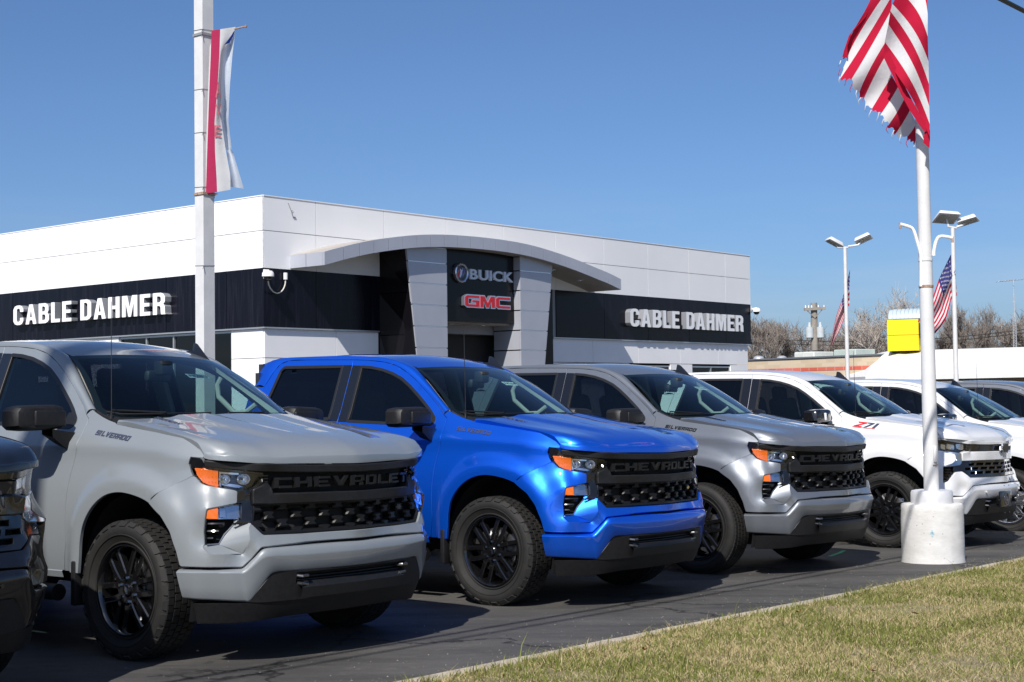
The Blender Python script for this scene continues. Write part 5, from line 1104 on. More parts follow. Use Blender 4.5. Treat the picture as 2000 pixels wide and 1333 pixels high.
GMC = {'G': [[(0,.16),(.16,0),(1,0),(1,.60),(.50,.60),(.50,.40),(.76,.40),(.76,.24),(.24,.24),(.24,.76),(1,.76),(1,1),(.16,1),(0,.84)]],
 'M': [[(0,0),(.22,0),(.22,.60),(.44,.0),(.60,.0),(.80,.60),(.80,0),(1.04,0),(1.04,1),(.74,1),(.52,.42),(.30,1),(0,1)]],
 'C': [[(0,.16),(.16,0),(1,0),(1,.24),(.24,.24),(.24,.76),(1,.76),(1,1),(.16,1),(0,.84)]]}
x0 = .02
for ch, wd in (('G', .50), ('M', .52), ('C', .52)):
    P = np.array(GMC[ch][0]) * [wd / (1.04 if ch == 'M' else 1), .27]; P[:,0] += x0; x0 += wd + .035
    for nm, pp, d0, d1, m_ in (('letter', inset(P, -.020), 0, .09, M_chr), ('letter_face', inset(P, .006), .09, .098, M_red)):
        mb = MB(); loops = resample(pp, 5.0); V, _, F_, *_x = delaunay_2d_cdt([Vector(p) for p in loops], [(i, (i + 1) % len(loops)) for i in range(len(loops))], [], 0, 1e-7)
        V = np.array([tuple(v) for v in V]); cen = np.array([V[list(f)].mean(0) for f in F_]); k = inpoly(cen, loops)
        fr = lambda q, d: BR * float(q[0]) + Vector((0,0,float(q[1]))) + Nn * d
        mb.add([fr(v, d1) for v in V], [tuple(f) for f, g in zip(F_, k) if g]); n = len(loops)
        mb.add([fr(v, d0) for v in loops] + [fr(v, d1) for v in loops], [(i, (i + 1) % n, n + (i + 1) % n, n + i) for i in range(n)]); mb.build(nm, m_, gs, 30, False)
# ---- cameras on the facade
M_cam = mat('camera_white', (.75,.75,.74), .4); M_wire = mat('camera_cable', (.62,.58,.50), .6)
def scam(label, base, out_v, along, conduit):
    t = thing('security_camera', label, 'security camera', tuple(base)); Zv = Vector((0,0,1)); m3 = Matrix((along, out_v, Zv)).transposed()
    mb = MB(); mb.rbox((0,.05,0), (.16,.09,.20), .012, 2, rot=m3); mb.v = [tuple(Vector(p)) for p in mb.v]; mb.build('mount_box', M_cam, t)
    mb = MB(); c = out_v * .24 + Zv * -.03; mb.cyl(out_v * .06, out_v * .24 + Zv * .03, .035, n=10); mb.lathe([(.001,.085),(.085,.075),(.12,.03),(.125,-.04),(.10,-.05)], 20, 'z', tuple(c)); mb.build('housing', M_cam, t)
    mb = MB(); mb.lathe([(.095,-.048),(.085,-.09),(.05,-.12),(.001,-.13)], 20, 'z', tuple(c)); mb.build('dome', MT['gloss'] if 'MT' in globals() else B_black2, t)
    if conduit:
        mb = MB(); a = c + Zv * -.08; P = [a + along * (x) + Zv * z - out_v * y for x, z, y in ((0,0,0),(.03,-.12,.05),(.14,-.24,.10),(.28,-.28,.14),(.42,-.22,.17),(.50,-.10,.18),(.52,.02,.18))]; mb.tube(cr_spline([tuple(p) for p in P], 5), .014, 8); mb.build('conduit', M_wire, t)
        mb = MB(); mb.cyl(P[-1], P[-1] + Zv * .14, .045, n=12); mb.build('junction', M_cam, t)
scam('white dome camera with looping conduit under the building corner', rw(.05, .0, 3.88), (-BL - BR * .55).normalized(), BR, True)
scam('white dome camera on an arm at the far right end of the facade', rw(R_END - .05, .0, 3.86), (-BL * .5 + BR).normalized(), BR, False)
mb = MB(); P = [rw(.66, .01, 5.40), rw(.74, .012, 5.25), rw(.79, .011, 5.12)]; mb.tube(P, .006, 5); mb.tube([P[1], P[1] + BR * .05], .005, 4); mb.tube([P[2], P[2] + BR * .07], .012, 5); tag(mb.build('loose_wire', mat('wire_dark', (.2,.2,.21), .6)), 'thin loose wire hanging on the white parapet near the corner', 'wire')
# ------------------------------------------------------------------ street furniture and background, placed from depth
def at(u, v, Y):
    """point at forward distance Y (m) seen at photo pixel (u, v)"""
    a, b = u - 1000.0, v - 666.5
    x = (a * math.cos(ROLL) + b * math.sin(ROLL)) / F_PX; y = -(-a * math.sin(ROLL) + b * math.cos(ROLL)) / F_PX
    d = Vector((x, math.cos(PITCH) - y * math.sin(PITCH), math.sin(PITCH) + y * math.cos(PITCH))); return Vector((0,0,CAM_H)) + d * (Y / d.y)
def local(mb, o): mb.v = [tuple(Vector(p) - Vector(o)) for p in mb.v]; return mb
P_white = noisy('white_pole_paint', (.55,.55,.55), (.62,.62,.615), 4, .45, bump=.15, bscale=40, dist=.003); P_rust = noisy('rust', (.22,.10,.05), (.40,.33,.27), 30, .8)
P_wire = mat('tie_wire', (.10,.095,.09), .6, .5)
# ---- square banner pole behind the grey pickup
bpos = at(401, 690, 20.0); bx, by = bpos.x, bpos.y; bz = gz(bx, by); bp_ = thing('banner_pole', 'square white steel pole carrying a red and white banner behind the grey pickup', 'pole', (bx, by, bz))
HW = .0925; yaw = math.atan2(BR.y, BR.x)
m3 = Matrix.Rotation(yaw, 3, 'Z'); mb = MB(); mb.box((0,0,4.6), (2*HW,2*HW,9.2), m3); mb.build('post', P_white, bp_)
mb = MB(); mb.box((0,0,.012), (.5,.5,.024), m3); mb.build('base_plate', P_white, bp_)
def hz(v): return at(400, v, 20.0).z - bz
for v in (62, 72, 178, 262, 368, 521):
    mb = MB(); z = hz(v); k = HW + .004; mb.tube([m3 @ Vector(p) for p in ((-k,-k,z),(k,-k,z+.012),(k,k,z-.006),(-k,k,z+.01))], .003, 5, closed=True); mb.tube([m3 @ Vector((-k,-k,z)), m3 @ Vector((-k-.03,-k-.02,z-.05))], .004, 5); mb.build('tie_wire', P_wire, bp_)
for v in (70, 380):
    mb = MB(); z = hz(v); mb.box((0,0,z), (2*HW+.03,2*HW+.03,.035), m3); mb.box(m3 @ Vector((HW+.02,-.0,z)), (.06,.08,.09), m3); mb.build('clamp', P_rust if v > 100 else mat('clamp_steel', (.42,.42,.40), .5, .6), bp_)
pt0 = at(418, 66, 20.0); pt1 = at(480, 52, 19.9); o_ = Vector((bx, by, bz))
mb = MB(); mb.cyl(pt0 - o_, pt1 - o_, .012, n=8); mb.lathe([(.001,.02),(.018,.015),(.018,-.015),(.001,-.02)], 8, 'z', tuple(pt1 - o_)); mb.build('banner_arm', P_rust, bp_)
mb = MB(); mb.cyl(at(384,384,20.0) - o_, at(424,379,19.9) - o_, .012, n=8); mb.build('banner_arm', P_rust, bp_)
# ---- banner: cloth with a red stripe, wind-blown, folded over along its free edge
def cloth_mat(name, col, trans=.35):
    m = bpy.data.materials.new(name); m.use_nodes = True; N = m.node_tree.nodes; L = m.node_tree.links; N.clear()
    o = N.new('ShaderNodeOutputMaterial'); d = N.new('ShaderNodeBsdfDiffuse'); t = N.new('ShaderNodeBsdfTranslucent'); x = N.new('ShaderNodeMixShader'); x.inputs[0].default_value = trans
    tc = N.new('ShaderNodeTexCoord'); ns = N.new('ShaderNodeTexNoise'); ns.inputs['Scale'].default_value = 9; ns.inputs['Detail'].default_value = 5; bm_ = N.new('ShaderNodeBump'); bm_.inputs['Strength'].default_value = .35; bm_.inputs['Distance'].default_value = .02
    L.new(tc.outputs['Object'], ns.inputs['Vector']); L.new(ns.outputs['Fac'], bm_.inputs['Height'])
    for q in (d, t): q.inputs[0].default_value = (*col, 1); L.new(bm_.outputs[0], q.inputs['Normal'])
    L.new(d.outputs[0], x.inputs[1]); L.new(t.outputs[0], x.inputs[2]); L.new(x.outputs[0], o.inputs[0]); return m
C_red = cloth_mat('cloth_red', (.44,.016,.045), .25); C_pink = cloth_mat('cloth_banner_red', (.40,.035,.095), .25); C_white = cloth_mat('cloth_white', (.66,.66,.66), .35); C_blue = cloth_mat('cloth_blue', (.045,.045,.16), .25); C_faded = cloth_mat('cloth_faded_pink', (.78,.36,.40), .3); C_navy = cloth_mat('cloth_banner_blue', (.03,.08,.42), .2)
rows_v = [60, 110, 170, 240, 300, 350, 378]
Lx = [413, 411.5, 409, 406.5, 404.5, 403, 402]; Rx = [430, 428.5, 425, 419, 420, 423, 424]; Mx = [460, 436, 431, 432, 441, 450, 450]; Ex = [460, 454, 449, 446, 453, 468, 476]
def banner_pt(a, v, lift=0.0):
    """a: 0 hoist, .36 end of the stripe, 1 fold line; v photo row"""
    L_, R_, E_ = (np.interp(v, rows_v, q) for q in (Lx, Rx, Mx)); u = L_ + (R_ - L_) * a / .36 if a < .36 else R_ + (E_ - R_) * (a - .36) / .64
    sk = (4 - 13 * (v - 60) / 320 * 0) * 0; vv = v - (7 * a if v < 200 else 7 * a * (v - 60) / 320)
    Y = 19.9 - .035 * math.sin(a * 4.2) * (1 - .3 * math.cos((v - 60) / 45)) - lift; return at(u, vv, Y)
bn = thing('banner', 'long vertical banner, white with a red stripe, faded and twisted, tied to the square pole', 'banner', tuple(at(415, 70, 20.0))); o_ = Vector(bn.location)
V_ = np.linspace(60, 378, 41)
for nm, a0, a1, m_ in (('stripe', 0, .36, C_pink), ('cloth', .362, 1, C_white)):
    mb = MB(); A_ = np.linspace(a0, a1, 9); mb.loft([[banner_pt(a, v) - o_ for v in V_] for a in A_]); ob = mb.build(nm, m_, bn, 80)
mb = MB(); mb.loft([[at(np.interp(v, rows_v, Lx) - 2.5 * (v > 90), v, 19.91) - o_ for v in V_], [at(np.interp(v, rows_v, Lx) + .3, v, 19.9) - o_ for v in V_]]); mb.build('hem', C_white, bn, 80)
mb = MB(); rr = []
for k in np.linspace(0, 1, 7):                                              # the part blown behind, seen edge on
    rr.append([at(np.interp(v, rows_v, Mx) + (np.interp(v, rows_v, Ex) - np.interp(v, rows_v, Mx)) * k, v - 7 + 4 * k - (6 if v > 300 else 0) * (1 - 0 * k), 19.93 + .12 * math.sin(k * 3.1) * (1 + .4 * math.sin(v / 31))) - o_ for v in V_])
mb.loft(rr); mb.build('folded_cloth', cloth_mat('cloth_pale', (.66,.72,.80), .45), bn, 80)
mb = MB(); P = [(459,59,19.84),(450,72,19.74),(438,88,19.72),(448,84,19.78),(455,72,19.86)]; mb.add([at(*p) - o_ for p in P], [(0,1,2,3,4)]); mb.build('flap', C_navy, bn, 80)
for ch, v0, v1, u0, u1 in (('A', 190, 160, 421, 432), ('V', 225, 203, 421, 433), ('E', 268, 244, 419, 432)):
    mb = MB(); W_, k = word(ch, 1.0, Matrix.Identity(4), .9, .1, .4, 0, .02); 
    for _, q in W_: mb.add([at(u0 + (u1 - u0) * (x / k) * .95, v0 + (v1 - v0) * y, 19.9 - .035 * math.sin((.36 + .45 * x / k) * 4.2) * (1 - .3 * math.cos((v0 + (v1 - v0) * y - 60) / 45)) - .02) - o_ for x, y, z in q.v], q.f)
    mb.build('letter', C_faded, bn, 80)
# ---- flagpole on its round concrete base
fb = Vector((4.06, 14.27, 0)); fz = gz(fb.x, fb.y); base = thing('pole_base', 'round white painted concrete base standing on the asphalt at the kerb', 'concrete base', (fb.x, fb.y, fz))
def conc_paint(name):
    m = noisy(name, (.50,.49,.465), (.60,.595,.58), 5, .8, bump=.5, bscale=30, dist=.004, stretch=(1,1,2.0)); N = m.node_tree.nodes; L = m.node_tree.links; b = [n for n in N if n.type == 'BSDF_PRINCIPLED'][0]; ramp = [n for n in N if n.type == 'VALTORGB'][0]
    tc = [n for n in N if n.type == 'TEX_COORD'][0]; v = N.new('ShaderNodeTexVoronoi'); v.inputs['Scale'].default_value = 15; v.inputs['Randomness'].default_value = 1; L.new(tc.outputs['Object'], v.inputs['Vector'])
    r = N.new('ShaderNodeValToRGB'); r.color_ramp.elements[0].position = .05; r.color_ramp.elements[1].position = .11; r.color_ramp.elements[0].color = (.34,.31,.27,1); r.color_ramp.elements[1].color = (1,1,1,1); L.new(v.outputs['Distance'], r.inputs[0])
    x = N.new('ShaderNodeMix'); x.data_type = 'RGBA'; x.blend_type = 'MULTIPLY'; x.inputs['Factor'].default_value = .9; L.new(ramp.outputs[0], x.inputs['A']); L.new(r.outputs[0], x.inputs['B']); L.new(x.outputs['Result'], b.inputs['Base Color']); return m
mb = MB(); r_ = random.Random(4); n = 48; rows = []
for z, r0 in ((-.05,.300),(.0,.302),(.02,.297),(.10,.296),(.20,.297),(.30,.295),(.40,.297),(.50,.294),(.545,.293),(.562,.285),(.566,.20),(.566,.0)):
    rows.append([((r0 + r_.uniform(-.0025,.0025)) * math.cos(2*math.pi*i/n), (r0 + r_.uniform(-.0025,.0025)) * math.sin(2*math.pi*i/n), z + r_.uniform(-.002,.002)) for i in range(n)])
mb.loft(rows, closed=True); mb.build('concrete_drum', conc_paint('painted_concrete'), base, 50)
mb = MB(); mb.lathe([(.199,.56),(.200,.60),(.199,.67),(.190,.688),(.16,.694),(.001,.696)], 40, 'z'); mb.build('metal_collar', noisy('collar_paint', (.60,.60,.62), (.70,.70,.71), 5, .4, metal=.3), base, 50)
mb = MB(); d = Vector((-.35,-.94,0)).normalized(); t = Vector((d.y * -1, d.x, 0)); c0 = d * .299 + t * .02 + Vector((0,0,.30))
for a, b_, w_, h_ in ((0,0,.016,.062),(0,.004,.040,.018)): mb.add([c0 + t * sx * w_ / 2 + Vector((0,0,b_ + sz * h_ / 2)) + d * .001 for sx, sz in ((-1,-1),(1,-1),(1,1),(-1,1))], [(0,1,2,3)])
mb.build('paint_mark', mat('survey_blue', (.34,.50,.56), .7), base)
fp = thing('flagpole', 'tall white round flagpole rising from the concrete base, with two small curved arms', 'flagpole', (fb.x, fb.y, fz + .69)); Hh = 8.6
lean = Vector((-.0035, 0, 1))
mb = MB(); mb.tube([lean * z for z in np.linspace(0, Hh, 12)], [.0725 - .0026 * z * 1.35 for z in np.linspace(0, Hh, 12)], 24); mb.build('shaft', P_white, fp, 50)
def fpz(v): return at(1815, v, fb.y).z - (fz + .69)
mb = MB(); z = fpz(887); mb.rbox((.02,-.07,z), (.032,.03,.16), .008, 2); mb.build('hand_hole_cover', P_white, fp); mb = MB(); z = fpz(908); mb.tube([(-.0,-.078,z),(.03,-.075,z - .0),(.05,-.05,z + .005)], .005, 6); mb.build('cleat', P_rust, fp)
o_ = Vector(fp.location)
for v in (508, 560):
    mb = MB(); z = fpz(v); mb.lathe([(.063,-.014),(.070,-.012),(.070,.012),(.063,.014)], 24, 'z', (lean.x * z, 0, z)); mb.build('strap', P_rust if v > 520 else P_white, fp)
yy = fb.y
for pts in ([(1799,560),(1799,505),(1797,492),(1793,478),(1785,452),(1781,446),(1775,443),(1758,438)], [(1824,500),(1824,492),(1829,470),(1833,464),(1840,462),(1860,465)]):
    mb = MB(); Q = [at(u, v, yy - .03) - o_ for u, v in pts]; mb.tube(cr_spline([tuple(q) for q in Q], 4), .016, 8); mb.build('arm', noisy('chipped_white', (.42,.30,.22), (.76,.75,.73), 30, .55, lo=.30, hi=.40), fp); mb = MB(); mb.cyl(Q[-1] + Vector((0,0,.012)), Q[-1] + Vector((0,0,-.045)), .013, n=8); mb.build('arm_tip', P_rust, fp)
# ---- big torn flag
def stripe_sheet(mb_r, mb_w, f, n, ns=14, first_red=True, o=Vector((0,0,0)), ragged=None):
    """f(k, s): k across the stripes 0..1, s along 0..1"""
    for i in range(n):
        K = np.linspace(i / n, (i + 1) / n, 4); send = 1.0; rows = [[f(k, s) - o for s in np.linspace(0, 1 + (ragged(k) if ragged else 0), ns)] for k in K]; (mb_r if (i % 2 == 0) == first_red else mb_w).loft(rows)
def bez(P, t):
    P = [np.array(p, float) for p in P]
    while len(P) > 1: P = [a * (1 - t) + b * t for a, b in zip(P[:-1], P[1:])]
    return P[0]
def pl(P, t):
    P = np.array(P, float); L = np.r_[0, np.cumsum(np.linalg.norm(np.diff(P, axis=0), axis=1))]; l = t * L[-1]; return np.array([np.interp(l, L, P[:,i]) for i in range(P.shape[1])])
flag = thing('flag', 'large tattered red and white striped flag hanging from the near flagpole', 'flag', tuple(at(1800, -20, fb.y - .12))); o_ = Vector(flag.location)
mr, mw = MB(), MB(); rgd = random.Random(11); rag = [rgd.uniform(-.05,.03) for _ in range(60)]
# right sheet: stripes run down to the right along the pole; measured stripe edges, fold line on the left, hoist side on the right
Lf = [(1806,-118),(1775,-74),(1755,-32),(1742,22),(1728,84),(1727,112),(1790,250),(1795,272)]; Rt = [(1811,-60),(1812,-30),(1812,22),(1812.5,72),(1813.5,122),(1814.5,165),(1815,207),(1816,260)]
edgesL = [(1806,-118),(1776,-76),(1757,-36),(1741,18),(1735,47),(1728,81),(1735,150)]; edgesR = [(1811,-60),(1811.5,-20),(1812,30),(1813,118),(1814,162),(1815,208),(1815.5,258)]
def wav(u, v): return fb.y - .10 - .055 * math.sin((u + v * .5) / 17.) - .03 * math.sin(v / 23.)
SR = [((1740,-95),(1811.5,5)), ((1730,-55),(1812,29)), ((1744,-18),(1812.5,74)), ((1742,8),(1813.5,120)), ((1738,22),(1814.5,160)), ((1734,48),(1815,207)), ((1728,82),(1816,243)), ((1726,114),(1815.5,262))]
SR = [((1805,-130),(1811,-60)), ((1793,-104),(1811.5,-22)), ((1779,-44),(1812,28)), ((1757,-18),(1812,72)), ((1743,8),(1813.5,120)), ((1739,22),(1814.5,165)), ((1735,48),(1815,208)), ((1728,82),(1816,243)), ((1726,113),(1815.5,268))]
for i in range(8):
    a, b = SR[i], SR[i + 1]; rows = []
    for k in np.linspace(0, 1, 4):
        p0 = np.array(a[0]) * (1 - k) + np.array(b[0]) * k; p1 = np.array(a[1]) * (1 - k) + np.array(b[1]) * k; r_ = []
        for s in np.linspace(0, 1, 16):
            q = p0 * (1 - s) + p1 * s; q = q + np.array([7.5, -3.5]) * math.sin(s * math.pi); r_.append(at(q[0], q[1], wav(q[0], q[1]) - .16) - o_)
        rows.append(r_)
    (mr if i % 2 == 1 else mw).loft(rows)
# lower hem of the right sheet running down to the pole
mr.loft([[at(*p, fb.y - .27) - o_ for p in ((1726,113),(1742,145),(1760,185),(1778,218),(1796,245),(1806,258))], [at(*p, fb.y - .25) - o_ for p in ((1735,100),(1752,135),(1770,174),(1790,212),(1808,240),(1816,256))]]); mr.add([at(*p, fb.y - .25) - o_ for p in ((1806,257),(1816.5,254),(1816.5,272),(1815.5,290),(1803,279))], [(0,1,2,3,4)])
# left sheet: stripes fall to the left; each is a quad strip from the fold line to its frayed end
SLt = [((1711,-10),(1648,104),(1644,128)), ((1730,-8),(1655,108),(1654,120)), ((1742,-6),(1654,140),(1640,158)), ((1741,22),(1662,156),(1658,160)), ((1738,40),(1677,178),(1675,184)), ((1728,84),(1686,196),(1683,200)), ((1726,112),(1700,218),(1697,221)), ((1742,150),(1722,222),(1719,232)), ((1754,170),(1735,246),(1731,252)), ((1766,192),(1752,258),(1749,264)), ((1777,216),(1770,268),(1768,274)), ((1790,242),(1786,272),(1784,280))]
SLt = [((1712,-12),(1658,66),(1645,112)), ((1730,-14),(1668,76),(1655,112)), ((1742,-8),(1684,92),(1640,156)), ((1741,20),(1694,106),(1662,157)), ((1730,82),(1700,128),(1677,182)), ((1727,114),(1706,150),(1686,196)), ((1742,148),(1724,178),(1701,216)), ((1754,170),(1740,196),(1722,221)), ((1766,194),(1752,222),(1735,245)), ((1777,216),(1766,238),(1750,260)), ((1790,241),(1783,256),(1770,270)), ((1791,268),(1790,274),(1786,280))]
cols = ['r','w','r','w','r','w','r','w','r','w','r']
for i, c_ in enumerate(cols):
    a, b = SLt[i], SLt[i + 1]; rows = []
    for k in np.linspace(0, 1, 6):
        e = np.array([-3.0, 5.0]) * rgd.uniform(-.9, 1.0); r_ = []
        for s in np.linspace(0, 1, 13):
            q = bez(a, s) * (1 - k) + bez(b, s) * k
            if s > .85: q = q + e * (s - .85) / .15
            r_.append(at(q[0], q[1], fb.y + .05 - .06 * math.sin((q[0] * .8 + q[1]) / 21.) * (.3 + s)) - o_)
        rows.append(r_)
    (mr if c_ == 'r' else mw).loft(rows)
for i in range(16):                                                       # loose threads along the torn edge
    k = i / 15; q = pl([(1642,122),(1640,157),(1660,160),(1684,198),(1700,218),(1722,224),(1735,250),(1752,262),(1770,274),(1788,280)], k); m_ = mr if rgd.random() < .4 else mw
    m_.tube([at(q[0], q[1] - 3, fb.y) - o_, at(q[0] - rgd.uniform(1,5), q[1] + rgd.uniform(3,8), fb.y - .02) - o_, at(q[0] - rgd.uniform(-2,7), q[1] + rgd.uniform(8,16), fb.y + .01) - o_], [.006,.004,.002], 4)
mr.build('red_stripes', C_red, flag, 80); mw.build('white_stripes', C_white, flag, 80)
# dark red backside strip of the left edge
mb = MB(); mb.loft([[at(*p, fb.y + .10) - o_ for p in ((1706,-12),(1680,40),(1658,70),(1648,100),(1645,112))], [at(*p, fb.y + .04) - o_ for p in ((1713,-12),(1690,34),(1664,64),(1655,90),(1656,114))]]); mb.build('rolled_edge', C_red, flag, 80)
# ---- two light poles with flags
def light_pole(label, flabel, u, vb, vt, Y, heads, left, right, canton, hoist):
    p0 = at(u, 760, Y); g = gz(p0.x, p0.y); t = thing('light_pole', label, 'light pole', (p0.x, p0.y, g), group='white lot lights with flags'); o = Vector(t.location)
    top = at(u, vt, Y); mb = MB(); mb.tube([(0,0,0), (0,0,(top.z - g) * .5), (0,0,top.z - g)], [.085,.07,.06], 14); mb.build('shaft', P_white, t, 50)
    for (u0, v0, u1, v1, uu, vv, wd, ln, hz_, rz) in heads:
        mb = MB(); mb.tube([at(u, v0, Y) - o, at(u1, v1, Y) - o, at(uu, vv, Y) - o], .035, 8); mb.build('bracket', P_white, t)
        c = at(uu, vv, Y) - o; M3 = Euler(hz_).to_matrix(); mb = MB(); mb.rbox(tuple(c), (ln, wd, .15), .035, 2, rot=M3, taper=(2,.80)); mb.build('lamp_head', P_white, t)
        mb = MB(); 
        for k in (-.25, .25): mb.box(c + M3 @ Vector((k * ln * .85, 0, -.078)), (ln * .36, wd * .72, .02), M3)
        mb.build('lamp_panel', mat('led_panel', (.36,.36,.33), .4), t)
    f = thing('flag', flabel, 'flag', tuple(at(u, vt + 40, Y)), group='striped flags on the light poles'); o = Vector(f.location); mr, mw, mbk, ms = MB(), MB(), MB(), MB()
    def fp_(k, s):
        a = pl(left, s); b = pl(right, s); h = np.array(hoist[0]) * (1 - k) + np.array(hoist[1]) * k; q = a * (1 - k) + b * k
        q = h * (1 - min(1, s * 6)) + q * min(1, s * 6) if s < 1/6 else q
        return at(q[0], q[1], Y + .10 * math.sin(k * 9 + s * 4.) + .12 * math.sin(s * 5))
    n = 13; S0 = canton
    for i in range(n):
        s0 = S0 if i < 7 else 0.0
        (mr if i % 2 == 0 else mw).loft([[fp_(k, s) - o for s in np.linspace(s0, 1, 18)] for k in np.linspace(i / n, (i + 1) / n, 3)])
    mbk.loft([[fp_(k, s) - o for s in np.linspace(0, S0, 10)] for k in np.linspace(0, 7 / n, 10)])
    for r in range(9):
        for c_ in range(6 if r % 2 == 0 else 5):
            k = 7 / n * (r + .7) / 9.4; s = S0 * (c_ + (.5 if r % 2 == 0 else 1.0)) / 6.1; p = fp_(k, s) - o; dk = fp_(k + .015, s) - o - p; ds = fp_(k, s + .02) - o - p
            dk = dk.normalized() * .035 if dk.length > 1e-5 else Vector((0,0,.03)); ds = ds.normalized() * .035; up = Vector((0,-.02,0)); ms.add([p + up + (dk * math.cos(a) + ds * math.sin(a)) * (1 if q % 2 == 0 else .42) for q, a in enumerate(np.linspace(0, 2 * math.pi, 10, endpoint=False))], [tuple(range(10))])
    mr.build('red_stripes', C_red, f, 80); mw.build('white_stripes', C_white, f, 80); mbk.build('canton', C_blue, f, 80); ms.build('stars', C_white, f)
light_pole('white double-headed light pole, the left one, behind the white pickup', 'striped flag furled tight against the left light pole', 1656, 760, 484, 50,
    [(0,484,1636,484,1630,473,.34,.62,(R(-8),R(24),R(20)),0), (0,482,1676,479,1686,466,.42,.60,(R(-18),R(-22),R(-25)),0)],
    [(1660,527),(1654,552),(1645,585),(1634,615),(1627,645),(1622,676)], [(1658.5,598),(1650,600),(1649,622),(1640,645),(1632,662),(1625,676)], .40, ((1660,527),(1659,598)))
light_pole('white double-headed light pole, the right one, beside the big flagpole', 'striped flag billowing from the right light pole behind the big flagpole', 1868, 760, 446, 44,
    [(0,446,1852,443,1848,424,.62,.72,(R(-24),R(4),R(8)),0), (0,444,1880,440,1890,430,.45,.62,(R(-14),R(-14),R(-30)),0)],
    [(1862,488),(1850,512),(1834,545),(1822,580),(1808,612),(1792,628)], [(1869.5,578),(1858,583),(1855,598),(1848,622),(1838,638),(1826,652)], .42, ((1862,488),(1869.5,578)))
# ---- overhead cable along the street, its neighbour, and the pole that carries them
c0 = Vector((3.95, 12.0, 4.62)); M_cable = mat('black_cable', (.012,.016,.015), .5)
for dx, dz, nm, lb in ((0, 0, 'overhead_cable', 'thick black overhead cable crossing the top right corner'), (.35, .45, 'overhead_cable', 'second black overhead cable running just above the first')):
    mb = MB(); mb.tube([c0 + DR * a + DN * dx + Vector((0,0,dz + .0006 * a * a)) for a in np.linspace(-24, 40, 41)], .021 if dx == 0 else .017, 8); tag(mb.build(nm, M_cable), lb, 'cable')
up = Vector((-6.4, -.33, 0)); mb = MB(); mb.tube([(0,0,-.1),(0,0,7),(0,0,13.0)], [.17,.16,.14], 12); up_t = thing('utility_pole', 'brown wooden utility pole by the street carrying the near cables', 'utility pole', tuple(up)); M_wood = noisy('weathered_wood', (.10,.075,.055), (.19,.155,.12), 6, .9, stretch=(8,8,.6)); mb.build('wooden_post', M_wood, up_t, 50)
mb = MB(); mb.box((0,0,12.5), (.1,2.2,.12), Matrix.Rotation(math.atan2(DR.y, DR.x), 3, 'Z')); mb.build('crossarm', M_wood, up_t)
# ---- brick store, white-roofed canopy building with yellow sign box
def hazewall(): pass
def brick_mat(name, c1, c2, mortar, sc):
    m, b = new_mat(name); N = m.node_tree.nodes; L = m.node_tree.links; tc = N.new('ShaderNodeTexCoord'); mp = N.new('ShaderNodeMapping'); mp.inputs['Rotation'].default_value = (R(90), 0, 0); t = N.new('ShaderNodeTexBrick')
    t.inputs['Color1'].default_value = (*c1,1); t.inputs['Color2'].default_value = (*c2,1); t.inputs['Mortar'].default_value = (*mortar,1); t.inputs['Scale'].default_value = sc; t.inputs['Mortar Size'].default_value = .012; t.inputs['Brick Width'].default_value = .6; t.inputs['Row Height'].default_value = .2
    L.new(tc.outputs['Object'], mp.inputs[0]); L.new(mp.outputs[0], t.inputs['Vector']); L.new(t.outputs[0], b.inputs['Base Color']); b.inputs['Roughness'].default_value = .85; return m
A = at(1440, 706, 66); B = at(1760, 697, 58); A.z = B.z = 0; ex = (B - A).normalized(); ey = Vector((-ex.y, ex.x, 0)); g = gz(0, 60)
st = thing('brick_store', 'low tan brick store with a red brick stripe and rooftop units, right of the dealership', 'building', (A.x, A.y, g), math.atan2(ex.y, ex.x)); Lw = (B - A).length; topz = at(1465, 706, 65.4).z - g; s0 = at(1465, 721.5, 65.4).z - g; s1 = at(1465, 728.5, 65.4).z - g
M_tan = brick_mat('tan_brick', (.50,.40,.27), (.58,.47,.33), (.52,.46,.38), 1.2); M_redb = brick_mat('red_brick', (.52,.10,.06), (.62,.15,.10), (.55,.42,.36), 1.2)
for nm, z0, z1, d, m_ in (('wall', -.5, s0 - .004, 0, M_tan), ('brick_stripe', s1, s0, .012, M_redb), ('wall', s0 + .004, topz, 0, M_tan)):
    if nm == 'wall' and z1 == s0 - .004: z1 = s1 - .004
    mb = MB(); mb.box((Lw / 2, 6 - d / 2, (z0 + z1) / 2), (Lw, 12 + d, z1 - z0)); mb.build(nm, m_, st)
mb = MB(); mb.box((Lw / 2, 6, topz + .06), (Lw + .1, 12.1, .07)); mb.build('parapet_cap', mat('parapet_metal', (.16,.18,.20), .5, .3), st)
mb = MB(); mb.rbox((Lw - 3.2, -.08, at(1672, 745, 60).z - g), (.28,.16,.14), .03, 1); mb.cyl((Lw - 2.9,-.05,at(1672, 745, 60).z - g + .1), (Lw - 2.9,-.35,at(1672, 745, 60).z - g), .06, n=8); mb.build('wall_light', MT['plastic'], st)
M_hvac = noisy('hvac_metal', (.50,.52,.48), (.60,.61,.57), 2, .6); M_galv = noisy('galvanised', (.45,.46,.47), (.56,.57,.58), 6, .45, metal=.5)
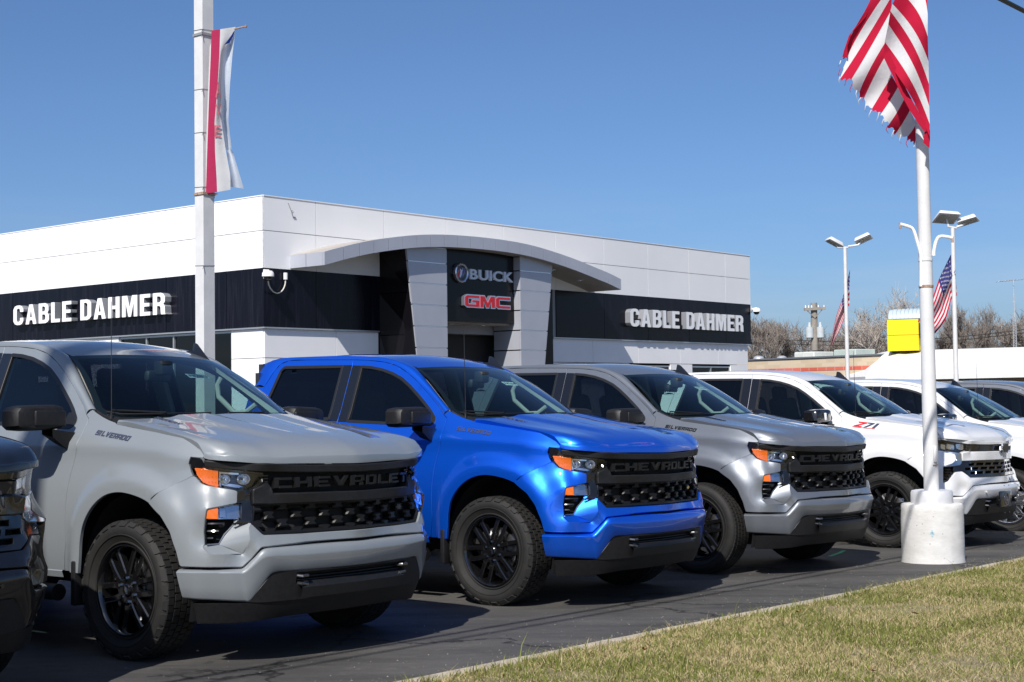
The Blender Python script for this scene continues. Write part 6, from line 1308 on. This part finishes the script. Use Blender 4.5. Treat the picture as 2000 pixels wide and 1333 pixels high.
def rooftop(nm, label, u0, u1, v0, v1, Y, m_, seams=3):
    p = at((u0 + u1) / 2, v1, Y); w_ = (u1 - u0) / F_PX * Y; h_ = (v1 - v0) / F_PX * Y; t = thing(nm, label, 'rooftop unit', tuple(p), math.atan2(ex.y, ex.x)); mb = MB(); mb.rbox((0,0,h_ / 2 - .1), (w_, 1.2, h_ + .2), .03, 1); mb.build('cabinet', m_, t)
    for k in range(seams): mb = MB(); mb.box((-w_ / 2 + w_ * (k + .5) / seams, -.605, h_ * .5), (w_ / seams * .86, .02, h_ * .7)); mb.build('side_panel', m_, t)
    mb = MB(); mb.cyl((w_ * .2, 0, h_), (w_ * .2, 0, h_ + .06), min(.3, w_ * .2), n=14); mb.build('fan_cover', MT['dark'], t)
rooftop('rooftop_unit', 'small white rooftop air unit on the brick store', 1563, 1617, 688, 705, 64, M_hvac, 2); rooftop('rooftop_unit', 'pale green rooftop air unit left of the yellow sign box', 1640, 1698, 683, 703, 63, noisy('hvac_green', (.36,.42,.38), (.43,.49,.45), 2, .6), 3); rooftop('rooftop_unit', 'dark louvred rooftop unit next to the white air unit', 1618, 1636, 691, 705, 65, MT['dark'], 1)
for u, lb in ((1482, 'round metal roof vent nearest the dealership corner'), (1527, 'round metal roof vent, second from the dealership corner')):
    p = at(u, 706, 67); t = thing('roof_vent', lb, 'roof vent', tuple(p), group='metal roof vents'); r_ = 11 / F_PX * 67; mb = MB(); mb.lathe([(r_ * .7,-.2),(r_ * .7,.02),(r_ * 1.1,.03),(r_ * 1.08,.09),(r_ * .8,.20),(r_ * .4,.25),(.001,.26)], 20, 'z'); mb.build('vent_cap', M_galv, t, 50)
# canopy building
Y0, Y1 = 56.0, 50.0; e0 = at(1690, 736, Y0); e1 = at(2140, 725, Y1); r0 = at(1735, 686, Y0 + 3.0); r1 = at(2140, 674, Y1 + 3.0); st2 = thing('canopy_building', 'low store with a bright white sloping canopy roof at right', 'building', (e0.x, e0.y, g)); o = Vector(st2.location)
M_roof = noisy('white_roof_membrane', (.64,.64,.62), (.72,.72,.71), 1.2, .6, bump=.3, bscale=3, dist=.05, stretch=(1,1,1)); back = Vector((1.2, 9, 0)); dn = Vector((0,0,-.16))
mb = MB(); n = 26; F0 = [e0.lerp(e1, i / n) - o for i in range(n + 1)]; F1 = [r0.lerp(r1, i / n) - o for i in range(n + 1)]; wz = [Vector((0,0,.03 * math.sin(i * 2.3))) for i in range(n + 1)]
mb.loft([[p + dn for p in F0], F0, [a.lerp(b, .35) + w_ + Vector((0,0,.10)) for a, b, w_ in zip(F0, F1, wz)], [a.lerp(b, .7) + Vector((0,0,.10)) - w_ for a, b, w_ in zip(F0, F1, wz)], F1, [p + back for p in F1]]); mb.add([F0[0], F1[0], F1[0] + back, F0[0] + back + Vector((-1.2,0,0))], [(0,3,2,1)]); mb.add([F0[0] + dn, F0[0], F0[0] + back + Vector((-1.2,0,0)), F0[0] + back + Vector((-1.2,0,0)) + dn], [(0,1,2,3)]); mb.build('roof', M_roof, st2, 30)
mb = MB(); mb.add([F0[0] + dn, F0[-1] + dn, F0[-1] + dn + back, F0[0] + dn + back], [(0,1,2,3)]); mb.build('soffit', mat('dark_soffit', (.06,.055,.05), .8), st2)
w0 = F0[0] + Vector((1.2, 2.6, 0)); w1 = F0[-1] + Vector((1, 2.6, 0)); mb = MB(); mb.add([Vector((w0.x,w0.y,-.6)), Vector((w1.x,w1.y,-.6)), Vector((w1.x,w1.y,w1.z)), Vector((w0.x,w0.y,w0.z))], [(0,1,2,3)]); mb.build('wall', M_tan, st2)
for k in range(6):
    q = F0[0].lerp(F0[-1], .15 + k * .15) + Vector((.1,.5,0)); mb = MB(); mb.rbox((q.x, q.y, q.z - .28), (.5,.3,.22), .04, 1); mb.build('soffit_light', noisy('lamp_green', (.30,.38,.33), (.36,.44,.38), 3, .6), st2); mb = MB(); mb.cyl((q.x, q.y + .4, -.6), (q.x, q.y + .4, q.z - .16), .08, n=10); mb.build('column', P_white, st2)
# yellow sign box with a rounded translucent cover
Yb = 57.5; p = at(1764, 686, Yb); bw = 60 / F_PX * Yb; bh = 62 / F_PX * Yb; sb = thing('sign_box', 'bright yellow blank sign box with a ribbed rounded top on the white roof', 'sign', tuple(p), R(-24)); M_yel = noisy('yellow_panel', (.72,.55,.0), (.76,.585,.004), 1, .45, detail=2); bd = 1.0
for k in range(2): mb = MB(); mb.rbox((0, bd / 2, bh * (.25 + .5 * k)), (bw, bd, bh * .5 - .015), .01, 1); mb.build('panel', M_yel, sb)
mb = MB(); mb.rbox((bw / 2 + .10, bd * .7, bh * .52), (.20, .5, bh * .96), .02, 1); mb.build('side_panel', M_yel, sb); mb = MB(); mb.rbox((bw / 2 + .14, bd * .3, bh * .62), (.26,.30,bh * .5), .06, 2); mb.build('side_lamp', MT['gloss'], sb)
mb = MB(); A_ = np.linspace(0, math.pi, 13); mb.loft([[(x, .55 - .53 * math.cos(a), bh + .02 + .40 * math.sin(a)) for a in A_] for x in (-bw * .44, bw * .555)]); mb.build('cover_base', noisy('cover_seam', (.22,.27,.30), (.27,.32,.35), 2, .6), sb, 60)
M_rib = noisy('ribbed_cover', (.36,.43,.46), (.43,.50,.53), 2, .4)
for k in range(8):
    x0, x1 = -bw * .45 + bw * 1.02 * k / 8, -bw * .45 + bw * 1.02 * (k + 1) / 8 - .014; mb = MB(); A_ = np.linspace(0, math.pi, 13); mb.loft([[(x, .55 - .55 * math.cos(a), bh + .02 + .42 * math.sin(a) * (1 if k else .95)) for a in A_] for x in (x0, (x0 + x1) / 2, x1)]); mb.build('rib', M_rib, sb, 60)
# ---- far utility pole with transformers, antenna mast, wires
up2 = at(1593, 760, 86); g2 = gz(0, 60); t = thing('utility_pole', 'distant grey utility pole with crossarm and two transformers', 'utility pole', (up2.x, up2.y, g2)); o = Vector(t.location); M_pole = noisy('grey_wood', (.20,.18,.155), (.28,.255,.22), 3, .9); pz = lambda v: at(1593, v, 86).z - g2; px = 86 / F_PX
mb = MB(); mb.tube([(0,0,0),(0,0,pz(592))], [.24,.19], 10); mb.build('wooden_post', M_pole, t, 50); mb = MB(); mb.box((0,-.25,pz(604)), (42 * px,.14,.16), (0, R(-3), 0)); mb.build('crossarm', M_pole, t); mb = MB(); mb.tube([(-16 * px,-.25,pz(606)),(0,-.2,pz(622)),(14 * px,-.25,pz(606))], .035, 5); mb.build('brace', M_pole, t)
for s in (-1, 1):
    mb = MB(); x = (-10 if s < 0 else 11) * px; mb.lathe([(.001,pz(639)),(7.5*px,pz(639.5)),(7.5*px,pz(660)),(6*px,pz(661)),(.001,pz(661))][::-1], 16, 'z', (x, -.1, 0)); mb.cyl((x,-.1,pz(639)), (x,-.1,pz(630)), .10, .07, 8); mb.build('transformer', noisy('transformer_grey', (.42,.46,.47), (.50,.54,.55), 2, .5), t, 40)
for k in (-.9, -.6, -.3, .35, .9): mb = MB(); mb.cyl((k * 20 * px,-.25,pz(602)), (k * 20 * px,-.25,pz(597)), .07, .05, 6); mb.build('insulator', M_galv, t)
for i, (v0, v1, lb) in enumerate(((655,662,'upper thin wire strung across the bare trees'), (663,668,'lower thin wire strung across the bare trees'))):
    mb = MB(); a, b = at(1420, v0, 96), at(2080, v1 - 30, 88); mb.tube([a.lerp(b, q) + Vector((0,0,-1.2 * 4 * q * (1 - q) * .6)) for q in np.linspace(0, 1, 24)], .022, 5); tag(mb.build('wire', MT['dark']), lb, 'wire')
mp_ = at(1983, 690, 75); t = thing('antenna_mast', 'thin lattice television mast with an aerial at the far right', 'antenna', tuple(at(1983, 690, 75)) ); o = Vector(t.location); mz = lambda v: at(1983, v, 75).z - o.z; px = 75 / F_PX; g3 = gz(0, 60) - o.z
mb = MB(); w_ = 3.2 * px
for dx in (-w_, w_): mb.tube([(dx,0,g3),(dx * .9,0,mz(612))], .02, 5)
for k in range(16):
    z0 = mz(690) + (mz(612) - mz(690)) * k / 16; z1 = mz(690) + (mz(612) - mz(690)) * (k + 1) / 16; mb.tube([(-w_,0,z0),(w_,0,z1)], .012, 4); mb.tube([(-w_,0,z1),(w_,0,z1)], .012, 4)
mb.build('lattice', M_galv, t); mb = MB(); mb.tube([(0,0,mz(620)),(0,0,mz(546))], .025, 6); mb.build('mast_tube', M_galv, t); mb = MB(); mb.tube([(-30*px,0,mz(550)),(22*px,0,mz(546))], .018, 5)
for k in range(9): x = (-28 + k * 6) * px; mb.tube([(x,-.5,mz(550 - k * .5)),(x,.5,mz(550 - k * .5))], .010, 4)
for k in (580, 590): mb.tube([(-3*px,0,mz(k)),(3*px,0,mz(k))], .02, 4)
mb.build('aerial', M_galv, t)
# ------------------------------------------------------------------ bare winter trees
def bark(name, c1, c2): return noisy(name, c1, c2, 4, .9, detail=3)
T_brown = bark('bark_brown', (.15,.115,.095), (.21,.165,.14)); T_pale = bark('bark_pale', (.32,.28,.24), (.42,.37,.32)); T_twig = bark('twig_brown', (.165,.14,.12), (.235,.20,.175))
def bare_tree(label, u, Y, vtop, width_px, m_trunk, m_twig, seed, bushy=1.0, lean=0.0, spread=.55):
    r = random.Random(seed); p = at(u, 760, Y); g = gz(0, 60); H = at(u, vtop, Y).z - g; W = width_px / F_PX * Y / 2
    t = thing('bare_tree', label, 'tree', (p.x, p.y, g), group='leafless trees behind the stores'); trunk, crown = MB(), MB()
    def grow(q, d, L, rad, lev):
        n = 3; pts = [q]; dd = d.copy()
        for i in range(n):
            dd = (dd + Vector((r.uniform(-1,1), r.uniform(-1,1), r.uniform(-.6,1))) * (.16 + .05 * lev)).normalized(); pts.append(pts[-1] + dd * L / n)
        rr = [rad * (1 - .5 * i / n) for i in range(n + 1)]; (trunk if lev < 2 else crown).tube(pts, rr, 7 if lev == 0 else 4 if lev < 3 else 3, cap=False)
        if lev >= 5 or len(crown.f) > 36000: return
        kids = [4,5,6,6,4,0][lev] if lev else 5; kids = int(round(kids * bushy)) if lev > 1 else kids
        for k in range(kids):
            f = r.uniform(.35, 1.0) if lev else r.uniform(.45, 1.0); i = min(n - 1, int(f * n)); b = pts[i].lerp(pts[i + 1], f * n - i); a = r.uniform(0, 2 * math.pi); ax = Vector((math.cos(a), math.sin(a), r.uniform(-.1,.5))).normalized()
            nd = (dd * (1 - spread) + ax * spread + Vector((lean,0,.12))).normalized(); l2 = L * r.uniform(.50,.78)
            grow(b, nd, l2, max(.012, rad * r.uniform(.38,.58)), lev + 1)
    grow(Vector((0,0,-.1)), Vector((lean * .5,0,1)).normalized(), H * .34, max(.11, H * .020), 0)
    for mb in (trunk, crown):                                              # fit height and width
        pass
    zs = [v[2] for v in crown.v]; xs = [abs(v[0]) for v in crown.v]; kz = H / max(zs); kx = W / max(xs) if W else kz
    for mb in (trunk, crown): mb.v = [(v[0] * kx, v[1] * kx, v[2] * kz) for v in mb.v]
    trunk.build('trunk', m_trunk, t, 60); crown.build('crown', m_twig, t, 60)
for a in ((1478,92,606,150,T_brown,T_twig,1,1.1,0,.5,'broad brown bare tree just right of the dealership corner'), (1540,100,612,150,T_brown,T_twig,2,1.1,0,.55,'brown bare tree left of the distant utility pole'), (1620,95,612,150,T_brown,T_twig,3,1.0,0,.6,'brown bare tree directly behind the utility pole transformers'),
    (1725,88,555,190,T_pale,T_pale,4,.9,.05,.6,'tall pale-barked bare tree behind the yellow sign box'), (1700,100,600,180,T_brown,T_twig,5,1.0,0,.6,'spreading brown bare tree left of the yellow sign box'), (1850,96,600,170,T_brown,T_twig,6,1.0,0,.55,'bare tree behind the big flagpole and right flag'), (1915,92,580,150,T_brown,T_twig,7,1.0,0,.5,'tall bare tree right of the right light pole'), (1975,98,588,170,T_brown,T_twig,8,1.1,0,.5,'bare tree behind the antenna mast'), (2050,95,585,170,T_brown,T_twig,9,1.0,0,.5,'bare tree at the far right edge')):
    bare_tree(a[-1], *a[:-1])
# undergrowth that reads as one mass
r_ = random.Random(5); mb = MB()
for i in range(5200):
    u = r_.uniform(1430, 2120); Y = r_.uniform(100, 125); p = at(u, 760, Y); h = r_.uniform(2.2, 5.2); d = Vector((r_.uniform(-.6,.6), r_.uniform(-.4,.4), h)); q = Vector((p.x, p.y, gz(0,60) - .2)); w_ = r_.uniform(.012,.03); s = Vector((w_,0,0)); mb.add([q - s, q + s, q + d * .6 + s * .6 + Vector((r_.uniform(-.3,.3),0,0)), q + d], [(0,1,2,3)])
struct(mb.build('thicket', T_twig, None, 60), 'stuff')
mb = MB(); mb.loft([[at(u, 762, 128) + Vector((0,0,-1.5)) for u in np.linspace(1300, 2300, 30)], [at(u, 762, 128) + Vector((0,0,2.6 + 1.2 * math.sin(i * 1.7) * math.sin(i * .6))) for i, u in enumerate(np.linspace(1300, 2300, 30))]]); struct(mb.build('far_hedge', T_brown), 'stuff')
# trees across the street, behind the camera, mirrored in paint and glass
for k, (x, y, h) in enumerate(((-30,-42,11),(-16,-46,9),(-2,-44,12),(12,-47,10),(27,-40,12),(44,-30,11),(58,-16,10))):
    r = random.Random(90 + k); t = thing('bare_tree', 'bare brown street tree across the road from the lot, number counted from the left as one faces it' if False else ['bare street tree far left across the road', 'low bare street tree across the road', 'tall bare street tree straight across the road', 'bare street tree across the road, right of centre', 'tall bare tree across the road by the right bend', 'bare tree farther along the road at right', 'bare tree at the far end of the road verge'][k], 'tree', (x, y, 0)); mt, mc = MB(), MB(); mt.tube([(0,0,-.1),(.2,0,h * .35),(.1,.2,h * .6)], [.26,.2,.12], 8)
    for i in range(420):
        a = r.uniform(0, 6.283); e = r.uniform(.1,1.3); q = Vector((.15,.1,h * r.uniform(.3,.6))); d = Vector((math.cos(a) * math.cos(e), math.sin(a) * math.cos(e), math.sin(e))) * h * r.uniform(.2,.5); mc.tube([q, q + d * .5 + Vector((0,0,.2)), q + d], [.07,.04,.02], 3, cap=False)
    mt.build('trunk', T_brown, t, 60); mc.build('crown', T_twig, t, 60)
grey_truck = make_truck('light grey pickup with black grille in front of the banner pole', (-1.706, 9.439), -38.15, 'grey', badge='badge_chrome', hoodbadge='badge_chrome', sticker='F11283')
blue_truck = make_truck('bright metallic blue pickup with black wheels, between the grey and the silver truck', (.419, 11.902), -38.40, 'blue', badge='badge_chrome', hoodbadge='badge_chrome', bow='badge_gold', sticker='F11268')
silver_truck = make_truck('dark silver pickup with black grille, between the blue and the white truck', (2.304, 14.098), -41.1, 'silver', tyre='hw', badge='badge_black', hoodbadge='badge_black', antenna=False, sticker='F11270')
white_truck = make_truck('white pickup with red off-road badge on its fender, behind the white concrete pole base', (4.622, 16.697), -38.1, 'white', front='lt', mirror='gloss', sticker='F11254', badge2=True, plate=True)
black_truck = make_truck('black pickup cut off at the left edge, only its front left corner showing', (-1.706 - .865 * 2.125, 9.439 - .865 * 2.464), -38.3, 'black', front='lt', mirror='gloss')
white_truck2 = make_truck('white pickup with silver alloy wheels, behind the flagpole at the right edge', (6.72, 18.98), -38.2, 'white', front='lt', mirror='gloss', rim='rim_silver', tyre='hw', dz=-.05)
far_truck = make_truck('dark grey pickup at the far right, mostly hidden behind the white ones', (8.85, 21.35), -38.2, 'dgrey', front='lt', mirror='gloss', rim='rim_silver', tyre='hw', dz=-.02)
# ------------------------------------------------------------------ lawn blades (one mass), fallen leaves
def lawn_blades(n):
    g = np.random.default_rng(3); a = g.uniform(-1.6, 9.5, n * 3); b = .150 + (g.random(n * 3)**1.1) * 3.4
    p = np.c_[K0.x + DR.x * a + DN.x * b, K0.y + DR.y * a + DN.y * b]; keep = (p[:,1] > 6.4) & (p[:,0] / np.maximum(p[:,1], .1) < .46) & (p[:,0] / np.maximum(p[:,1], .1) > -.16)
    dn = np.sin(p[:,0] * 5.3 + 1.7 * np.sin(p[:,1] * 4.1)) * np.sin(p[:,1] * 6.1 + 1.3 * np.sin(p[:,0] * 3.7)); keep &= g.random(len(p)) < np.where(dn < -.35, .45, 1.0)
    p = p[keep][:n]; a = a[keep][:n]; b = b[keep][:n]; m = len(p)
    patch = .5 + .5 * np.sin(p[:,0] * 2.1 + 1.3 * np.sin(p[:,1] * 1.7)) * np.sin(p[:,1] * 2.6 + np.sin(p[:,0] * 3.1)); clump = .5 + .5 * np.sin(p[:,0] * 9 + 2 * np.sin(p[:,1] * 7)) * np.sin(p[:,1] * 11 + 1.5 * np.sin(p[:,0] * 8))
    z0 = np.array([gz(q[0], q[1]) for q in p]) + .022 + .02 * np.minimum(1, b) + .012 * np.sin(a * 1.7) * np.sin(b * 2.1) - .004
    dry = g.random(m) < (.62 + .22 * (patch < .5)); h = np.where(dry, g.uniform(.012, .040, m), g.uniform(.020, .058, m)) * (.65 + .6 * clump); h *= np.where(g.random(m) < .02, 1.9, 1.0) * np.where((b < .24) & (g.random(m) < .25), 1.6, 1.0)
    th = g.uniform(0, 2 * np.pi, m); bend = np.where(dry, g.uniform(.5, 2.2, m), g.uniform(.15, .9, m)) * h; w = np.where(dry, g.uniform(.0009, .0020, m), g.uniform(.0012, .0026, m)) * 1.35
    dx, dy = np.cos(th), np.sin(th); ph = g.uniform(0, 2 * np.pi, m); sx, sy = np.cos(ph) * w, np.sin(ph) * w
    V = np.empty((m, 5, 3)); 
    V[:,0] = np.c_[p[:,0] - sx, p[:,1] - sy, z0]; V[:,1] = np.c_[p[:,0] + sx, p[:,1] + sy, z0]
    mx, my, mz = p[:,0] + dx * bend * .35, p[:,1] + dy * bend * .35, z0 + h * .62; V[:,2] = np.c_[mx + sx * .8, my + sy * .8, mz]; V[:,3] = np.c_[mx - sx * .8, my - sy * .8, mz]; V[:,4] = np.c_[p[:,0] + dx * bend, p[:,1] + dy * bend, z0 + h]
    me = bpy.data.meshes.new('grass'); nv = m * 5; me.vertices.add(nv); me.vertices.foreach_set('co', V.reshape(-1)); i = np.arange(m)[:,None] * 5
    lv = np.concatenate([i + [0,1,2,3], i + [3,2,4]], 1).reshape(-1); me.loops.add(m * 7); me.loops.foreach_set('vertex_index', lv.astype(np.int32)); me.polygons.add(m * 2)
    st = np.empty((m, 2), np.int32); st[:,0] = np.arange(m) * 7; st[:,1] = st[:,0] + 4; me.polygons.foreach_set('loop_start', st.reshape(-1)); 
    mi = np.where(dry, np.where(g.random(m) < .5, 0, 1), np.where(g.random(m) < .55, 2, 3)); me.polygons.foreach_set('material_index', np.repeat(mi, 2).astype(np.int32)); me.update(calc_edges=True); me.validate()
    for nm, c in (('straw', (.56,.465,.265)), ('tan_blade', (.42,.345,.18)), ('green_blade', (.20,.225,.055)), ('dark_green_blade', (.13,.155,.038))):
        mm = bpy.data.materials.new(nm); mm.use_nodes = True; N = mm.node_tree.nodes; L = mm.node_tree.links; N.clear(); o = N.new('ShaderNodeOutputMaterial'); d = N.new('ShaderNodeBsdfDiffuse'); t = N.new('ShaderNodeBsdfTranslucent'); x = N.new('ShaderNodeMixShader'); x.inputs[0].default_value = .3
        d.inputs[0].default_value = (*c, 1); t.inputs[0].default_value = (*c, 1); L.new(d.outputs[0], x.inputs[1]); L.new(t.outputs[0], x.inputs[2]); L.new(x.outputs[0], o.inputs[0]); me.materials.append(mm)
    return struct(link('grass', me), 'stuff')
lawn_blades(250000)
r_ = random.Random(8); M_leaf = noisy('dead_leaf', (.20,.085,.025), (.34,.17,.06), 20, .8)
for i, (u, v, lb) in enumerate(((1790,1200,'curled brown leaf on the lawn at the right'), (1561,1196,'yellow brown leaf beside the kerb'), (1260,1270,'small brown leaf in the grass near the frame bottom'), (1700,1310,'brown leaf at the bottom of the lawn'))):
    a, b = u - 1000.0, v - 666.5; x = (a * math.cos(ROLL) + b * math.sin(ROLL)) / F_PX; y = -(-a * math.sin(ROLL) + b * math.cos(ROLL)) / F_PX; d = Vector((x, math.cos(PITCH) - y * math.sin(PITCH), math.sin(PITCH) + y * math.cos(PITCH))); s = (.065 - CAM_H) / (d.z - SLOPE * d.y); p = Vector((0,0,CAM_H)) + d * s
    mb = MB(); L_ = [(-.035,0,.004),(-.012,.016,.012),(.02,.014,.006),(.04,0,.014),(.018,-.016,.004),(-.014,-.014,.010)]; mb.add([Euler((r_.uniform(-.4,.4), r_.uniform(-.4,.4), r_.uniform(0,6))).to_matrix() @ Vector(q) for q in L_] + [(0,0,.0)], [(0,1,6),(1,2,6),(2,3,6),(3,4,6),(4,5,6),(5,0,6)]); o = tag(mb.build('fallen_leaf', M_leaf), lb, 'leaf'); o.location = p

# grit and pebbles washed up along the kerb
r_ = random.Random(21); mb = MB()
for i in range(1500):
    a = r_.uniform(-2.5, 9.5); b = -abs(r_.gauss(0, .16 if i % 3 else 1.1)) - .012; p = kp(a, b, .002); s = r_.uniform(.002,.007) * (1.5 if i % 40 == 0 else 1); q = [Vector((r_.uniform(-1,1), r_.uniform(-1,1), 0)).normalized() * s for _ in range(3)]
    mb.add([p + q[0], p + q[1], p + q[2], p + Vector((0,0,s * .9))], [(0,1,3),(1,2,3),(2,0,3)])
struct(mb.build('grit', noisy('grit_stone', (.10,.095,.085), (.30,.28,.25), 60, .9), None, 10, False), 'stuff')
